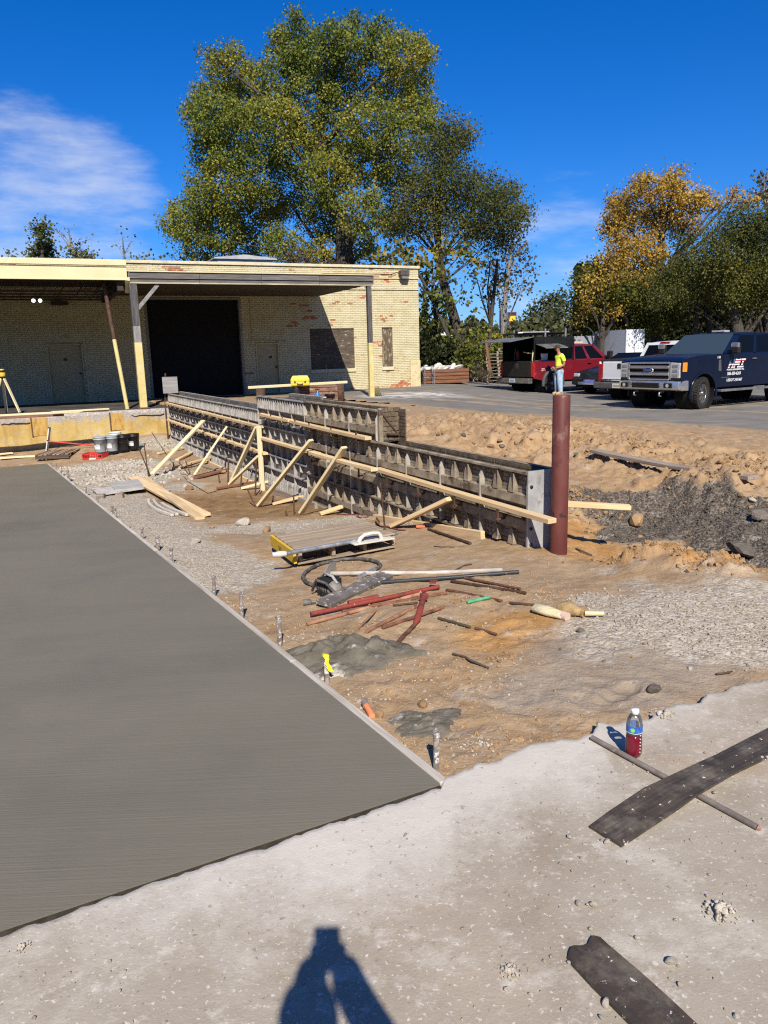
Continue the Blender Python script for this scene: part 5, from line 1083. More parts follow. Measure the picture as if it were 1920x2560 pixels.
B().box2((0, -0.05, 0), (L, 0.05, 0.014)).obj('blade', CRM, t, bevel=0.003)
B().tube([(L * .16, 0, .012), (L * .2, 0, .05), (L * .3, 0, .078), (L * .5, 0, .085), (L * .64, 0, .078), (L * .70, 0, .05), (L * .72, 0, .012)], [.022, .02, .017, .016, .017, .02, .022], 12).obj('handle', CRM, t)

# ------------------------------------------------------------------ vibrator: motor, hose loop, plug
def z3(x, y): return 600 + x / 3.95, 1260 + y / 3.95
t = thing('concrete_vibrator', 'grey electric concrete vibrator with a long black hose loop', 'vibrator', tg(*z3(880, 900)))
o0 = t.location.copy()
HOSE = mat('dusty_hose', [(0.045, 0.042, 0.04), (0.08, 0.075, 0.07), (0.2, 0.19, 0.18)], scale=14, rough=0.75, spots=[((0.45, 0.43, 0.4), 20, 0.66, 0.03)])
pts = [tg(*z3(*q), .02) - o0 for q in ((790, 830), (720, 822), (655, 795), (620, 745), (640, 700), (700, 655), (790, 612), (900, 585), (1020, 565), (1150, 558), (1280, 570), (1360, 595), (1390, 625), (1365, 652), (1310, 675))]
pts[0].z += .05; B().tube(pts, 0.0165, 10).obj('hose', HOSE, t)
B().tube([tg(*z3(1330, 668), .02) - o0, tg(*z3(1180, 740), .015) - o0], [.018, .022], 10).obj('vibrator_head', GALV, t)
MOT = mat('grey_motor', [(0.12, 0.11, 0.10), (0.2, 0.19, 0.17), (0.3, 0.28, 0.25)], scale=9, rough=0.7, bump=0.3, spots=[((0.42, 0.4, 0.36), 10, 0.6, 0.06)])
ax = (tg(*z3(990, 900)) - tg(*z3(780, 850))); ax.z = 0; ax = ax.normalized(); sd = Vector((-ax.y, ax.x, 0)); L = 0.19
rg = []
for f, r in ((-.55, .03), (-.5, .055), (-.3, .068), (.1, .072), (.35, .066), (.5, .045), (.55, .02)):
    rg.append([ax * (f * L * 1.25) + sd * math.cos(a) * r + Vector((0, 0, .07 + math.sin(a) * r * .95)) for a in [2 * math.pi * k / 14 for k in range(14)]])
B().loft(rg).obj('motor', MOT, t)
for k in range(5): B().box(ax * (-.05 + .03 * k) + Vector((0, 0, .072)), (.008, .15, .15), Matrix((ax, sd, Vector((0, 0, 1)))).transposed()).obj('cooling_fin', BLACK_P, t, bevel=.03)
for s in (1, -1): B().tube([ax * -.11 + Vector((0, 0, .03)) - sd * .085 * s, ax * -.02 + Vector((0, 0, .05 + .09 * (s > 0))) - sd * .10 * s, ax * .1 + Vector((0, 0, .05 + .09 * (s > 0))) - sd * .095 * s, ax * .15 + Vector((0, 0, .06)) - sd * .04 * s], .011, 8).obj('frame_tube', HOSE, t)
B().tube([ax * -.10 + Vector((0, 0, .13)), ax * -.05 + Vector((0, 0, .17)), ax * .06 + Vector((0, 0, .165)), ax * .12 + Vector((0, 0, .12))], .012, 8).obj('handle', mat('worn_handle', [(.05, .05, .05), (.5, .49, .47)], scale=6, rough=.5), t)
B().tube([tg(*z3(860, 985), .012) - o0, tg(*z3(780, 990), .012) - o0, tg(*z3(705, 998), .015) - o0], .008, 8).obj('cord', HOSE, t)
q = tg(*z3(665, 998), .022) - o0; B().tube([q + Vector((-.028, 0, 0)), q + Vector((.03, 0, 0))], [.026, .020], 10).obj('plug', HOSE, t)

# ------------------------------------------------------------------ long tools, pipes, planks on the earth
def z4(x, y): return 740 + x / 2.9625, 1380 + y / 2.9625
t = thing('concrete_rake', 'long handled concrete rake with an upright steel blade', 'rake', tg(*z4(258, 188)))
o0 = t.location.copy(); e = tg(*z4(1530, 150), .02) - o0
HND = mat('cement_coated_handle', [(0.30, 0.27, 0.23), (0.42, 0.39, 0.35), (0.56, 0.54, 0.5)], scale=5, rough=0.85)
B().tube([(0, 0, .035), e * .3 + Vector((0, 0, .02)), e * .6, e], [.02, .019, .018, .017], 10).obj('handle', HND, t)
up = Vector((0, 0, 1)); sdv = Vector((-e.y, e.x, 0)).normalized(); B().loft([[sdv * a * 1.0 + up * z + Vector((d_, 0, 0)) for a, z in ((-.16, .0), (.16, .0), (.15, .10), (0, .135), (-.15, .10))] for d_ in (-.003, .003)], smooth=False).obj('blade', mat('blade_steel', [(.3, .3, .29), (.5, .49, .47)], rough=.5, metal=.5), t)
BLW = mat('blackened_plank', [(0.085, 0.075, 0.065), (0.14, 0.125, 0.11), (0.22, 0.2, 0.18)], scale=5, detail=8, rough=0.85, spots=[((0.50, 0.48, 0.44), 26, 0.58, 0.05), ((0.42, 0.40, 0.36), 6, 0.62, 0.08)])
a, c = tg(*z4(205, 420), .035), tg(*z4(670, 195), .03); o = board('grey_plank', a, c, 0.135, 0.035, BLW, 'grey plank spattered with cement across the red pipes', 'plank', roll=R(8))
rod('black_pipe', [tg(*z4(640, 242), .02), tg(*z4(1150, 208), .022), tg(*z4(1650, 165), .02)], 0.017, mat('black_pipe', [(0.02, 0.024, 0.028), (0.045, 0.05, 0.055)], scale=8, rough=.5, spots=[((.5, .5, .47), 15, .68, .03)]), 'straight black pipe lying on the earth above the red pipes', 'pipe')
PKR = mat('salmon_rusty_steel', [(0.16, 0.075, 0.045), (0.30, 0.15, 0.09), (0.40, 0.24, 0.15)], scale=5, rough=0.8, bump=.2, spots=[((.12, .06, .04), 9, .56, .08)])
items = [((110, 490), (1060, 285), .017, RED_ST, 'long red steel tube with a sleeve in the middle', .03), ((80, 550), (930, 322), .014, PKR, 'long salmon and rust rod beneath the red tube', .015), ((340, 455), (1115, 315), .012, RUST, 'dark rusty rod beside the red tube', .012),
         ((520, 605), (915, 405), .014, PKR, 'salmon rusty rod pointing down left below the red tube', .014), ((640, 575), (1085, 425), .012, RUST, 'rusty rod with white crumbs below the crossing tube', .012), ((455, 582), (590, 445), .009, PKR, 'short salmon rod near the concrete spill', .01),
         ((1115, 290), (1525, 375), .011, RUST, 'rusty rod running right from the end of the red tube', .011), ((1150, 228), (1700, 318), .013, RUST_D, 'dark rusty rod with a white crust on the right', .013), ((1250, 203), (1660, 285), .010, RUST, 'upper rusty rod on the right of the pile', .012),
         ((1580, 388), (1850, 412), .009, RUST_D, 'short dark bar left of the brushes', .011), ((720, 405), (900, 385), .008, RUST_D, 'thin dark bar half hidden under the red pile', .008)]
for a, c, r, mt, lab, dz in items:
    p, q = tg(*z4(*a), dz), tg(*z4(*c), dz); rod('steel_rod', [p, (p + q) / 2, q], r, mt, lab, 'rod', n=10)
p, q = tg(*z4(390, 415), .034), tg(*z4(610, 370), .036); rod('red_sleeve', [p, q], .024, RED_ST, 'short red sleeve on the long red tube', 'sleeve', n=12)
t = thing('red_turnbuckle', 'red form aligner brace with turnbuckle across the rods', 'turnbuckle', tg(*z4(760, 680), .014)); o0 = t.location.copy()
P_ = [tg(*z4(*q), dz) - o0 for q, dz in (((760, 680), .014), ((880, 560), .022), ((900, 530), .03), ((950, 380), .055), ((1000, 300), .06), ((1035, 250), .06))]
B().tube([P_[0], P_[1]], .014, 10).obj('lower_bar', RUST, t); B().tube([P_[1], P_[2], P_[3]], [.012, .024, .02], 10).obj('red_body', RED_ST, t)
B().box(P_[3], (.05, .05, .045), (0, 0, .6)).obj('collar', RED_ST, t, bevel=.008); q = (P_[4] + P_[5]) / 2; B().box(q, (.11, .05, .008), frame_x(P_[3], P_[5])).obj('end_plate', RED_ST, t)
GRN = mat('green_rod', [(.03, .22, .10), (.06, .32, .16), (.25, .35, .25)], scale=9, rough=.6)
rod('green_stick', [tg(*z4(1268, 388), .014), tg(*z4(1430, 355), .02)], .013, GRN, 'short green painted bar right of the red pile', 'bar')
rod('dark_stick', [tg(*z4(1055, 500), .01), tg(*z4(1170, 535), .012), tg(*z4(1290, 568), .01)], .010, mat('mossy_stick', [(.03, .10, .05), (.08, .06, .04), (.1, .07, .05)], scale=4, rough=.8), 'dark stick with a green end below the red pile', 'stick')
rod('dark_stick', [tg(*z4(1325, 575), .01), tg(*z4(1485, 620), .01)], .009, RUST_D, 'small dark stick beyond the green ended one', 'stick')
def z7(x, y): return 600 + x / 2.592, 1280 + y / 2.592
rod('bent_twig', [tg(*z7(1380, 930), .01), tg(*z7(1460, 955), .015), tg(*z7(1500, 985), .02), tg(*z7(1610, 1020), .008)], .007, W_DARK, 'thin bent twig on the earth below the sticks', 'twig')
rod('bent_twig', [tg(1138, 1428, .01), tg(1160, 1416, .01), tg(1180, 1412, .008)], .005, W_DARK, 'tiny twig beside the rake handle', 'twig')
rod('dark_bar', [tg(1071, 1326, .014), tg(1176, 1362, .014)], .016, RUST_D, 'dark flat bar lying before the low near run', 'bar', n=6)
rod('bent_twig', [tg(1085, 1367, .006), tg(1135, 1370, .006)], .004, W_DARK, 'thin twig before the low near run', 'twig')
rod('bolt', [tg(1790, 1690, .01), tg(1826, 1685, .01)], .006, RUST_D, 'small rusty bolt at the right of the earth', 'bolt')
# brushes
t = thing('cream_brush', 'cream bristled brush lying beside the tan broom head', 'brush', tg(1375, 1540)); o0 = t.location.copy(); a, c = tg(1336, 1528, .03) - o0, tg(1414, 1549, .02) - o0
BRI = mat('cream_bristle', [(.50, .42, .22), (.64, .57, .36), (.70, .64, .45)], scale=6, rough=.9, stretch=(1, 8, 8), bump=.6, bscale=30); BRT = mat('tan_bristle', [(.26, .17, .07), (.40, .28, .13), (.48, .36, .2)], scale=6, rough=.9, stretch=(1, 8, 8), bump=.6, bscale=30)
q = frame_x(a, c); Lb = (c - a).length
def flat_ring(x, wy, wz, n=14): return [a + q @ Vector((x, wy * math.cos(2 * math.pi * k / n) * (1 + .08 * math.sin(5 * k)), wz * math.sin(2 * math.pi * k / n))) for k in range(n)]
B().loft([flat_ring(0, .02, .012), flat_ring(Lb * .06, .052, .028), flat_ring(Lb * .5, .05, .03), flat_ring(Lb * .85, .036, .024), flat_ring(Lb, .03, .018)]).obj('bristles', BRI, t)
B().tube([c - (c - a) * .1, c + (c - a) * .06], .031, 12).obj('ferrule', mat('pink_band', [(.5, .36, .3), (.6, .46, .38)], rough=.6), t)
t = thing('tan_broom', 'round tan broom head with a short wooden handle', 'broom', tg(1430, 1545)); o0 = t.location.copy(); a, c, h = tg(1397, 1530, .04) - o0, tg(1462, 1545, .03) - o0, tg(1510, 1542, .02) - o0
q = frame_x(a, c); Lb = (c - a).length
B().loft([flat_ring(0, .03, .02), flat_ring(Lb * .1, .06, .04), flat_ring(Lb * .5, .058, .042), flat_ring(Lb * .85, .03, .026), flat_ring(Lb, .022, .02)]).obj('bristles', BRT, t)
B().tube([c - (c - a) * .08, c], .032, 12).obj('collar', BRT, t); B().tube([c, h], [.017, .014], 10).obj('handle', W_NEW, t)

# ------------------------------------------------------------------ red cord and its plug
def z5(x, y): return 860 + x / 5.53, 1240 + y / 5.53
CRD = mat('dusty_red_cord', [(.10, .03, .025), (.2, .06, .05), (.12, .05, .04)], scale=5, rough=.7)
pts = [tg(*z5(*q), .012) for q in ((-120, 262), (0, 265), (160, 268), (300, 262), (360, 270), (330, 300), (240, 310), (175, 300), (200, 280), (300, 255), (380, 262), (450, 310), (490, 370), (480, 415), (530, 437), (600, 440), (680, 460), (760, 482), (850, 490))]
rod('extension_cord', pts, .008, CRD, 'dusty red extension cord snaking behind the pallet', 'cord', n=6)
rod('cord', [tg(*z5(*q), .012) for q in ((440, 370), (480, 430), (530, 475), (570, 490))], .012, RUST_D, 'short black cord end beside the tall rebar', 'cord', n=6)
p = tg(1052, 1321, .018); o = B().tube([(-.05, 0, 0), (0, 0, .004), (.045, 0, 0)], [.018, .024, .02], 10).obj('orange_plug', mat('orange_plug', [(.75, .10, .03), (.8, .16, .06)], rough=.5), loc=p); tag(o, 'bright orange cord plug on the earth before the low run', 'plug')
rod('thin_cable', [tg(380, 1025 + 60, .05), tg(425, 1150, .02), tg(441, 1170, .015), tg(470, 1205, .01), tg(520, 1235, .01), tg(580, 1218, .012)], .006, RUST_D, 'thin dark cable trailing over the earth below the far braces', 'cable', n=6)

# ------------------------------------------------------------------ boards left of the form
board('loose_board', tg(334, 1207, .10), tg(512, 1294, .03), 0.19, 0.04, W_NEW, 'long upper new board of the crossed pair on wet earth', 'board', 'loose boards on the wet earth', roll=R(6))
board('loose_board', tg(363, 1203, .05), tg(500, 1300, .02), 0.14, 0.04, W_NEW, 'long lower new board of the crossed pair on wet earth', 'board', 'loose boards on the wet earth')
for a, c, bw_, lab in (((372, 1253), (431, 1293), -.10, 'outer bent thin strip beside the crossed boards'), ((384, 1254), (443, 1291), -.07, 'middle bent thin strip beside the crossed boards'), ((405, 1263), (468, 1292), -.03, 'inner thin strip beside the crossed boards')):
    board('bent_strip', tg(*a, .03), tg(*c, .03), .045, .04, CEMW, lab, 'board', 'bent strips beside the crossed boards', bow=bw_)
def sheet(name, corners, th, mt, label, cat='sheet', dz=.02):
    P4 = [tg(*q, dz) for q in corners]; zm = sum(p.z for p in P4) / 4; o0 = P4[0].copy(); vs = [Vector((p.x, p.y, zm)) - o0 for p in P4] + [Vector((p.x, p.y, zm + th)) - o0 for p in P4]
    o = B().add(vs, [(3, 2, 1, 0), (4, 5, 6, 7), (0, 1, 5, 4), (1, 2, 6, 5), (2, 3, 7, 6), (3, 0, 4, 7)]).obj(name, mt, loc=o0); return tag(o, label, cat)
SH1 = mat('cement_smeared_plywood', [(.34, .32, .28), (.5, .48, .44), (.22, .14, .08)], scale=4, rough=.8)
sheet('plywood_sheet', ((229, 1231), (247, 1243), (363, 1234), (344, 1217)), .02, SH1, 'cement smeared plywood sheet beside the rubble', dz=.06)
sheet('plywood_sheet', ((271, 1222), (288, 1235), (362, 1232), (346, 1214)), .02, mat('grey_sheet', [(.3, .29, .27), (.42, .41, .38)], scale=5, rough=.8), 'smaller grey sheet on top of the smeared plywood', dz=.085)
for q, lab in (((253, 1245), 'left'), ((300, 1243), 'right')): p = tg(*q); tag(B().box((0, 0, .03), (.12, .1, .07)).obj('support_block', W_OLD, loc=p), 'small block under the %s of the plywood sheet' % lab, 'block')
board('sheet_strip', tg(360, 1228, .03), tg(425, 1228, .03), .12, .03, W_GREY, 'grey strip beyond the plywood sheet', 'board')

# ------------------------------------------------------------------ by the dock face: pallets, crate, buckets, bull float
def pz(px, py, z=-0.74): return Vector(gnd(px, py, z))
a, c, d_ = pz(88, 1151), pz(173, 1147), pz(110, 1138); ang = math.atan2(c.y - a.y, c.x - a.x)
t = thing('dark_pallet', 'dark brown pallet lying flat before the dock', 'pallet', a, ang); L, D = (c - a).length, 1.1
for k in range(8): board('deck_slat', (L * (k + .4) / 8, 0, .12), (L * (k + .4) / 8 + .08, D, .12), .075, .02, W_OLD if k % 3 else W_BROWN, parent=t)
for y in (.03, D / 2, D - .03): board('stringer', (0, y, .06), (L, y, .06), .04, .09, W_DARK, parent=t)
a, c = pz(206, 1150), pz(256, 1150); ang = math.atan2(c.y - a.y, c.x - a.x); L = (c - a).length
t = thing('red_crate', 'red slatted plastic crate before the dock', 'crate', a, ang)
RC = mat('red_plastic', [(.42, .03, .03), (.52, .05, .045)], rough=.45)
for y in (0.0, .30):
    for z in (.01, .12): B().box2((0, y, z), (L, y + .015, z + .035)).obj('rail', RC, t)
    for k in range(9): B().box2((L * k / 8.4, y + .002, .04), (L * k / 8.4 + .012, y + .012, .12)).obj('slat', RC, t)
for x in (0, L - .015): B().box2((x, .015, .01), (x + .015, .30, .155)).obj('end_panel', RC, t)
B().box2((.015, .015, .0), (L - .015, .30, .01)).obj('base', RC, t); B().box2((L * .35, -.004, .012), (L * .68, -.0005, .04)).obj('white_mark', mat('white_print', [(.75, .75, .75), (.8, .8, .8)], rough=.5), t)
a, c = pz(255, 1135, -.70), pz(357, 1130, -.70); ang = math.atan2(c.y - a.y, c.x - a.x); L = (c - a).length
t = thing('grey_pallet', 'pale grey pallet carrying the buckets', 'pallet', a, ang)
for k in range(6): board('deck_slat', (0, .08 + .17 * k, .12), (L, .08 + .17 * k, .12), .14, .02, W_GREY, parent=t)
NOTCH = [(0, 0), (L * .22, 0), (L * .25, .05), (L * .4, .05), (L * .43, 0), (L * .62, 0), (L * .65, .05), (L * .8, .05), (L * .83, 0), (L, 0), (L, .11), (0, .11)]
for y in (0.0, .46, .92): B().prism(NOTCH, y, y + .045).obj('stringer', wood('pale_grey_wood', [(.32, .3, .27), (.44, .42, .38), (.5, .48, .45)]), t)
padZ = -.70 + .132
def bucket(px, py, body, lid, label, h=.37, sticker=True, z=padZ):
    p = Vector(gnd(px, py, z)); t = thing('bucket', label, 'bucket', p, group='buckets on the grey pallet'); r0, r1 = .128, .148
    B().lathe([(.001, 0), (r0, 0), (r0 + .003, .01), (r1, h - .06), (r1 + .008, h - .058), (r1 + .008, h - .045), (r1, h - .04), (r1 + .002, h - .01)], 28).obj('body', body, t)
    B().lathe([(.001, h + .004), (r1 - .02, h + .004), (r1 - .012, h + .012), (r1 + .006, h + .010), (r1 + .008, h - .018), (r1 + .002, h - .018)], 28).obj('lid', lid, t)
    B().tube([(math.cos(x) * (r1 + .012), -abs(math.sin(x)) * .05 - .13 * math.sin(x) ** 2, h - .05 - .13 * math.sin(x)) for x in [math.pi * k / 12 for k in range(13)]], .004, 6).obj('handle', STEEL_D, t)
    if sticker:
        b = B(); b.loft([[(math.sin(a_) * (r0 + .02 * z_ / h + .005), -math.cos(a_) * (r0 + .02 * z_ / h + .005), z_) for a_ in [(-.9 + .12 * k) for k in range(11)]] for z_ in (.08, .2)], caps=False, closed=False, smooth=False); b.obj('paper_sticker', mat('torn_paper_sticker', [(.6, .6, .58), (.68, .68, .66), (.3, .3, .3)], scale=7, rough=.8), t)
GB = mat('grey_bucket', [(.27, .30, .33), (.33, .36, .40)], rough=.45); BB = mat('black_bucket', [(.012, .012, .013), (.02, .02, .022)], rough=.4); WB_ = mat('white_bucket', [(.62, .60, .52), (.68, .66, .58)], rough=.45)
bucket(252, 1130, GB, GB, 'grey bucket at the left end of the grey pallet'); bucket(281, 1127, GB, GB, 'second grey bucket beside the black ones'); bucket(309, 1124, BB, BB, 'black bucket next to the grey ones', sticker=False); bucket(335, 1121, BB, BB, 'black bucket at the right end of the grey pallet', sticker=True); bucket(291, 1116, WB_, WB_, 'white bucket standing behind the others', sticker=False)
p0, p1 = pz(116, 1138, -.74), None; dk = bw(-14.0, DF - .10, 0)
t = thing('bull_float', 'bull float board leaning on the dock with a red pole', 'bull float', p0); n_ = (VB * 0.25 + Vector((0, 0, 1))).normalized()
e = Vector(at(124, 1068, p0.y + .12)) - p0; board('float_board', (0, 0, 0), e, .12, .03, mat('worn_white_board', [(.36, .35, .32), (.5, .49, .46), (.58, .57, .54)], scale=6, rough=.7), parent=t, roll=R(90))
m0 = e * .5 + Vector((.02, -.05, 0)); e2 = Vector(at(240, 1114, p0.y + .4)) - p0; B().tube([m0, e2], .018, 10).obj('red_pole', mat('red_pole', [(.5, .04, .04), (.6, .07, .06)], rough=.4), t); B().box(m0 - Vector((.0, -.02, 0)), (.05, .06, .08)).obj('bracket', STEEL_D, t)
for a, c, lab in (((0, 1148), (101, 1142), 'pale plank on the ground along the dock foot'), ((0, 1142), (32, 1139), 'short pale plank on top of the plank at the dock foot')):
    board('pale_plank', pz(*a) + Vector((0, 0, .03 if lab[0] == 'p' else .07)), pz(*c) + Vector((0, 0, .03 if lab[0] == 'p' else .07)), .14, .035, W_PALE, lab, 'plank')
# on top of the dock
def dz_(px, py, z): return Vector(gnd(px, py, z))
board('dock_plank', dz_(-60, 1042, .36), dz_(272, 1026, .34), .14, .045, W_PALE, 'long pale plank along the edge of the dock', 'plank', sag=-.01)
board('dock_plank', dz_(130, 1030, .40), dz_(271, 1022, .385), .14, .035, W_PALE, 'second pale plank stacked on the long dock plank', 'plank')
board('dock_beam', dz_(-80, 1049, .30), dz_(160, 1037, .30), .12, .055, W_BROWN, 'reddish brown beam under the pale dock planks', 'beam')
t = thing('laser_level', 'yellow laser level on a tripod at the left edge of the dock', 'laser level', bw(-14.95, CV + .55, .262), BA)
hz_ = 1.02; LY = mat('yellow_instrument', [(.62, .40, .03), (.68, .46, .05)], rough=.4)
B().lathe([(.001, 0), (.085, 0), (.09, .02), (.09, .10), (.082, .11)], 16, (0, 0, hz_)).obj('housing', LY, t); h = B().lathe([(.06, .11), (.06, .17)], 16, (0, 0, hz_)).obj('lantern', BLACK_P, t); B().lathe([(.07, .17), (.072, .2), (.001, .205)], 16, (0, 0, hz_)).obj('cap', LY, t); B().lathe([(.001, -.05), (.07, -.05), (.075, 0)], 12, (0, 0, hz_)).obj('tripod_head', BLACK_P, t)
for k, a_ in enumerate((-.6, 1.6, 3.7)):
    f = Vector((math.cos(a_) * .42, math.sin(a_) * .42, .0)); tp = Vector((math.cos(a_) * .05, math.sin(a_) * .05, hz_ - .04)); lg = board('leg', f + (tp - f) * .06, tp, .075, .03, W_PALE, parent=t); B().tube([f, f + (tp - f) * .1], [.008, .02], 8).obj('foot_spike', STEEL_D, t)

# ------------------------------------------------------------------ yard behind the form: stack, case, sprayer
Yk = 20.4
def yk(px, py, Y=Yk): return Vector(at(px, py, Y))
c0 = yk(746, 990); W_ = (yk(844, 990) - c0).length
t = thing('rusty_form_stack', 'stack of rusty ribbed steel forms behind the wall form', 'form stack', (c0.x, c0.y, .265), R(6))
RB = mat('rusty_forms', [(.12, .06, .04), (.2, .11, .075), (.32, .24, .18)], scale=4, rough=.85, rand=.2)
for k in range(5):
    f_ = B().box2((0, .0, .115 * k), (W_, .75, .115 * k + .075)).obj('form', RB, t); B().box2((0, -.02, .115 * k + .078), (W_, .77, .115 * k + .112)).obj('flange', RB, f_)
bl = yk(745, 985); o = B().lathe([(.001, 0), (.10, 0), (.10, .55), (.09, .58)], 16).obj('black_drum', BLACK_P, loc=(bl.x - .02, bl.y - .15, .265)); tag(o, 'small black drum under the yellow case', 'drum')
o = thing('instrument_case', 'yellow hard case standing on the black drum', 'case', yk(751, 963, Yk - .12), R(4)); o.location.z = .265 + .585
LYC = mat('yellow_case', [(.66, .46, .03), (.72, .52, .05)], rough=.4)
b = B(); Wc = .48
b.loft([[(-Wc / 2 + e_, -.17 + e_, z_), (Wc / 2 - e_, -.17 + e_, z_), (Wc / 2 - e_, .17 - e_, z_), (-Wc / 2 + e_, .17 - e_, z_)] for e_, z_ in ((.03, 0), (.0, .03), (0, .11))], smooth=False); b.obj('base_shell', LYC, o, bevel=.01)
b = B(); b.loft([[(-Wc / 2 + e_, -.17 + e_, z_), (Wc / 2 - e_, -.17 + e_, z_), (Wc / 2 - e_, .17 - e_, z_), (-Wc / 2 + e_, .17 - e_, z_)] for e_, z_ in ((-.004, .112), (.0, .18), (.05, .27))], smooth=False); ld = b.obj('lid', LYC, o, bevel=.01)
for x in (-.13, .13): B().box2((x - .02, -.182, .085), (x + .02, -.168, .135)).obj('latch', BLACK_P, o)
B().tube([(-.07, -.175, .09), (-.07, -.2, .05), (.07, -.2, .05), (.07, -.175, .09)], .012, 6).obj('handle', BLACK_P, o)
B().box2((-.06, -.08, .2702), (.08, .05, .272)).obj('label_plate', mat('white_print2', [(.6, .6, .6), (.66, .66, .66)], rough=.5), ld)
a, c = yk(620, 969, Yk + .3), yk(868, 955, Yk + 1.0); board('long_batten', a, c, .09, .07, W_PALE, 'long pale batten lying behind the yellow case', 'board')
for k, f in enumerate((.12, .92)): q = a + (c - a) * f; tag(B().lathe([(.001, 0), (.12, 0), (.12, q.z - .30), (.001, q.z - .30)], 12).obj('drum_support', RUST_D, loc=(q.x, q.y, .262)), 'dark drum carrying the %s end of the long batten' % ('left', 'right')[k], 'drum')
q = yk(794, 994, Yk - .45); t = thing('pump_sprayer', 'blue pump sprayer bottle before the rusty stack', 'sprayer', (q.x, q.y, .265 + .23))
BLU = mat('blue_plastic', [(.01, .13, .42), (.02, .18, .5)], rough=.35)
B().lathe([(.001, -.2), (.075, -.2), (.08, -.18), (.08, .12), (.06, .17), (.03, .19)], 20).obj('tank', BLU, t); B().lathe([(.03, .19), (.035, .2), (.035, .22), (.015, .225), (.015, .27)], 12).obj('pump', BLACK_P, t); B().box2((-.06, -.012, .265), (.06, .012, .29)).obj('handle', BLACK_P, t)
B().tube([(.02, -.03, .24), (-.04, -.07, .1), (-.09, -.09, -.12)], .008, 6).obj('wand', mat('white_wand', [(.6, .6, .6), (.65, .65, .65)], rough=.4), t)
tag(B().box((0, 0, -.105), (.5, .4, .5)).obj('support_box', RUST_D, loc=(q.x + .12, q.y + .05, .265 + .105 + .13 - .105)), 'dark box the blue sprayer stands on', 'box')
q = yk(819, 994, Yk - .35); t = thing('tool_bucket', 'black tool bucket right of the blue sprayer', 'bucket', (q.x, q.y, .265 + .26)); B().lathe([(.001, 0), (.12, 0), (.14, .11), (.145, .12), (.135, .115), (.115, .02)], 20).obj('body', BLACK_P, t); B().tube([(.0, -.05, .02), (.02, -.06, .16), (.06, -.05, .2)], .006, 6).obj('wire', mat('copper_wire', [(.5, .25, .12), (.55, .3, .15)], rough=.4), t); t.location.z = .52; t.location.x += .06

# ------------------------------------------------------------------ foreground: bottle, bar, rubber strips
p = gnd(1583, 1888, 0.004); t = thing('drink_bottle', 'clear plastic bottle half full of red drink with a blue label', 'bottle', p, R(8)); HB = .208
m, nt, out = new_mat('clear_plastic'); tr = nd(nt, 'ShaderNodeBsdfTransparent', {0: (.93, .95, .96, 1)}); gl = nd(nt, 'ShaderNodeBsdfGlossy', {1: .06}); df = nd(nt, 'ShaderNodeBsdfDiffuse', {0: (.75, .78, .8, 1)}); fr = nd(nt, 'ShaderNodeFresnel', {0: 1.5}); ms = nd(nt, 'ShaderNodeMixShader', {0: fr.outputs[0], 1: tr.outputs[0], 2: gl.outputs[0]}); m2 = nd(nt, 'ShaderNodeMixShader', {0: .07, 1: ms.outputs[0], 2: df.outputs[0]}); nt.links.new(m2.outputs[0], out.inputs[0]); CLR = m
JUICE = mat('red_drink', [(.12, .005, .016), (.15, .008, .022)], rough=.12, spec=.5)
prof = [(.001, .003), (.022, .002), (.029, .006), (.0335, .02), (.034, .045), (.0325, .055), (.0335, .07), (.032, .088), (.030, .1), (.0315, .106), (.0325, .112), (.0325, .142), (.0315, .148), (.031, .154), (.0285, .167), (.021, .182), (.0135, .190), (.0125, .196)]
B().lathe([(r, z) for r, z in prof if z > .097], 32).obj('bottle_wall', CLR, t)
jp = [(r, z) for r, z in prof if z < .0985] + [(.030, .099), (.001, .099)]; B().lathe(jp, 32).obj('drink', JUICE, t)
m, nt, out = new_mat('blue_wrap_label'); v = nd(nt, 'ShaderNodeTexCoord').outputs['Object']; sx = nd(nt, 'ShaderNodeSeparateXYZ', {0: v}); bk = nd(nt, 'ShaderNodeTexBrick', {'Vector': nd(nt, 'ShaderNodeMapping', {'Vector': v, 'Scale': (60, 60, 90)}).outputs[0], 'Color1': (.02, .07, .35, 1), 'Color2': (.03, .11, .45, 1), 'Mortar': (.35, .42, .55, 1), 'Mortar Size': .03})
c = ramp(nt, noise(nt, v, 30.0, 3.0), [(.012, .035, .16), (.02, .09, .40), (.05, .18, .55)], .35, .6); bs = nd(nt, 'ShaderNodeBsdfPrincipled', {'Base Color': c, 'Roughness': .35}); nt.links.new(bs.outputs[0], out.inputs[0])
lb = B().lathe([(.0328, .111), (.0332, .113), (.0332, .141), (.0328, .143)], 32).obj('label', m, t)
B().lathe([(.0336, .1115), (.0336, .1135)], 32).obj('white_stripe', mat('white_print3', [(.75, .78, .82), (.8, .82, .85)], rough=.4), lb)
gp = B(); a0 = R(-128); n = 14; gp.add([((.0338) * math.cos(a0 + .28 * math.cos(2 * math.pi * k / n)), (.0338) * math.sin(a0 + .28 * math.cos(2 * math.pi * k / n)), .127 + .0095 * math.sin(2 * math.pi * k / n)) for k in range(n)], [tuple(range(n))]); gp.obj('green_emblem', mat('green_emblem', [(.10, .42, .06), (.3, .6, .2)], scale=60, rough=.4), lb)
for k in range(6):
    aa = R(-70); zz = .03 + .0145 * k if k < 5 else .104
    B().box((.0342 * math.cos(aa), .0342 * math.sin(aa), zz), (.004, .004, .0018), (0, 0, aa)).box((.0342 * math.cos(aa), .0342 * math.sin(aa), zz), (.004, .0014, .0045), (0, 0, aa)).obj('level_mark', mat('white_print3', []), t)
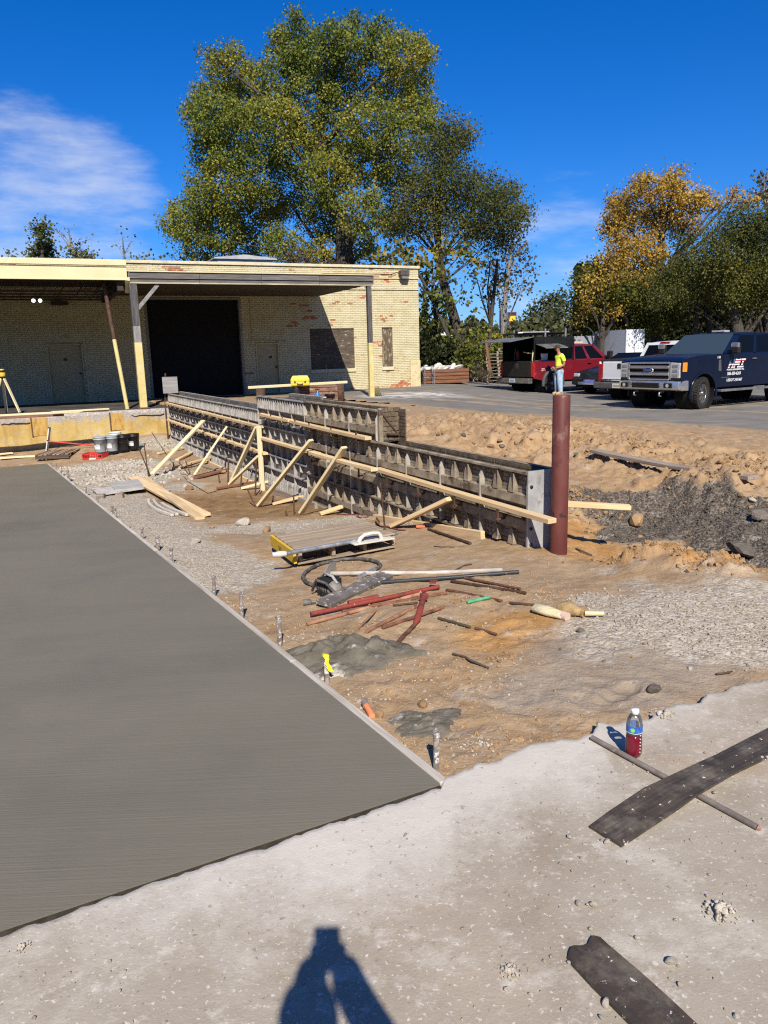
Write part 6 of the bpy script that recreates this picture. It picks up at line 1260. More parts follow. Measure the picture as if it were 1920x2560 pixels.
B().lathe([(.0135, .188), (.0165, .189), (.0165, .205), (.0155, HB), (.001, HB)], 24).obj('cap', mat('white_cap', [(.72, .73, .75), (.78, .79, .8)], rough=.4), t)
a, c = Vector(gnd(1480, 1844, .012)), Vector(gnd(1893, 2068, .012)); tip = Vector(gnd(1903, 2074, .008)); o0 = a.copy()
t = thing('steel_bar', 'long steel bar lying on the slab beneath the rubber strip', 'bar', a); B().tube([(0, 0, 0), c - o0], .0115, 14).obj('shaft', mat('spattered_bar', [(.10, .085, .075), (.17, .145, .13), (.22, .19, .17)], scale=9, rough=.7, bump=.2, spots=[((.42, .37, .33), 14, .6, .06)]), t); B().tube([c - o0, tip - o0], [.0115, .003], 14).obj('pointed_tip', mat('reddish_tip', [(.25, .12, .09), (.32, .16, .12)], rough=.7), t)
m, nt, out = new_mat('spattered_rubber'); v = nd(nt, 'ShaderNodeNewGeometry').outputs['Position']; c = ramp(nt, noise(nt, v, 4.0, 8.0, .65), [(.030, .023, .017), (.05, .039, .029), (.085, .067, .05)], .3, .7)
c = mixrgb(nt, nd(nt, 'ShaderNodeMapRange', {0: noise(nt, v, 6.0, 9.0, .7), 1: .50, 2: .68, 3: 0.0, 4: .6}).outputs[0], c, (.20, .175, .14)); c = mixrgb(nt, nd(nt, 'ShaderNodeMapRange', {0: noise(nt, v, 32.0, 5.0, .6), 1: .66, 2: .675, 3: 0.0, 4: 1.0}).outputs[0], c, (.62, .59, .53))
c = mixrgb(nt, nd(nt, 'ShaderNodeMapRange', {0: noise(nt, v, 9.0, 9.0, .75), 1: .625, 2: .635, 3: 0.0, 4: 1.0}).outputs[0], c, (.58, .56, .51))
bs = nd(nt, 'ShaderNodeBsdfPrincipled', {'Base Color': c, 'Roughness': .62, 'Specular IOR Level': .4}); bp = nd(nt, 'ShaderNodeBump', {'Height': noise(nt, v, 60.0, 5.0), 'Strength': .35, 'Distance': .006}); nt.links.new(bp.outputs[0], bs.inputs['Normal']); nt.links.new(bs.outputs[0], out.inputs[0]); RUBS = m
def strip(left, right, th, lab, dz, ragged=0.0):
    rings = []
    n = len(left)
    for i, (l, r) in enumerate(zip(left, right)):
        a, c = Vector(gnd(*l, dz[i])), Vector(gnd(*r, dz[i])); rg = []
        for k in range(9):
            q = a.lerp(c, k / 8); q.z += .003 * math.sin(k * 1.3 + i); 
            if i == 0 and ragged: q += (Vector(gnd(*left[1], 0)) - a).normalized() * ragged * float(abs(vnoise(np.array([k * .9]), np.array([3.]), 3)[0])) * 2
            rg.append(q)
        rings.append(rg + [q - Vector((0, 0, th)) for q in reversed(rg)])
    o = B().loft(rings, smooth=False).obj('rubber_strip', RUBS); return tag(o, lab, 'rubber strip')
strip([(1474, 2064), (1530, 2025), (1620, 1966), (1715, 1920), (1800, 1880), (1920, 1818), (2100, 1726)], [(1553, 2112), (1618, 2069), (1700, 2016), (1740, 1988), (1830, 1936), (1932, 1886), (2120, 1790)], .01, 'dark spattered rubber strip lying across the steel bar', [.012, .016, .028, .034, .028, .016, .014])
strip([(1493, 2334), (1520, 2362), (1600, 2430), (1680, 2500), (1746, 2560), (1830, 2640)], [(1406, 2380), (1430, 2405), (1480, 2460), (1530, 2510), (1579, 2560), (1640, 2625)], .012, 'dark rubber strip with a torn end at the bottom edge', [.013] * 6, .02)
# plank in the trench
board('trench_plank', tg(1484, 1143, .10), tg(1882, 1224, .13), .16, .045, W_OLD, 'long weathered plank lying across the spoil beyond the red pipe', 'plank', sag=.03, n=10)
# ================================================================== parked vehicles
def car_paint(name, c, rough=0.28): return mat(name, [tuple(v * .92 for v in c), c], scale=3, rough=rough, rvar=0.03, coat=0.22, spec=0.35, spots=[(tuple(v * .9 + .02 for v in c), 2.2, .55, .2)])
m, nt, out = new_mat('tinted_glass'); bs = nd(nt, 'ShaderNodeBsdfPrincipled', {'Base Color': (.004, .005, .006, 1), 'Roughness': .05, 'Specular IOR Level': .12}); nt.links.new(bs.outputs[0], out.inputs[0]); GLASS = m
m, nt, out = new_mat('windscreen_glass'); bs = nd(nt, 'ShaderNodeBsdfPrincipled', {'Base Color': (.035, .055, .07, 1), 'Roughness': .03, 'Specular IOR Level': .6}); nt.links.new(bs.outputs[0], out.inputs[0]); WGLASS = m  # blue-grey base colour stands in for sky reflected in the windscreen
TYRE = mat('tyre_rubber', [(.018, .017, .016), (.035, .033, .03)], scale=20, rough=.9, bump=.2); TRIM = mat('black_trim', [(.012, .012, .013), (.02, .02, .021)], rough=.6); UNDER = mat('underbody', [(.006, .006, .006), (.012, .012, .012)], rough=.9)
GREYT = mat('grey_trim', [(.055, .058, .06), (.075, .078, .08)], rough=.65); RIM = mat('machined_rim', [(.32, .31, .30), (.45, .44, .43)], rough=.25, metal=.9); LAMPG = mat('headlight_glass', [(.42, .44, .46), (.6, .62, .64)], scale=18, rough=.12, metal=.3); AMBER = mat('amber_lens', [(.75, .22, .02), (.8, .3, .04)], rough=.2); TAILR = mat('tail_lens', [(.28, .01, .012), (.4, .02, .02)], scale=8, rough=.2)
PLATE = mat('plate_white', [(.55, .55, .52), (.62, .62, .6)], rough=.5); WHT = mat('vinyl_white', [(.78, .78, .78), (.82, .82, .82)], rough=.45)
def wheel(parent, x, y, r, w, side, spokes=8, rim_r=.60, steer=0.0, rimm=None):
    """side +1: outer face towards +y"""
    o = bpy.data.objects.new('wheel', None); COL.objects.link(o); o.parent = parent; o.location = (x, y, r); o.rotation_euler = (0, 0, steer)
    h = w / 2; rr = r * rim_r; b = B(); b.lathe([(rr, -h * .85), (r * .80, -h), (r * .95, -h * .92), (r, -h * .7), (r, h * .7), (r * .95, h * .92), (r * .80, h), (rr, h * .85), (rr * .97, h * .3)], 40, axis='y'); 
    b2 = B(); b2.v = list(b.v); b2.f = list(b.f); b2.m = list(b.m); b2.sm = list(b.sm)
    for k in range(40):
        a = 2 * math.pi * k / 40
        for q, off in ((-.6, 0), (0, .5), (.6, 0)):
            aa = a + off * 2 * math.pi / 40; b2.box((math.cos(aa) * r * 1.004, q * h, math.sin(aa) * r * 1.004), (.022, h * .42, r * .10), Matrix.Rotation(-aa, 3, 'Y'))
        b2.box((math.cos(a) * r * .965, side * h * .93, math.sin(a) * r * .965), (r * .10, .02, r * .085), Matrix.Rotation(-a, 3, 'Y'))
    b2.obj('tyre', TYRE, o); rm = rimm or RIM
    rb_ = B().lathe([(rr * 1.0, side * h * .86), (rr * .93, side * h * .88), (rr * .9, side * h * .7), (rr * .9, -side * h * .2)], 32, axis='y')
    for k in range(spokes):
        a = 2 * math.pi * k / spokes; d = Vector((math.cos(a), 0, math.sin(a))); t_ = Vector((-math.sin(a), 0, math.cos(a))); y1, y0 = Vector((0, side * h * .80, 0)), Vector((0, side * h * .55, 0))
        p = [d * rr * .22 + t_ * rr * .12, d * rr * .22 - t_ * rr * .12, d * rr * .92 - t_ * rr * .20, d * rr * .92 + t_ * rr * .20]
        rb_.add([q + y1 for q in p] + [q + y0 for q in p], [(0, 1, 2, 3), (4, 7, 6, 5), (0, 4, 5, 1), (1, 5, 6, 2), (2, 6, 7, 3), (3, 7, 4, 0)])
    rb_.obj('rim', rm, o); B().lathe([(rr * .26, side * h * .7), (rr * .26, side * h * .92), (rr * .2, side * h * 1.02), (.001, side * h * 1.04)], 20, axis='y').obj('hub_cap', rm, o)
    B().lathe([(rr * .9, side * h * .35), (.001, side * h * .35)], 24, axis='y').obj('brake_disc', UNDER, o); return o
def arc(cx, cz, r, zb, n=12):
    a0 = math.asin(max(-1, min(1, (zb - cz) / r))); return [(cx + r * math.cos(a), cz + r * math.sin(a)) for a in np.linspace(math.pi - a0, a0, n)]
def quadp(b, p, th, m=0):
    p = [Vector(q) for q in p]; n = (p[1] - p[0]).cross(p[2] - p[1]).normalized() * th; b.add(p + [q - n for q in p], [(0, 1, 2, 3), (7, 6, 5, 4), (0, 4, 5, 1), (1, 5, 6, 2), (2, 6, 7, 3), (3, 7, 4, 0)], m); return b
def lerp4(P, a, c, lo, hi):
    """sub-quad of P (bottom front, bottom rear, top rear, top front)"""
    P = [Vector(q) for q in P]; bt = lambda t: P[0].lerp(P[1], t); tp = lambda t: P[3].lerp(P[2], t)
    return [bt(a).lerp(tp(a), lo), bt(c).lerp(tp(c), lo), bt(c).lerp(tp(c), hi), bt(a).lerp(tp(a), hi)]
def pickup(name, label, loc, rotz, paint, S):
    """S: dictionary of lengths; x forward, y left, origin on the ground between the axles"""
    t = thing(name, label, 'pickup truck', loc, rotz); w = S['w']; ax = S['wb'] / 2; r = S['r']; Ra = S['Ra']; sill = S['sill']
    nose, tail, bed, cabr, belt, wsb = S['nose'], S['tail'], S['bed'], S['cabr'], S['belt'], S['wsb']
    hood = S['hood']                       # [(x, z) ...] from windscreen to nose
    # fenders, door sills and bed sides: one skin each side with the wheel arches cut out
    low = [(tail, sill + .12)] + [(-ax - Ra - .02, sill + .02)] + arc(-ax, r, Ra, sill + .02) + [(cabr, sill)] + [(ax - Ra - .01, sill)] + arc(ax, r, Ra, sill) + [(nose - .05, sill + .12)]
    top = [(nose - .02, hood[-1][1] - .12)] + [(x, z) for x, z in reversed(hood)] + [(wsb, belt), (cabr, belt), (cabr - .02, bed), (tail, bed)]
    for s in (1, -1):
        b = B().prism(low + top, s * (w - .07), s * w); b.obj('side_panel', paint, t, bevel=.045, seg=3)
        B().lathe([(Ra - .01, w - .5), (Ra - .01, w - .02)], 28, (ax, 0, r), 'y').obj('wheel_well', UNDER, t) if s > 0 else B().lathe([(Ra - .01, -w + .5), (Ra - .01, -w + .02)], 28, (ax, 0, r), 'y').obj('wheel_well', UNDER, t)
        B().lathe([(Ra - .01, s * (w - .5)), (Ra - .01, s * (w - .02))], 28, (-ax, 0, r), 'y').obj('wheel_well', UNDER, t)
        for cx in (ax, -ax):
            pts = [(cx + (Ra + .01) * math.cos(a), s * (w + .012), r + (Ra + .01) * math.sin(a)) for a in np.linspace(R(-12), R(192), 18)]
            B().tube(pts, S.get('flare', .02), 6).obj('arch_flare', S.get('flare_m', paint), t)
    B().box2((tail + .05, -w + .45, sill - .08), (nose - .15, w - .45, .75)).box2((tail + .05, -w + .08, .62), (-ax - Ra, w - .08, sill + .3)).box2((-ax + Ra, -w + .08, sill - .02), (ax - Ra, w - .08, belt - .15)).obj('underbody', UNDER, t)
    # bonnet
    H = [(wsb + .05, belt + .0)] + [(x, z) for x, z in hood]; rings = []
    for x, z in H: rings.append([(x, y * (w - .02), z + .045 * (1 - abs(y) ** 3) - .012) for y in np.linspace(-1, 1, 13)])
    b = B(); b.loft(rings, caps=False, closed=False); b.loft([[(x, y, z - .12) for x, y, z in rings[-1]], rings[-1]], caps=False, closed=False); b.obj('bonnet', paint, t)
    # cab
    xf0, xr0, xf1, xr1, rz = wsb, cabr + .05, S['rf'], S['rr'], S['roof']; w0, w1 = w - .06, w - .24
    F0, F1 = Vector((xf0, w0, belt)), Vector((xf1, w1, rz - .06)); R0, R1 = Vector((xr0, w0, belt)), Vector((xr1, w1, rz - .06)); my = lambda v: Vector((v.x, -v.y, v.z))
    B().loft([[(xf0 - .04, w0 - .05, belt), (xr0 + .03, w0 - .05, belt), (xr0 + .03, -w0 + .05, belt), (xf0 - .04, -w0 + .05, belt)], [(xf1 - .04, w1 - .05, rz - .07), (xr1 + .03, w1 - .05, rz - .07), (xr1 + .03, -w1 + .05, rz - .07), (xf1 - .04, -w1 + .05, rz - .07)]], smooth=False).obj('cabin_interior', UNDER, t)
    quadp(B(), [F0, my(F0), my(F1), F1], .02).obj('windscreen', WGLASS, t); quadp(B(), [R0, my(R0), my(R1), R1], -.02).obj('rear_window', GLASS, t)
    b = B(); Qr = [R0, my(R0), my(R1), R1]
    for a_, c_, l_, u_ in ((0, .07, 0, 1), (.93, 1, 0, 1), (.07, .93, .86, 1), (.07, .93, 0, .06)): quadp(b, lerp4(Qr, a_, c_, l_, u_), -.035)
    b.obj('rear_frame', paint, t, loc=(-.012, 0, 0))
    rr_ = [[(x, y * w1 * k, z) for y in np.linspace(-1, 1, 11)] for x, z, k in ((xf1 + .03, rz - .07, .99), (xf1 - .12, rz - .015, 1.0), ((xf1 + xr1) / 2, rz, 1.0), (xr1 + .1, rz - .02, 1.0), (xr1 - .03, rz - .07, .99))]
    rr_ = [[(x, y, z - .05 * (abs(y) / w1) ** 4) for x, y, z in rg] for rg in rr_]; b = B(); b.loft(rr_, caps=False, closed=False); b.box2((xr1, -w1, rz - .10), (xf1, w1, rz - .06)); b.obj('roof', paint, t)
    for s in (1, -1):
        k = (lambda v: v) if s > 0 else my
        Q = [k(F0), k(R0), k(R1), k(F1)]; gb = S['doors']                # fractions where pillars stand
        for a, c in gb: quadp(B(), lerp4(Q, a, c, .06, .93), .015 * s).obj('side_window', GLASS, t)
        prev = 0.0
        b = B()
        for a, c in gb + [(1.0, 1.0)]: quadp(b, lerp4(Q, prev, a, 0.0, 1.0), .035 * s); prev = c
        quadp(b, lerp4(Q, 0, 1, -.02, .06), .04 * s); quadp(b, lerp4(Q, 0, 1, .93, 1.02), .04 * s); b.obj('window_frame', paint, t)
        for x in S['seams']: B().box2((x - .006, s * (w + .0015), sill + .06), (x + .006, s * (w - .01), belt - .01)).obj('door_seam', UNDER, t)
        for x in S['handles']: B().tube([(x, s * (w + .03), belt - .14), (x - .18, s * (w + .03), belt - .135)], .017, 6).obj('door_handle', S.get('handle_m', CHROME), t)
        mx_ = xf0 - .25
        mr = B().box2((mx_ - .06, s * (w + .08), belt + .02), (mx_ + .07, s * (w + .30), belt + .30)).obj('mirror', TRIM, t, bevel=.03); B().box2((mx_ + .01, s * (w + .075), belt + .17), (mx_ + .085, s * (w + .305), belt + .31)).obj('mirror_cap', S.get('mir_m', CHROME), mr, bevel=.03); B().box2((mx_ - .02, s * (w - .1), belt + .06), (mx_ + .02, s * (w + .1), belt + .11)).obj('mirror_arm', TRIM, mr)
    for s in (1, -1):
        for k_, cx in ((1, ax), (-1, -ax)): wheel(t, cx, s * (w - .14), r, S['tw'], s, steer=S.get('steer', 0) if k_ > 0 else 0, rimm=S.get('rim_m'))
    B().box2((tail + .04, -w + .09, .62), (cabr - .06, w - .09, S.get('bedfloor', .8))).obj('bed_floor', UNDER, t)
    return t
# ---- dark blue pickup, front three-quarter view
NAVY = mat('navy_paint', [(.004, .008, .024), (.005, .010, .030)], scale=3, rough=.22, rvar=.04, spec=.28)
A_ = R(211.4); hv = Vector((math.cos(A_), math.sin(A_), 0)); lv = Vector((-hv.y, hv.x, 0)); wl = on_asph(1744, 1022); O_ = Vector((wl[0], wl[1], 0)) - hv * 2.03 - lv * .88; O_.z = float(asph_z(wl[0], wl[1])) - .01
ft = pickup('pickup_truck', 'dark navy blue four door pickup truck with white lettering on the door', O_, A_, NAVY,
            dict(w=1.01, wb=4.06, r=.425, Ra=.535, sill=.56, nose=2.98, tail=-3.3, bed=1.46, cabr=-1.62, belt=1.43, wsb=1.22, hood=[(1.9, 1.44), (2.5, 1.40), (2.8, 1.355), (2.93, 1.29)], rf=.52, rr=-1.40, roof=2.03,
                 doors=[(.16, .50), (.55, .93)], seams=[1.12, -.16, -1.5], handles=[-.02, -1.3], tw=.29, steer=R(14), flare=.03))
X0 = 2.985
g_ = B().box2((X0 - .1, -.94, .80), (X0 - .01, .94, 1.27)).obj('grille_backing', UNDER, ft)
gr = B()
for z, h in ((1.235, .05), (.80, .04)): gr.box2((X0 - .02, -.66, z), (X0 + .03, .66, z + h))
for z, h in ((1.11, .075), (.93, .075)): gr.box2((X0 - .02, -.66, z), (X0 + .04, .66, z + h))
for y in (-.68, .68): gr.box2((X0 - .02, y - .03, .82), (X0 + .02, y + .03, 1.27))
gr.obj('grille', CHROME, ft, bevel=.012)
for k in range(7): B().box2((X0 - .012, -.64, .85 + .055 * k), (X0 + .005, .64, .872 + .055 * k)).obj('grille_slat', STEEL_D, ft)
em = B().lathe([(.001, .05), (.15, .05), (.165, .045), (.17, .03)], 28, (0, 0, 0), 'x').obj('emblem_ring', CHROME, ft, loc=(X0, 0, 1.065)); em.scale = (1, 1, .48)
e2 = B().lathe([(.001, .054), (.148, .054)], 28, (0, 0, 0), 'x').obj('emblem', mat('emblem_blue', [(.01, .03, .14), (.012, .04, .18)], rough=.3), ft, loc=(X0, 0, 1.065)); e2.scale = (1, 1, .45)
text('emblem_lettering', 'Ford', .105, CHROME, ft, (X0 + .056, -.10, 1.038), (R(90), 0, R(90)), shear=.2)
for s in (1, -1):
    hl = B().prism([(s * .70, .86), (s * .98, .86), (s * .985, 1.25), (s * .70, 1.27)], X0 - .12, X0 + .005, plane='yz').obj('headlight', LAMPG, ft, bevel=.015)
    for z in (.93, 1.05, 1.17): B().box2((X0 + .004, s * .76, z - .035), (X0 + .012, s * .92, z + .035)).obj('lamp_cell', mat('lamp_dark', [(.1, .105, .11), (.3, .31, .32)], scale=20, rough=.15), hl)
    B().box2((X0 - .26, s * .985, 1.02), (X0 - .08, s * 1.018, 1.26)).obj('amber_marker', AMBER, ft, bevel=.01)
    B().tube([(X0 - .1, s * .42, .50), (X0 + .07, s * .42, .47), (X0 + .08, s * .42, .40), (X0 - .02, s * .42, .38)], .022, 8).obj('tow_hook', GALV, ft)
bp_ = B(); prof = [(-1.0, .56), (-.95, .78)]
bp_.loft([[(x0, y, z) for x0, z in ((X0 - .06 - c_, .52), (X0 + .10 - c_, .56), (X0 + .14 - c_, .66), (X0 + .12 - c_, .77), (X0 - .04 - c_, .80))] for y, c_ in ((-1.03, .28), (-.99, .10), (-.8, .03), (0, 0), (.8, .03), (.99, .10), (1.03, .28))], smooth=False)
bp_.obj('front_bumper', CHROME, ft, bevel=.015)
B().box2((X0 + .10, -.44, .60), (X0 + .150, .44, .735)).obj('bumper_opening', UNDER, ft, bevel=.01)
for s in (1, -1): f_ = B().box2((X0 + .08, s * .60, .61), (X0 + .137, s * .84, .735)).obj('fog_recess', UNDER, ft, bevel=.01); B().lathe([(.001, 0), (.05, 0)], 14, (X0 + .142, s * .72, .672), 'x').obj('fog_lamp', LAMPG, f_)
B().box2((1.4, .99, .44), (-1.55, 1.13, .50)).obj('running_board', mat('step_metal', [(.25, .26, .27), (.36, .37, .38)], rough=.4, metal=.7), ft, bevel=.01)
B().box2((1.4, -1.13, .44), (-1.55, -.99, .50)).obj('running_board', MATS['step_metal'], ft, bevel=.01)
B().prism([(1.30, .98), (1.42, 1.0), (1.43, 1.28), (1.34, 1.30)], 1.008, 1.026).obj('fender_vent', mat('vent_grey', [(.16, .165, .17), (.22, .225, .23)], rough=.35, metal=.6), ft, bevel=.008)
B().box2((.0, -.12, 2.035), (.24, .3, 2.085)).obj('light_bar', LAMPG, ft, bevel=.01)
FR = (R(90), 0, R(180)); ys_ = 1.0145
text('unit_number', '118', .09, WHT, ft, (1.52, ys_ + .012, 1.33), FR, bold=.002)
# striped lettering: each letter cut into level bands
STR = [mat('vinyl_white', []), mat('vinyl_red', [(.35, .03, .04), (.42, .05, .06)], rough=.45)]; BLUV = mat('vinyl_blue', [(.02, .06, .16), (.05, .11, .22), (.35, .45, .6)], scale=30, rough=.45)
def letters(pieces, x0, z0, h, mats):
    sh = .45
    for poly, mk in pieces:
        for k in range(7):
            lo, hi = k / 7, (k + 1) / 7
            for (a, c, d0, d1) in poly:
                l0, h0 = max(lo, c), min(hi, d1)
                if h0 - l0 < .01: continue
                a0, a1 = a, d0
                b = B(); P = [(x0 - (a0 + sh * l0) * h, ys_ + .001, z0 + l0 * h), (x0 - (a1 + sh * l0) * h, ys_ + .001, z0 + l0 * h), (x0 - (a1 + sh * h0) * h, ys_ + .001, z0 + h0 * h), (x0 - (a0 + sh * h0) * h, ys_ + .001, z0 + h0 * h)]
                quadp(b, P, .003); b.obj('logo_stripe', (BLUV if mk == 'h' and k > 2 else STR[k % 2]), ft)
letters([([(0, 0, .28, 1), (.28, .36, .62, .62), (.62, 0, .90, 1)], 'h'), ([(1.0, 0, 1.28, 1), (1.28, .3, 1.5, .95), (1.5, .3, 1.72, .95), (1.72, 0, 2.0, 1)], 'm'), ([(2.1, 0, 2.9, .24), (2.36, .24, 2.64, .76), (2.1, .76, 2.9, 1)], 'i')], 1.02, 1.06, .235, None)
text('company_lettering', 'HOLMAN MANAGEMENT INC.', .062, WHT, ft, (1.06, ys_ + .001, .995), FR, sx=.92, bold=.0015)
text('phone_lettering', '586-339-6369', .115, WHT, ft, (1.03, ys_ + .001, .87), FR, sx=.92, bold=.002)
text('permit_lettering', 'USDOT 2431667', .105, WHT, ft, (1.05, ys_ + .001, .70), FR, shear=.12, sx=.92, bold=.0015)
B().box2((1.30, ys_ - .002, .80), (.92, ys_ + .002, .825)).obj('model_badge', GREYT, ft)
# ---- white pickup seen from behind
WHITE = car_paint('white_paint', (.66, .68, .70), .35)
A2 = R(31.4); h2 = Vector((math.cos(A2), math.sin(A2), 0)); l2 = Vector((-h2.y, h2.x, 0)); cr_ = Vector(at(1497, 935, 25.6)); O2 = cr_ + h2 * 2.80 - l2 * .96; O2.z = float(asph_z(O2.x, O2.y)) - .02
wt = pickup('pickup_truck', 'white pickup truck showing its tailgate and black bed cover', O2, A2, WHITE,
            dict(w=.99, wb=3.65, r=.39, Ra=.48, sill=.48, nose=2.75, tail=-2.78, bed=1.25, cabr=-1.0, belt=1.22, wsb=1.15, hood=[(1.7, 1.22), (2.3, 1.18), (2.7, 1.08)], rf=.45, rr=-.72, roof=1.86, doors=[(.16, .52), (.58, .93)], seams=[1.05, -.1], handles=[-.0], tw=.26, rim_m=RIM))
B().box2((-2.81, -.80, .62), (-2.74, .80, 1.25)).obj('tailgate', WHITE, wt, bevel=.03); B().box2((-2.825, -.80, .70), (-2.80, .80, .72)).obj('tailgate_crease', WHITE, wt)
B().box2((-2.83, -.17, 1.03), (-2.80, .17, 1.19)).obj('tailgate_handle', TRIM, wt, bevel=.02)
text('model_lettering', 'SIERRA SLE', .075, TRIM, wt, (-2.826, .76, .64), (R(90), 0, R(-90)), bold=.002)
for s in (1, -1): B().box2((-2.80, s * .82, .62), (-2.70, s * .985, 1.18)).obj('tail_lamp', TAILR, wt, bevel=.02)
rb_ = B().box2((-3.02, -.98, .40), (-2.82, .98, .60)).obj('rear_bumper', mat('dusty_grey_bumper', [(.06, .06, .06), (.1, .1, .098)], rough=.5), wt, bevel=.03)
pp_ = B().box2((-3.03, -.17, .43), (-3.018, .17, .575)).obj('number_plate', PLATE, rb_); B().box2((-3.034, -.13, .47), (-3.029, .13, .53)).obj('plate_characters', mat('plate_ink', [(.25, .2, .1), (.5, .45, .3)], scale=40, rough=.5), rb_)
B().prism([(-2.76, 1.25), (-2.70, 1.32), (-1.08, 1.34), (-1.04, 1.25)], -.97, .97).obj('bed_cover', mat('black_vinyl', [(.012, .012, .012), (.022, .022, .022)], rough=.75), wt, bevel=.02)
B().box2((-.80, -.18, 1.79), (-.72, .18, 1.83)).obj('brake_lamp', TAILR, wt)
# ---- red pickup with a black utility cap, hatches open
RED = car_paint('dark_red_paint', (.16, .010, .018))
A3 = R(29); h3 = Vector((math.cos(A3), math.sin(A3), 0)); l3 = Vector((-h3.y, h3.x, 0)); wr_ = on_asph(1376, 982); O3 = Vector((wr_[0], wr_[1], 0)) + h3 * 1.83 + l3 * .85; O3.z = float(asph_z(wr_[0], wr_[1])) - .01
rt = pickup('pickup_truck', 'dark red pickup truck with a black work cap and raised hatches', O3, A3, RED,
            dict(w=.98, wb=3.65, r=.39, Ra=.48, sill=.47, nose=2.75, tail=-2.78, bed=1.24, cabr=-.85, belt=1.22, wsb=1.15, hood=[(1.7, 1.22), (2.3, 1.18), (2.7, 1.08)], rf=.45, rr=-.62, roof=1.84, doors=[(.14, .52), (.60, .93)], seams=[1.05, -.05, -.8], handles=[.1], tw=.26, flare=.07, flare_m=GREYT, mir_m=TRIM, handle_m=TRIM, bedfloor=.72))
B().box2((-2.80, -.80, .62), (-2.74, .80, 1.24)).obj('tailgate', mat('black_tailgate', [(.012, .011, .011), (.02, .019, .019)], rough=.45), rt, bevel=.03)
B().lathe([(.001, -.01), (.11, -.01), (.12, 0)], 14, (-2.80, 0, 1.05), 'x').obj('emblem', mat('dull_emblem', [(.05, .05, .05), (.12, .12, .12)], rough=.3, metal=.6), rt)
for s in (1, -1): B().box2((-2.80, s * .82, .64), (-2.70, s * .985, 1.18)).obj('tail_lamp', TAILR, rt, bevel=.02)
rb_ = B().box2((-3.02, -.98, .40), (-2.82, .98, .60)).obj('rear_bumper', mat('dull_chrome', [(.16, .16, .155), (.3, .3, .29)], scale=7, rough=.35, metal=.7), rt, bevel=.03)
B().box2((-3.03, -.17, .44), (-3.018, .17, .58)).obj('number_plate', mat('pale_blue_plate', [(.42, .55, .6), (.5, .62, .66)], rough=.5), rb_); B().box2((-3.034, -.13, .48), (-3.029, .13, .54)).obj('plate_characters', mat('plate_ink2', [(.1, .14, .3), (.3, .4, .5)], scale=40, rough=.5), rb_)
text('model_lettering', 'Z71', .13, mat('red_white_decal', [(.7, .68, .66), (.6, .3, .3)], scale=12, rough=.5), rt, (-2.42, -.984, .86), (R(90), 0, 0), shear=.2, bold=.003)
CAPB = mat('black_cap_metal', [(.010, .011, .012), (.02, .021, .023)], rough=.45, metal=.3); RACK = mat('rack_aluminium', [(.36, .37, .37), (.46, .47, .47)], rough=.4, metal=.6)
zt_ = 2.12
cap = B(); cap.box2((-2.75, -.95, zt_ - .04), (-.78, .95, zt_)); 
for x in (-2.75, -1.55, -.82):
    for s in (1, -1): cap.box2((x, s * .95 - .03 * s, 1.24), (x + .06, s * .95, zt_ - .04))
cap.box2((-2.75, .90, 1.24), (-.82, .93, zt_ - .04)); cap.box2((-.84, -.92, 1.24), (-.80, .92, zt_ - .04))
cap.box2((-1.49, -.95, 1.70), (-.82, -.92, zt_ - .04)); cap.box2((-2.69, -.95, 1.86), (-1.55, -.92, zt_ - .04)); cap.box2((-1.49, -.95, 1.24), (-.82, -.92, 1.30)); cap.obj('cap_shell', CAPB, rt)
for k in range(5): B().box2((-2.69, -.957, 1.88 + .042 * k), (-.82, -.951, 1.90 + .042 * k)).obj('cap_rib', TRIM, rt)
B().box2((-1.47, -.945, 1.32), (-.88, -.935, 1.68)).obj('cap_window', GLASS, rt)
B().box2((-.02, -.9, 0), (1.10, .9, .025)).obj('rear_hatch', mat('hatch_grey', [(.10, .11, .115), (.16, .17, .175)], rough=.5), rt, loc=(-2.78, 0, zt_ - .02), rot=(0, R(8), R(180)))
B().box2((0, -.55, 0), (1.08, 0, .02)).obj('side_hatch', mat('hatch_glass', [(.10, .10, .085), (.2, .19, .16)], scale=5, rough=.3), rt, loc=(-2.65, -.96, 1.84), rot=(R(14), 0, 0))
B().tube([(-2.65, -1.49, 1.70), (-1.57, -1.49, 1.70)], .015, 6).obj('hatch_frame', RACK, rt)
for x in (-2.2, -1.2):
    for s in (1, -1): B().box2((x - .025, s * .93 - .02, 1.9), (x + .025, s * .93 + .02, 2.42)).obj('rack_post', RACK, rt)
    B().box2((x - .02, -.93, 2.20), (x + .02, .93, 2.24)).obj('rack_bar', CAPB, rt)
for y, x0, x1, mt, z, rr2 in ((-.6, -3.0, -.1, CAPB, 2.27, .03), (-.45, -3.1, -1.6, WHT, 2.29, .03), (-.1, -2.9, .4, CAPB, 2.27, .03), (.2, -2.6, -.6, HND, 2.27, .025), (.5, -2.9, .2, CAPB, 2.27, .03)): B().tube([(x0, y, z), (x1, y, z)], rr2, 8).obj('rack_pipe', mt, rt)
def loadbox(px_, nm, lab, size, loc_, mt, cat):
    o = B().box((0, 0, size[2] / 2), size).obj(nm, mt, loc=rt.matrix_basis @ Vector(loc_), rot=(0, 0, A3)); return tag(o, lab, cat)
rt.rotation_euler = (0, 0, A3); bpy.context.view_layer.update()
o = thing('bucket', 'white bucket standing in the open side of the red truck', 'bucket', rt.matrix_world @ Vector((-2.05, -.72, 1.14))); B().lathe([(.001, 0), (.12, 0), (.14, .33), (.145, .36), (.001, .36)], 18).obj('body', WHT, o)
o = B().box((0, 0, .1), (.9, .25, .2)).obj('tool_tray', PLATE, loc=rt.matrix_world @ Vector((-2.1, -.70, .94 + .1)), rot=(0, 0, A3)); tag(o, 'pale tool tray in the open side of the red truck', 'tray')
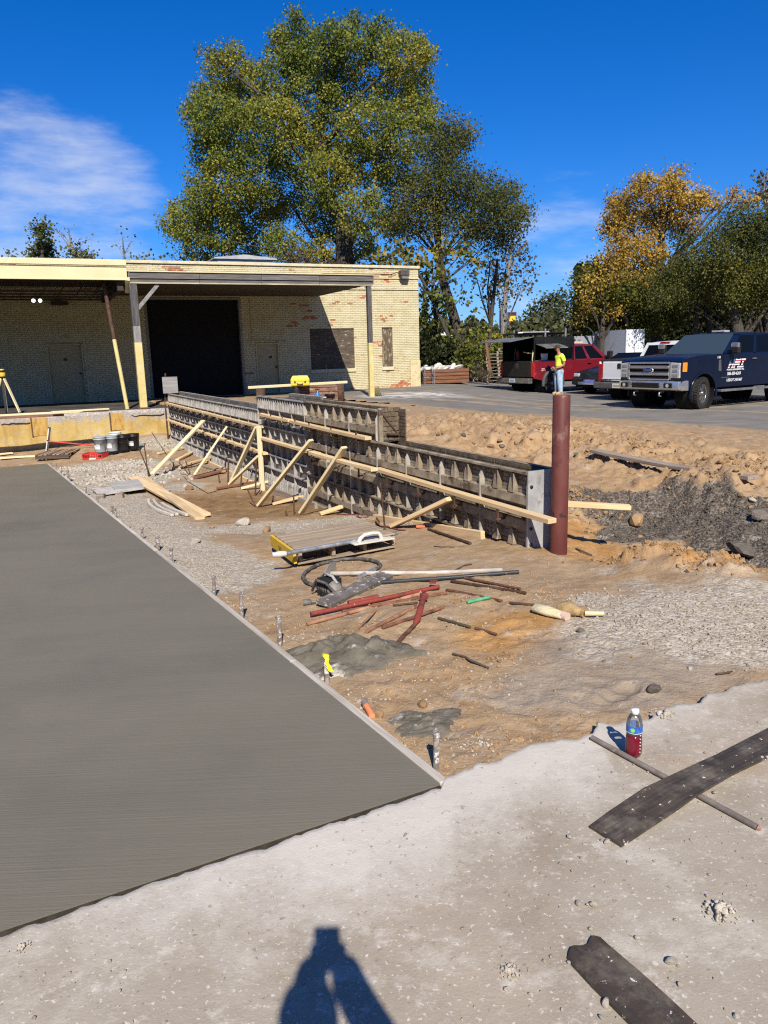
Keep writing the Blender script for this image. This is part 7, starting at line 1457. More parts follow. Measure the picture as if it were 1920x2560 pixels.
o = B().box((0, 0, .15), (.9, 1.5, .3)).obj('tool_chest', mat('dark_chest', [(.02, .02, .02), (.05, .045, .04)], scale=6, rough=.7), loc=rt.matrix_world @ Vector((-2.2, 0, .74)), rot=(0, 0, A3)); tag(o, 'dark tool chest on the bed of the red truck', 'tool chest')
board('timber', rt.matrix_world @ Vector((-2.5, -.05, 1.56)), rt.matrix_world @ Vector((-2.45, -.62, 1.50)), .06, .04, W_NEW, 'short timber inside the cap of the red truck', 'timber')
rod('digging_bar', [rt.matrix_world @ Vector((-2.55, -.55, 1.04)), rt.matrix_world @ Vector((-2.5, -.6, 1.62))], .03, W_PALE, 'upright wooden tool handle inside the cap of the red truck', 'tool'); rod('shovel', [rt.matrix_world @ Vector((-2.55, .5, 1.04)), rt.matrix_world @ Vector((-2.5, .45, 1.7))], .025, GREYT, 'grey tool handle inside the cap at the left', 'tool')
o = thing('fire_extinguisher', 'red extinguisher hanging inside the cap of the red truck', 'extinguisher', rt.matrix_world @ Vector((-2.5, .30, 1.28))); B().lathe([(.001, 0), (.06, 0), (.06, .28), (.02, .34)], 14).obj('cylinder', RED_ST, o); B().box((0, 0, .36), (.05, .08, .03)).obj('valve', TRIM, o)
# ladder top behind the cap
b = thing('wooden_ladder', 'short wooden ladder lying on the roof of the red truck', 'ladder', rt.matrix_world @ Vector((-.5, .1, 1.862)), A3)
for y in (0, .3): board('rail', (0, y, .03), (1.15, y, .03), .03, .06, W_NEW, parent=b)
for k in range(5): board('rung', (.1 + .24 * k, .015, .03), (.1 + .24 * k, .285, .03), .03, .03, W_NEW, parent=b)
# ---- dark car behind the white truck
A4 = R(211.4); h4 = Vector((math.cos(A4), math.sin(A4), 0)); l4 = Vector((-h4.y, h4.x, 0)); fr_ = Vector(at(1472, 955, 28.4)); O4 = fr_ - h4 * 2.25 - l4 * (-.1); O4.z = float(asph_z(O4.x, O4.y))
BLKP = car_paint('black_paint', (.012, .013, .016)); ct = thing('dark_car', 'dark low car almost hidden between the red and white trucks', 'car', O4, A4)
low = [(-2.3, .35)] + arc(-1.4, .33, .40, .30) + arc(1.4, .33, .40, .30) + [(2.2, .32), (2.28, .55), (2.15, .78), (1.1, .98), (-1.9, 1.0), (-2.3, .85)]
for s in (1, -1): B().prism(low, s * .84, s * .90).obj('side_panel', BLKP, ct, bevel=.03)
b = B(); b.loft([[(x, y * .86, z + .04 * (1 - y * y)) for y in np.linspace(-1, 1, 9)] for x, z in ((2.27, .5), (2.2, .72), (2.05, .80), (1.1, .97))], caps=False, closed=False); b.obj('bonnet', BLKP, ct)
B().loft([[(1.05, .84, .97), (-1.85, .84, .99), (-1.85, -.84, .99), (1.05, -.84, .97)], [(.25, .64, 1.42), (-1.2, .64, 1.42), (-1.2, -.64, 1.42), (.25, -.64, 1.42)]], smooth=False).obj('glasshouse', GLASS, ct, bevel=.05); B().box2((-1.18, -.62, 1.42), (.22, .62, 1.45)).obj('roof', BLKP, ct, bevel=.02); B().box2((-2.25, -.84, .25), (2.15, .84, .7)).obj('underbody', UNDER, ct)
B().box2((2.2, -.88, .34), (2.34, .88, .58)).obj('front_bumper', BLKP, ct, bevel=.04); B().box2((2.335, -.55, .36), (2.345, .55, .46)).obj('lower_grille', CHROME, ct); B().box2((2.345, -.26, .42), (2.352, .26, .54)).obj('number_plate', mat('blue_plate', [(.05, .06, .35), (.3, .32, .6)], scale=15, rough=.4), ct)
for s in (1, -1): B().box2((2.02, s * .60, .62), (2.25, s * .88, .76)).obj('headlight', LAMPG, ct, bevel=.03)
for x in (1.4, -1.4):
    for s in (1, -1): wheel(ct, x, s * .80, .33, .2, s, 6)
# ---- white box trailer and a grey container behind
TRW = mat('white_trailer_skin', [(.62, .64, .66), (.68, .70, .72)], scale=2, rough=.45)
cz = Vector(at(1563, 880, 43.0)); tr = thing('box_trailer', 'white box trailer parked under the trees behind the trucks', 'trailer', (cz.x, cz.y, float(asph_z(cz.x, cz.y))), R(12))
B().box2((0, 0, .55), (1.12 * 1.0, 3.9, 2.55)).obj('box_body', TRW, tr)
for x in (-.005, 1.085): B().box2((x, -.02, .5), (x + .04, .02, 2.58)).obj('corner_post', mat('trailer_trim', [(.45, .46, .47), (.55, .56, .57)], rough=.4, metal=.4), tr)
B().box2((.55, -.012, .6), (.57, 0, 2.5)).obj('door_seam', UNDER, tr)
for x in (.02, 1.0): B().lathe([(.001, 0), (.33, 0), (.36, .03), (.36, .17), (.33, .2), (.001, .2)], 20, (x - .05, 2.8, .36), 'x').obj('wheel', TYRE, tr)
B().box2((.05, .1, .42), (1.05, 3.8, .55)).obj('chassis', UNDER, tr)
cz2 = Vector(at(1430, 885, 46.0)); gc = thing('grey_container', 'grey steel container far behind the red truck', 'container', (cz2.x, cz2.y, -.06), R(-4))
b = B()
for k in range(20): b.box2((k * .155, -.02 if k % 2 else 0, .1), (k * .155 + .15, .2, 2.3))
b.obj('corrugated_side', mat('grey_container', [(.20, .22, .25), (.27, .29, .32)], scale=2, rough=.6), gc); B().box2((0, .2, .1), (3.1, 2.4, 2.3)).obj('box_body', MATS['grey_container'], gc); B().box2((-.03, -.04, 0), (3.13, 2.42, .1)).obj('base_frame', UNDER, gc)
# ================================================================== people
SKIN = mat('skin', [(.36, .16, .10), (.42, .20, .13)], scale=20, rough=.6)
def skin_mesh(name, chains, mtl, sub=2, parent=None, loc=(0, 0, 0), rot=0.0, root=0):
    """chains: lists of (x, y, z, rx, ry) joined where points coincide; one continuous skinned surface"""
    vs, es, rs, idx_ = [], [], [], {}
    for ch in chains:
        prev = None
        for (x_, y_, z_, ra, rb2) in ch:
            k = (round(x_, 4), round(y_, 4), round(z_, 4))
            if k not in idx_: idx_[k] = len(vs); vs.append((x_, y_, z_)); rs.append((ra, rb2))
            if prev is not None: es.append((prev, idx_[k]))
            prev = idx_[k]
    me = bpy.data.meshes.new(name); me.from_pydata(vs, es, []); o = bpy.data.objects.new(name, me); COL.objects.link(o)
    md = o.modifiers.new('skin', 'SKIN'); md.use_smooth_shade = True
    if not me.skin_vertices: 
        bm = bmesh.new(); bm.from_mesh(me); bm.verts.layers.skin.verify(); bm.to_mesh(me); bm.free()
    for i, (a, c) in enumerate(rs): me.skin_vertices[0].data[i].radius = (a, c); me.skin_vertices[0].data[i].use_root = (i == root)
    s = o.modifiers.new('sub', 'SUBSURF'); s.levels = s.render_levels = sub
    me.materials.append(mtl); o.location = loc; o.rotation_euler = (0, 0, rot)
    if parent: o.parent = parent
    return o
# worker: stands beside the red truck facing left (local +x is where he faces)
wk = on_asph(1397, 984); LW = Vector((6.66 * 28.75 / 29, 28.75, 0)); LW = Vector(at(1397, 984, 28.75)); LW.z = float(asph_z(LW.x, LW.y))
per = thing('person', 'man in bright yellow shirt and jeans looking down beside the red truck', 'person', LW, R(196))
body = [[(0, 0, .95, .15, .16), (-.02, 0, 1.12, .13, .16), (-.02, 0, 1.30, .13, .18), (0, 0, 1.43, .10, .15), (.03, 0, 1.50, .058, .06), (.06, 0, 1.56, .058, .06), (.085, 0, 1.64, .092, .075), (.095, 0, 1.70, .09, .075), (.09, 0, 1.745, .05, .05)]]
for s in (1, -1):
    body.append([(0, 0, 1.43, .10, .15), (-.01, s * .17, 1.40, .065, .065), (-.05, s * .225, 1.26, .055, .055), (-.06, s * .245, 1.10, .045, .045), (.08, s * .22, 1.01, .038, .038), (.19, s * .15, .98, .028, .032), (.235, s * .12, .97, .024, .036)])
    body.append([(0, 0, .95, .15, .16), (0.0, s * .10, .86, .10, .10), (.02, s * .11, .50, .07, .07), (-.02, s * .115, .12, .05, .05), (0.0, s * .12, .06, .045, .045), (.14, s * .125, .04, .035, .045)])
bo = skin_mesh('body', body, SKIN, 2, per)
for s in (1, -1):
    for k, (dx, dz) in enumerate(((.05, .012), (.058, .0), (.052, -.012), (.042, -.022))):
        skin_mesh('finger', [[(.235, s * .12, .97 + dz * .6, .011, .011), (.235 + dx * .6, s * .112, .965 + dz, .0095, .0095), (.235 + dx, s * .095, .945 + dz, .008, .008)]], SKIN, 1, per)
    skin_mesh('thumb', [[(.215, s * .10, .985, .012, .012), (.245, s * .075, .985, .011, .011), (.265, s * .07, .975, .009, .009)]], SKIN, 1, per)
HIVIS = mat('hi_vis_yellow', [(.58, .72, .05), (.66, .80, .08)], scale=6, rough=.8, bump=.4, bscale=7, dist=.02)
sh = [[(-.005, 0, .93, .165, .185), (-.02, 0, 1.10, .155, .185), (-.03, 0, 1.30, .15, .20), (-.01, 0, 1.44, .115, .165), (.015, 0, 1.49, .072, .08)]]
for s in (1, -1): sh.append([(-.01, 0, 1.44, .115, .165), (-.015, s * .175, 1.40, .085, .085), (-.05, s * .23, 1.27, .08, .08), (-.058, s * .243, 1.18, .075, .075)])
skin_mesh('shirt', sh, HIVIS, 2, per)
JEAN = mat('faded_denim', [(.16, .25, .36), (.30, .42, .54), (.44, .54, .62)], scale=7, rough=.9, stretch=(1, 1, .5), bump=.5, bscale=8, dist=.03)
je = [[(0, 0, .97, .155, .165), (0, 0, .88, .15, .15)]]
for s in (1, -1): je.append([(0, 0, .88, .15, .15), (.01, s * .095, .78, .135, .11), (.03, s * .11, .50, .118, .10), (.01, s * .115, .30, .105, .095), (.0, s * .12, .12, .085, .085), (0, s * .12, .07, .08, .08)])
skin_mesh('jeans', je, JEAN, 2, per)
B().lathe([(.158, .955), (.162, .96), (.162, .99), (.158, .995)], 24).obj('belt', W_DARK, per).scale = (1, 1.06, 1)
BOOT = mat('tan_boot', [(.36, .24, .13), (.48, .34, .2)], scale=9, rough=.85)
for s in (1, -1):
    rg = [[(x_, s * .12 + wy * math.cos(a), max(.0, zc + hz2 * math.sin(a))) for a in [2 * math.pi * k / 12 for k in range(12)]] for x_, wy, zc, hz2 in ((-.10, .03, .05, .045), (-.085, .048, .07, .07), (.0, .055, .075, .075), (.10, .056, .055, .055), (.17, .05, .045, .042), (.20, .03, .035, .03))]
    bt_ = B().loft(rg).tube([(-.02, s * .12, .07), (-.02, s * .12, .17)], .06, 12).obj('boot', BOOT, per); B().prism([(-.105, 0), (.20, 0), (.205, .022), (-.105, .022)], s * .12 - .055, s * .12 + .055).obj('sole', mat('boot_sole', [(.3, .22, .14), (.36, .27, .18)], rough=.9), bt_)
CAPM = mat('dark_cap', [(.035, .028, .025), (.06, .05, .045)], rough=.9)
cp = B().lathe([(.105, 1.70), (.106, 1.735), (.09, 1.785), (.05, 1.81), (.001, 1.815)], 20, (.085, 0, 0)).obj('cap', CAPM, per); B().prism([(.15, -.08), (.24, -.07), (.27, 0), (.24, .07), (.15, .08)], 1.695, 1.71, plane='xy').obj('peak', CAPM, cp)
B().lathe([(.001, 0), (.012, .005), (.016, .02), (.008, .04)], 8, (.185, 0, 1.635)).obj('nose', SKIN, per)
for s in (1, -1): B().lathe([(.001, -.012), (.02, -.006), (.026, .0), (.02, .006)], 10, (.075, s * .082, 1.655), 'y').obj('ear', SKIN, per); B().lathe([(.001, .0), (.009, .004), (.001, .009)], 8, (.172, s * .03, 1.672)).obj('eye', STEEL_D, per)
B().box((.172, 0, 1.598), (.012, .045, .008)).obj('mouth', mat('lip', [(.3, .11, .08), (.32, .12, .09)], rough=.6), per)

# photographer: stands behind the lens, known in the photograph only by the shadow on the slab
ph = thing('person', 'photographer holding up a phone, seen only as the shadow at the bottom', 'person', (-0.035, -0.30, 0.0), 0.0); ph.scale = (1, 1, 1.015)
DARKC = mat('dark_clothes', [(.03, .03, .035), (.05, .05, .055)], rough=.9)
# local +y is forward
pb = [[(0, -.02, .92, .16, .13), (0, 0, 1.12, .16, .12), (0, .0, 1.30, .18, .125), (0, .0, 1.43, .14, .10), (0, .03, 1.50, .055, .055), (0, .05, 1.58, .085, .09), (0, .055, 1.66, .09, .095), (0, .05, 1.72, .05, .05)]]
for s in (1, -1):
    pb.append([(0, 0, 1.43, .14, .10), (s * .18, 0, 1.40, .07, .07), (s * .16 + .18 * (s > 0), .06, 1.22, .055, .055), (s * .06 + .31 * (s > 0), .12, 1.17, .05, .05), (.035 + s * .05 + .10 * (s > 0), .22, 1.38, .055, .055), (.035 + s * .055, .265, 1.53, .052, .052), (.035 + s * .035, .29, 1.61, .045, .045)])
    pb.append([(0, -.02, .92, .16, .13), (s * .10, -.02, .84, .10, .10), (s * .13, .0, .48, .07, .07), (s * .14, -.03, .12, .05, .05), (s * .14, -.02, .06, .05, .05), (s * .15, .13, .04, .045, .035)])
skin_mesh('body', pb, DARKC, 2, ph)
for s in (1, -1):
    for k in range(4): skin_mesh('finger', [[(.035 + s * .05, .285, 1.575 + .016 * k, .01, .01), (.035 + s * .044, .302, 1.578 + .016 * k, .009, .009), (.035 + s * .028, .306, 1.58 + .016 * k, .008, .008)]], SKIN, 1, ph)
o = B().box2((-.039, .335, 1.585), (.039, .343, 1.735)).obj('phone', BLACK_P, None, bevel=.006, loc=(.0, -.36, 0)); tag(o, 'phone held up by the photographer, its shadow at the bottom', 'phone')
# ================================================================== trees, shrubs, far things
def leaf_mat(name, cols, trans=0.35, pos_scale=0.25):
    m, nt, out = new_mat(name); g = nd(nt, 'ShaderNodeNewGeometry')
    n = nd(nt, 'ShaderNodeTexNoise', {'Vector': g.outputs['Position'], 'Scale': pos_scale, 'Detail': 3.0})
    f = nd(nt, 'ShaderNodeMath', {0: nd(nt, 'ShaderNodeMath', {0: g.outputs['Random Per Island'], 1: 0.55}, operation='MULTIPLY').outputs[0], 1: nd(nt, 'ShaderNodeMath', {0: n.outputs['Fac'], 1: 0.9, 2: -0.2}, operation='MULTIPLY_ADD').outputs[0]}, operation='ADD')
    c = ramp(nt, f.outputs[0], cols, 0.12, 0.88)
    d = nd(nt, 'ShaderNodeBsdfPrincipled', {'Base Color': c, 'Roughness': 0.55, 'Specular IOR Level': 0.25}); t = nd(nt, 'ShaderNodeBsdfTranslucent', {'Color': c})
    ms = nd(nt, 'ShaderNodeMixShader', {0: trans, 1: d.outputs[0], 2: t.outputs[0]}); nt.links.new(ms.outputs[0], out.inputs[0]); return m
L_COT = leaf_mat('cottonwood_leaf', [(.07, .11, .022), (.12, .17, .034), (.20, .235, .042), (.34, .32, .05), (.52, .37, .05)], .42)
L_LOC = leaf_mat('locust_leaf', [(.045, .06, .014), (.075, .09, .02), (.12, .125, .026), (.22, .18, .035)])
L_GOLD = leaf_mat('golden_leaf', [(.20, .125, .02), (.36, .225, .035), (.48, .31, .05), (.55, .39, .09)])
L_MIX = leaf_mat('turning_leaf', [(.04, .06, .012), (.075, .095, .018), (.15, .15, .025), (.36, .24, .03)])
L_GRY = leaf_mat('dry_grey_leaf', [(.07, .06, .04), (.12, .10, .065), (.17, .13, .08)])
L_SHR = leaf_mat('shrub_leaf', [(.03, .045, .010), (.08, .10, .02), (.17, .18, .025), (.34, .27, .04)])
L_DRK = leaf_mat('dark_wood_leaf', [(.012, .018, .006), (.022, .03, .009), (.045, .05, .012)])
L_FAR = leaf_mat('far_leaf', [(.06, .075, .03), (.09, .10, .04), (.13, .13, .055)])
BARK = mat('bark', [(.035, .028, .022), (.06, .05, .04), (.095, .08, .065)], scale=3, detail=8, rough=.95, stretch=(6, 6, 1), bump=.6, bscale=4, space='World', dist=.03)
BARK_G = mat('grey_bark', [(.12, .11, .10), (.2, .19, .175), (.28, .27, .25)], scale=3, detail=8, rough=.95, stretch=(6, 6, 1), space='World')
def S_(lst): return [(x * 1.1573, y * 1.1573, r * 1.1573) for x, y, r in lst]
def tree(name, label, group, blobs, Y, trunk, leaf, bark, per, size, depth=0.8, seed=1, droop=0.5, aspect=1.0, tw=0.3, twn=10, bare=0.0, branch_r=0.07, cat='tree', shell=0.5, zbase=None, spur=0):
    """blobs: crown lobes as photo pixels (x, y, radius) at distance Y; trunk: pixels with radius (m)"""
    r_ = np.random.default_rng(seed); rr_ = random.Random(seed)
    tp = [Vector(at(px, py, Y)) for px, py, _ in trunk]; tr_ = [r for *_, r in trunk]
    base = tp[0].copy(); base.z = zbase if zbase is not None else -0.2; t = thing(name, label, cat, base, group=group)
    b = B(); pts = [base] + tp if tp[0].z > base.z + .2 else tp
    rad = [tr_[0] * 1.15] + tr_ if len(pts) > len(tp) else tr_
    b.tube([p - base for p in pts], rad, 12); centers = []
    for (px, py, rp) in blobs:
        Rw = rp * Y / FPX; Yb = Y + r_.uniform(-1, 1) * depth * 3.0 * (1 if Rw > .5 else .3); c = Vector(at(px, py, Yb)); centers.append((c, Rw))
        # branch from the trunk towards the lobe
        cand = [i for i, p in enumerate(tp) if p.z < c.z - 0.1 - 0.45 * math.hypot(p.x - c.x, p.y - c.y)] or [0]; j = min(cand, key=lambda i: (tp[i] - c).length - 0.25 * i); p0 = tp[j]
        mid = p0.lerp(c, .5) + Vector((rr_.uniform(-.3, .3), rr_.uniform(-.3, .3), rr_.uniform(-.1, .5))) * (c - p0).length * .18
        r0 = min(tr_[j] * .6, branch_r * (1 + (c - p0).length * .12)) * (0.3 if math.hypot(c.x - p0.x, c.y - p0.y) > 1.3 * (c.z - p0.z) else 1); b.tube([p - base for p in (p0, p0.lerp(mid, .5), mid, mid.lerp(c, .6), c)], [r0, r0 * .8, r0 * .6, r0 * .42, r0 * .22], 6, caps=False)
        for _ in range(4):
            d = Vector((rr_.gauss(0, 1), rr_.gauss(0, 1), rr_.gauss(.3, 1))).normalized() * Rw * rr_.uniform(.6, 1.05); q0 = mid.lerp(c, rr_.uniform(.5, 1)); q1 = c + d
            b.tube([q0 - base, q0.lerp(q1, .5) + Vector((0, 0, .1 * Rw)) - base, q1 - base], [r0 * .26, r0 * .18, r0 * .08], 4, caps=False)
            if bare:
                for _k in range(3):
                    q2 = q1 + Vector((rr_.gauss(0, 1), rr_.gauss(0, 1), rr_.gauss(.4, .8))).normalized() * Rw * .5; b.tube([q0.lerp(q1, .6) - base, q2 - base], [r0 * .14, r0 * .05], 4, caps=False)
    for c, Rw in list(centers):
        for _ in range(spur):
            d = Vector((rr_.gauss(0, 1), rr_.gauss(0, .6), rr_.gauss(.35, 1))).normalized(); q = c + d * Rw * rr_.uniform(.95, 1.3); centers.append((q, Rw * rr_.uniform(.16, .34))); b.tube([c - base, q - base], [.03, .012], 4, caps=False)
    b.obj('trunk', bark, t)
    P = []
    for c, Rw in centers:
        nt_ = max(3, int(per * Rw * Rw * (1 - bare))); 
        d = r_.normal(size=(nt_, 3)); d /= np.linalg.norm(d, axis=1)[:, None]; rad_ = Rw * (shell + (1 - shell) * r_.random(nt_) ** 0.6) * r_.choice([1, 1, .85, 1.12], nt_)
        tc_ = np.array(c) + d * rad_[:, None] * np.array([1, 1, .92])
        q = np.repeat(tc_, twn, 0) + r_.normal(size=(nt_ * twn, 3)) * tw * np.array([1, 1, .8]); P.append(q)
    P = np.concatenate(P) - np.array(base); N = len(P)
    ax1 = r_.normal(size=(N, 3)); ax1[:, 2] -= droop; ax1 /= np.linalg.norm(ax1, axis=1)[:, None]
    ax2 = np.cross(ax1, r_.normal(size=(N, 3))); ax2 /= np.linalg.norm(ax2, axis=1)[:, None]
    s = size * r_.uniform(.6, 1.25, N)[:, None]; a = ax1 * s; w = ax2 * s * .5 * aspect
    V = np.stack([P, P + a * .45 + w, P + a, P + a * .45 - w], 1).reshape(-1, 3); F = np.arange(N * 4).reshape(-1, 4)
    me = bpy.data.meshes.new('foliage'); me.vertices.add(len(V)); me.vertices.foreach_set('co', V.ravel()); me.loops.add(N * 4); me.loops.foreach_set('vertex_index', F.ravel().astype(np.int32)); me.polygons.add(N); me.polygons.foreach_set('loop_start', np.arange(0, N * 4, 4, dtype=np.int32)); me.update(calc_edges=True)
    me.materials.append(leaf); link_mesh('crown', me, t); return t
BIG = S_([(400, 480, 48), (440, 440, 46), (430, 530, 42), (375, 495, 22), (480, 500, 52), (480, 400, 56), (455, 330, 46), (470, 250, 52), (440, 215, 34), (450, 270, 34), (490, 160, 44), (500, 115, 22), (455, 120, 14), (520, 290, 56), (530, 210, 52), (545, 380, 60), (540, 470, 60), (530, 540, 42), (590, 270, 60), (590, 180, 50), (602, 110, 26), (600, 78, 14), (640, 85, 40), (648, 42, 14), (680, 130, 56), (660, 220, 60), (640, 330, 60), (620, 430, 56), (610, 530, 42),
          (720, 85, 36), (760, 110, 46), (770, 58, 16), (740, 190, 56), (720, 290, 56), (710, 390, 56), (700, 480, 50), (690, 545, 36), (820, 100, 40), (808, 55, 14), (870, 120, 44), (895, 100, 28), (850, 200, 50), (925, 125, 14), (900, 190, 34), (900, 245, 38), (800, 270, 56), (870, 300, 46), (930, 225, 20), (925, 270, 26), (790, 360, 50), (860, 380, 46), (780, 460, 46), (850, 470, 40), (780, 530, 36)])
tree('cottonwood_tree', 'tall broad green and yellow cottonwood tree behind the brick building', None, BIG, 46.0, [(745 * 1.157, 590 * 1.157, .55), (742 * 1.157, 480 * 1.157, .46), (700 * 1.157, 420 * 1.157, .34), (690 * 1.157, 330 * 1.157, .26), (700 * 1.157, 220 * 1.157, .16), (705 * 1.157, 130 * 1.157, .08)], L_COT, BARK, 60, .125, depth=.9, seed=4, tw=.22, twn=26, branch_r=.085, shell=.45, spur=2)
LOC = S_([(950, 330, 52), (985, 300, 30), (1010, 292, 16), (920, 390, 42), (980, 400, 52), (1040, 415, 52), (1085, 445, 44), (1125, 462, 20), (1060, 495, 40), (1110, 495, 24), (1010, 480, 42), (940, 460, 42), (885, 450, 34), (1080, 525, 24), (960, 270, 18), (900, 500, 26), (850, 490, 30)])
tree('locust_tree', 'feathery olive green locust tree with a leaning dark trunk right of the building', None, LOC, 40.0, [(1003 * 1.157, 790 * 1.157, .34), (985 * 1.157, 700 * 1.157, .27), (958 * 1.157, 610 * 1.157, .22), (950 * 1.157, 560 * 1.157, .19), (945 * 1.157, 470 * 1.157, .13), (950 * 1.157, 380 * 1.157, .07)], L_LOC, BARK, 130, .115, depth=.5, seed=7, tw=.30, twn=18, aspect=.7, branch_r=.09, shell=.25, spur=2, zbase=.1)
YEL_ = S_([(870, 545, 26), (840, 560, 24), (900, 560, 24), (935, 575, 22), (800, 570, 20), (965, 545, 20), (1000, 545, 22), (1030, 560, 18), (960, 600, 16)])
tree('yellowing_tree', 'low yellow leaved tree between the cottonwood and the locust', None, YEL_, 37.5, [(985 * 1.157, 760 * 1.157, .10), (930 * 1.157, 640 * 1.157, .08), (900 * 1.157, 580 * 1.157, .06)], L_MIX, BARK, 60, .2, seed=9, tw=.25, twn=8, branch_r=.05, depth=.4, shell=.2)
UND = S_([(935, 640, 22), (930, 700, 28), (925, 760, 30), (960, 660, 16), (970, 740, 26), (1000, 775, 28), (950, 790, 22), (1030, 760, 24), (1045, 720, 16), (1000, 640, 12), (1020, 690, 12), (920, 600, 18)])
tree('understory_tree', 'tangled dark green and yellow young tree at the building corner', None, UND, 38.5, [(955 * 1.157, 800 * 1.157, .14), (940 * 1.157, 700 * 1.157, .10), (945 * 1.157, 620 * 1.157, .06)], L_SHR, BARK, 70, .2, seed=11, tw=.28, twn=8, branch_r=.05, depth=.5, shell=.1)
for k, (tk, bl, lab) in enumerate(([((925, 800), (920, 700), (915, 600)), [(915, 640, 20), (925, 680, 22), (915, 740, 26)], 'slim dark stemmed tree just behind the building corner'], [((1050, 790), (1060, 700), (1075, 560)), [(1075, 600, 26), (1050, 640, 22), (1060, 560, 18), (1030, 600, 20)], 'thin open branched tree beyond the locust trunk'])):
    tree('young_tree', lab, 'young trees by the building corner', S_(bl), 41.0 + k, [(x * 1.157, y * 1.157, r) for (x, y), r in zip(tk, (.16, .12, .06))], L_MIX, BARK, 40, .2, seed=20 + k, bare=.25, tw=.3, twn=6, branch_r=.05, shell=.1)
GRY = S_([(1120, 545, 28), (1100, 590, 30), (1140, 590, 20), (1075, 625, 24), (1125, 625, 20), (1095, 550, 22), (1060, 580, 20), (1110, 510, 14), (1080, 660, 16)])
tree('grey_tree', 'pale grey half bare tree against the sky left of the golden tree', None, GRY, 52.0, [(1085 * 1.157, 740 * 1.157, .2), (1092 * 1.157, 640 * 1.157, .15), (1105 * 1.157, 540 * 1.157, .07)], L_GRY, BARK_G, 34, .2, seed=13, bare=.2, tw=.3, twn=7, branch_r=.06, shell=.2)
FAR_ = S_([(1180, 665, 28), (1150, 690, 22), (1210, 680, 24), (1180, 705, 26), (1140, 715, 20), (1225, 715, 22), (1205, 645, 16), (1100, 715, 22)])
tree('far_tree', 'rounded hazy green tree in the distance above the red truck', None, FAR_, 85.0, [(1180 * 1.157, 740 * 1.157, .3), (1180 * 1.157, 690 * 1.157, .2)], L_FAR, BARK, 26, .35, seed=15, tw=.45, twn=10, shell=.3)
GOL = S_([(1340, 435, 30), (1395, 415, 34), (1380, 395, 18), (1455, 410, 36), (1490, 440, 34), (1440, 385, 14), (1350, 480, 40), (1420, 475, 42), (1480, 490, 32), (1340, 540, 36), (1400, 545, 40), (1322, 575, 22), (1520, 430, 22), (1550, 440, 12), (1585, 425, 13), (1620, 430, 13), (1310, 490, 20), (1370, 600, 26)])
tree('golden_tree', 'tall golden orange autumn tree above the parked trucks', None, GOL, 50.0, [(1420 * 1.157, 720 * 1.157, .4), (1425 * 1.157, 600 * 1.157, .3), (1430 * 1.157, 500 * 1.157, .18), (1430 * 1.157, 430 * 1.157, .08)], L_GOLD, BARK, 64, .13, seed=17, tw=.24, twn=22, branch_r=.1, shell=.3, spur=2)
tree('golden_sapling', 'lower golden tree hanging down left of the white trailer', None, S_([(1330, 600, 24), (1310, 560, 20), (1285, 610, 16), (1262, 640, 13), (1250, 690, 14), (1275, 665, 14), (1350, 640, 20), (1300, 635, 15), (1385, 600, 18), (1330, 670, 14)]), 45.0, [(1300 * 1.157, 740 * 1.157, .16), (1305 * 1.157, 660 * 1.157, .1), (1320 * 1.157, 600 * 1.157, .05)], L_GOLD, BARK, 50, .13, seed=18, tw=.26, twn=14, branch_r=.05, shell=.2, spur=1)
GRN_ = S_([(1258, 612, 26), (1290, 585, 26), (1285, 650, 34), (1335, 630, 38), (1390, 640, 42), (1265, 690, 26), (1325, 695, 36), (1450, 680, 36), (1400, 700, 36), (1350, 590, 28), (1235, 660, 16), (1300, 720, 24), (1440, 620, 30)])
tree('turning_tree', 'dense green tree turning gold low behind the white trailer', None, GRN_, 47.0, [(1360 * 1.157, 740 * 1.157, .3), (1350 * 1.157, 660 * 1.157, .2), (1330 * 1.157, 600 * 1.157, .1)], L_MIX, BARK, 100, .14, seed=19, tw=.28, twn=16, branch_r=.08, shell=.3)
DLO = S_([(1500, 565, 42), (1560, 515, 42), (1610, 495, 38), (1650, 485, 38), (1450, 600, 36), (1520, 615, 42), (1580, 595, 46), (1640, 575, 46), (1700, 520, 55), (1600, 640, 34), (1660, 625, 34), (1475, 640, 24), (1550, 560, 40), (1630, 530, 40), (1720, 600, 50), (1425, 640, 22)])
tree('dark_locust_tree', 'spreading dark green locust tree above the navy truck', None, DLO, 42.0, [(1600 * 1.157, 745 * 1.157, .34), (1585 * 1.157, 660 * 1.157, .25), (1590 * 1.157, 580 * 1.157, .16), (1600 * 1.157, 520 * 1.157, .08)], L_LOC, BARK, 130, .12, seed=23, tw=.32, twn=18, aspect=.7, branch_r=.10, shell=.3, spur=2)
for k, (x, y0, lean, r, lab) in enumerate(((1500, 600, 8, .14, 'dark bare trunk left of the navy truck roof'), (1535, 590, -6, .18, 'thick dark trunk above the navy truck bonnet'), (1560, 610, 10, .10, 'thin dark trunk behind the navy truck cab'), (1625, 600, -8, .16, 'dark trunk above the navy truck roof'), (1650, 590, 4, .2, 'dark trunk at the right edge of the view'))):
    tree('dark_tree', lab, 'dark trunks behind the navy truck', S_([(x - 20, y0 + 40, 22), (x + 25, y0 + 60, 22), (x, y0 + 10, 22)]), 44.5 + k * .6, [(x * 1.157, 745 * 1.157, r), ((x + lean) * 1.157, (y0 + 60) * 1.157, r * .7), ((x + lean * 2) * 1.157, y0 * 1.157, r * .35)], L_DRK, BARK, 40, .2, seed=40 + k, tw=.3, twn=8, shell=.1)
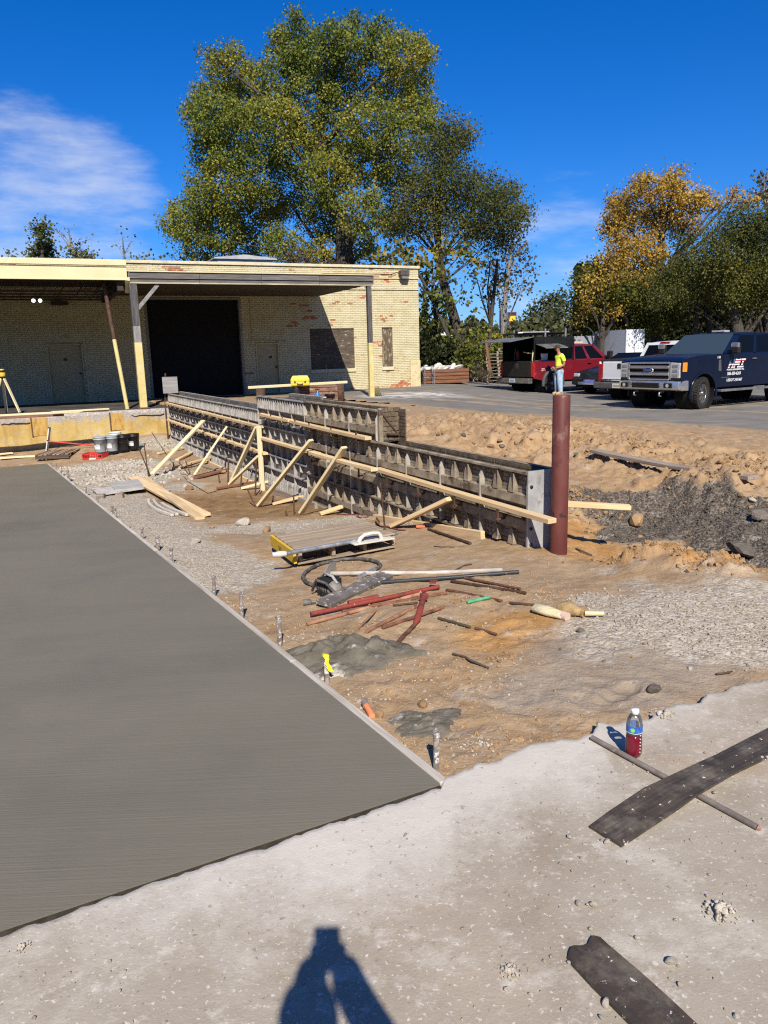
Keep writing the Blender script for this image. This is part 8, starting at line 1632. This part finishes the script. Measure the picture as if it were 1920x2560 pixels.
tree('bare_crown_tree', 'grey bare topped tree at the right edge above the dark locust', None, S_([(1650, 385, 16), (1665, 410, 20), (1645, 420, 12)]), 55.0, [(1665 * 1.157, 700 * 1.157, .3), (1662 * 1.157, 480 * 1.157, .16), (1655 * 1.157, 400 * 1.157, .05)], L_GRY, BARK_G, 60, .2, seed=51, bare=.3, tw=.3, twn=8)
# small trees behind the roof at the left
tree('roof_line_tree', 'small bushy tree showing above the left canopy', None, S_([(88, 500, 16), (95, 530, 20), (82, 550, 18), (105, 550, 16), (88, 485, 9)]), 60.0, [(90 * 1.157, 600 * 1.157, .2), (92 * 1.157, 530 * 1.157, .1)], L_LOC, BARK, 90, .2, seed=61, tw=.3, twn=10, shell=.2)
tree('bare_tree', 'pale bare branched tree beside the small bushy tree', None, S_([(140, 510, 12), (170, 520, 14), (195, 515, 12), (150, 495, 10), (180, 545, 12), (125, 500, 8)]), 58.0, [(158 * 1.157, 600 * 1.157, .2), (160 * 1.157, 545 * 1.157, .12), (150 * 1.157, 510 * 1.157, .06)], L_GRY, BARK_G, 3, .15, seed=63, bare=.7, tw=.2, twn=2, branch_r=.07)
tree('roof_line_tree', 'low leafy bush top showing beside the bare tree', None, S_([(165, 550, 14), (190, 552, 12), (150, 556, 10)]), 56.0, [(170 * 1.157, 600 * 1.157, .15), (170 * 1.157, 560 * 1.157, .08)], L_LOC, BARK, 90, .2, seed=64, tw=.3, twn=8)
tree('bare_tree', 'thin twiggy tree standing alone above the canopy joint', None, S_([(265, 515, 14), (250, 530, 12), (285, 520, 12), (270, 545, 12), (262, 500, 8)]), 52.0, [(268 * 1.157, 600 * 1.157, .12), (268 * 1.157, 550 * 1.157, .07), (265 * 1.157, 515 * 1.157, .03)], L_MIX, BARK_G, 10, .16, seed=65, bare=.5, tw=.25, twn=2, branch_r=.03)
tree('roof_line_tree', 'dark leaf tips showing at the far left above the canopy', None, S_([(15, 552, 9), (30, 555, 8), (50, 558, 7)]), 55.0, [(25 * 1.157, 600 * 1.157, .1), (22 * 1.157, 565 * 1.157, .05)], L_LOC, BARK, 60, .2, seed=66, tw=.25, twn=5)
tree('roof_line_tree', 'sparse leafy shoots showing left of the roof monitor', None, S_([(395, 545, 16), (420, 552, 14), (375, 552, 12), (320, 556, 7), (300, 556, 6)]), 48.0, [(400 * 1.157, 600 * 1.157, .1), (400 * 1.157, 560 * 1.157, .05)], L_MIX, BARK, 40, .2, seed=67, tw=.3, twn=5)
tree('roof_shrub', 'dry bush showing above the parapet beside the roof monitor', None, S_([(625, 558, 16), (645, 552, 18), (665, 562, 12)]), 44.0, [(640 * 1.157, 600 * 1.157, .08), (640 * 1.157, 565 * 1.157, .05)], L_GRY, BARK, 90, .13, seed=68, tw=.25, twn=8)
# shrubs by the corner and weeds
tree('shrub', 'yellow green shrub leaning over the wooden box', 'shrubs by the corner', S_([(1010, 745, 18), (1030, 760, 20), (1045, 740, 14), (1000, 770, 18), (1025, 785, 16), (985, 790, 14)]), 35.5, [(1020 * 1.157, 820 * 1.157, .05), (1020 * 1.157, 780 * 1.157, .04)], L_SHR, BARK, 130, .14, seed=71, tw=.2, twn=6, cat='shrub', shell=.1)
tree('shrub', 'dark green shrub filling the gap right of the brick corner', 'shrubs by the corner', S_([(925, 760, 22), (950, 765, 22), (975, 770, 20), (930, 790, 18), (915, 730, 16)]), 37.2, [(940 * 1.157, 820 * 1.157, .05), (940 * 1.157, 780 * 1.157, .04)], L_DRK, BARK, 130, .17, seed=72, tw=.22, twn=8, cat='shrub', shell=.05)
tree('weed_clump', 'dry brown weeds between the wooden box and the pallet stack', 'weeds by the corner', S_([(1030, 800, 12), (1045, 812, 12), (1060, 818, 10), (1035, 818, 10)]), 34.4, [(1040 * 1.157, 826 * 1.157, .02), (1040 * 1.157, 812 * 1.157, .015)], L_GRY, BARK, 260, .16, seed=73, tw=.14, twn=8, cat='weeds', shell=.05, droop=-1.2, aspect=.25)
pw = bw(-4.3, CV + .2, .25)
tree('weed_clump', 'small green weeds at the foot of the right canopy post', 'weeds by the post', [(938, 985, 9), (946, 990, 7)], pw.y, [(938, 998, .006), (938, 990, .004)], L_SHR, BARK, 900, .12, seed=74, tw=.06, twn=6, cat='weeds', shell=.05, droop=-1.2, aspect=.25, zbase=.2)
# far wood closing the view under the crowns
def wood_mass(name, label, x0, x1, y0, y1, Y, n, leaf, seed, size=.4):
    r_ = np.random.default_rng(seed); px = r_.uniform(x0, x1, n); top = y0 + 30 * np.abs(fbm(px / 60, px * 0 + 3, seed, 4)) * 2; py = top + (y1 - top) * r_.random(n)
    Yd = Y + r_.uniform(-2, 4, n); P = np.array([at(a, c, e) for a, c, e in zip(px, py, Yd)]); a1 = r_.normal(size=(n, 3)); a1 /= np.linalg.norm(a1, axis=1)[:, None]; a2 = np.cross(a1, r_.normal(size=(n, 3))); a2 /= np.linalg.norm(a2, axis=1)[:, None]
    s = size * r_.uniform(.6, 1.3, n)[:, None]; V = np.stack([P, P + a1 * s * .5 + a2 * s * .4, P + a1 * s, P + a1 * s * .5 - a2 * s * .4], 1).reshape(-1, 3)
    me = bpy.data.meshes.new(name); me.from_pydata(V.tolist(), [], np.arange(n * 4).reshape(-1, 4).tolist()); me.materials.append(leaf); tag(link_mesh(name, me), label, 'woodland', kind='stuff')
wood_mass('far_woodland', 'dark woodland closing the view behind the trucks', 1440, 2700, 650, 880, 56, 48000, L_DRK, 81, .38)
wood_mass('far_hedge', 'pale green far hedge line beyond the yard', 1040, 1500, 790, 880, 80, 6000, L_FAR, 82, .6)
wood_mass('left_hedge', 'leafy bank behind the building corner', 1040, 1270, 830, 930, 44, 5000, L_SHR, 83, .3)

# added unseen tree belt behind the photographer, blocking low sky light
r_ = np.random.default_rng(88); n = 15000; th_ = r_.uniform(R(150), R(390), n); hh = (12.0 + 7 * np.abs(fbm(th_ * 9, th_ * 0 + 2, 89, 4))) ; P = np.stack([np.cos(th_) * (44 + r_.uniform(0, 5, n)), np.sin(th_) * (30 + r_.uniform(0, 5, n)) + 4, -0.5 + hh * r_.random(n) ** 0.8], -1)
a1 = r_.normal(size=(n, 3)); a1 /= np.linalg.norm(a1, axis=1)[:, None]; a2 = np.cross(a1, r_.normal(size=(n, 3))); a2 /= np.linalg.norm(a2, axis=1)[:, None]; s_ = 1.0 * r_.uniform(.6, 1.3, n)[:, None]
V = np.stack([P, P + a1 * s_ * .5 + a2 * s_ * .4, P + a1 * s_, P + a1 * s_ * .5 - a2 * s_ * .4], 1).reshape(-1, 3); me = bpy.data.meshes.new('sky_blocking_tree_belt'); me.from_pydata(V.tolist(), [], np.arange(n * 4).reshape(-1, 4).tolist()); me.materials.append(L_MIX)
tag(link_mesh('sky_blocking_tree_belt', me), 'added unseen belt of trees blocking low sky light behind the photographer', 'woodland', kind='stuff')

# ------------------------------------------------------------------ box, cart, pallet stacks, sign by the corner
def yp(px, py, Y): return Vector(at(px, py, Y))
a = yp(1060, 956, 33.2); L = (yp(1174, 950, 33.2) - a).length; zb = float(asph_z(a.x, a.y))
t = thing('wooden_box', 'reddish brown plank box full of rubble beside the brick corner', 'box', (a.x, a.y, zb), R(6))
RW = wood('reddish_planks', [(.10, .04, .02), (.17, .075, .04), (.26, .13, .07)])
for k in range(4): board('side_plank', (0, 0, .09 + .15 * k), (L, 0, .09 + .15 * k), .05, .13, RW, parent=t)
for x in (.02, L - .02): board('end_post', (x, .04, 0), (x, .04, .66), .06, .08, RW, parent=t); board('end_plank', (x, .08, .3), (x, 1.1, .3), .05, .55, RW, parent=t)
board('back_plank', (0, 1.12, .36), (L, 1.12, .36), .05, .66, RW, parent=t); B().box2((.05, .06, .02), (L - .05, 1.08, .5)).obj('fill', STONE_D, t)
o = clump('rubble_pile', 0, 0, 1, 'pale rubble and bags heaped on the wooden box', 1); bpy.data.objects.remove(o)
b = B(); r2 = random.Random(5)
for k in range(34):
    me_ = r2.choice(ROCKS['p']); rr3 = r2.uniform(.08, .2); c_ = Vector((r2.uniform(.15, L * .8), r2.uniform(.15, .8), .55 + r2.uniform(0, .12))); q_ = Euler((r2.uniform(0, 3), r2.uniform(0, 3), 0)).to_matrix(); b.add([q_ @ Vector((v.co.x * 1.4, v.co.y, v.co.z * .7)) * rr3 + c_ for v in me_.vertices], [tuple(f.vertices) for f in me_.polygons])
o = b.obj('rubble_pile', mat('pale_bags', [(.5, .48, .44), (.62, .6, .57)], rough=.9), loc=(a.x, a.y, zb), rot=(0, 0, R(6))); tag(o, 'pale rubble and bags heaped on the wooden box', 'rubble')
a = yp(1062, 958, 32.6); t = thing('metal_cart', 'thin metal frame cart before the wooden box', 'cart', (a.x, a.y, float(asph_z(a.x, a.y))), R(10))
for x in (0, .42):
    for y in (0, .35): B().tube([(x, y, 0), (x + .02, y, .45), (x - .04, y, .75)], .014, 6).obj('upright', RACK, t)
for z in (.3, .45, .74): B().tube([(-.03, 0, z), (.43, 0, z), (.43, .35, z), (-.03, .35, z), (-.03, 0, z)], .012, 6).obj('hoop', RACK, t)
for k, (px, dx, n, ang) in enumerate(((1216, 0, 9, 4), (1244, .2, 11, -6), (1180, .6, 7, 8))):
    a = yp(px, 945, 36.0 + dx); zb = float(asph_z(a.x, a.y)) - .02; pl0 = None
    for j in range(n):
        if pl0 is None:
            t = thing('stacked_pallet', 'x', 'pallet', (a.x, a.y, zb), R(ang), 'stacked pallets behind the red truck'); pl0 = t
            for q in range(5): board('deck_slat', (0, .05 + .23 * q, .125), (1.1, .05 + .23 * q, .125), .12, .02, W_OLD, parent=t)
            for x in (.05, .55, 1.05): board('stringer', (x, 0, .06), (x, 1.0, .06), .09, .1, W_OLD, parent=t)
        else: t = copy_tree(pl0, None, (a.x + rng.uniform(-.05, .05), a.y, zb + .15 * j), R(ang + rng.uniform(-4, 4)))
        t['label'] = ORD[j] + ' pallet up' + [' in the middle stack left of the red truck hatch', ' in the tall stack hidden behind the red truck hatch', ' in the low stack behind the shrub'][k]
p0, p1 = yp(1228, 940, 35.2), yp(1214, 850, 35.2); board('leaning_post', p0, p1, .12, .08, W_BROWN, 'brown post leaning against the pallet stacks', 'post')
sg = yp(1279, 800, 120.0); t = thing('roadside_sign', 'small far red and yellow sign on a pole seen between the trees', 'sign', (sg.x, sg.y, -1.0))
B().tube([(0, 0, 0), (0, 0, sg.z + .8)], .12, 8).obj('pole', STEEL_D, t); B().box((0, -.2, sg.z + 1.2), (1.35, .25, 1.9)).obj('panel', mat('sign_maroon', [(.10, .02, .03), (.14, .03, .04)], rough=.5), t)
for z_, h_, c_ in ((.7 + .5, .75, (.75, .5, .03)), (.2 + .05, .3, (.7, .7, .68)), (1.95, .25, (.02, .02, .03))): B().box((0, -.34, sg.z + z_), (1.1, .02, h_)).obj('sign_band', mat('sign_%d' % int(z_ * 100), [c_, c_], rough=.5), t)
wp_ = yp(1150, 850, 60); o = B().box((0, 0, 1.4), (9, 6, 2.8)).prism([(-4.6, 2.8), (4.6, 2.8), (0, 3.6)], -3, 3).obj('far_shed', mat('far_white_wall', [(.55, .56, .58), (.62, .63, .65)], rough=.7), loc=(wp_.x - 3, wp_.y, -.4)); tag(o, 'pale far shed glimpsed between the trees', 'shed')
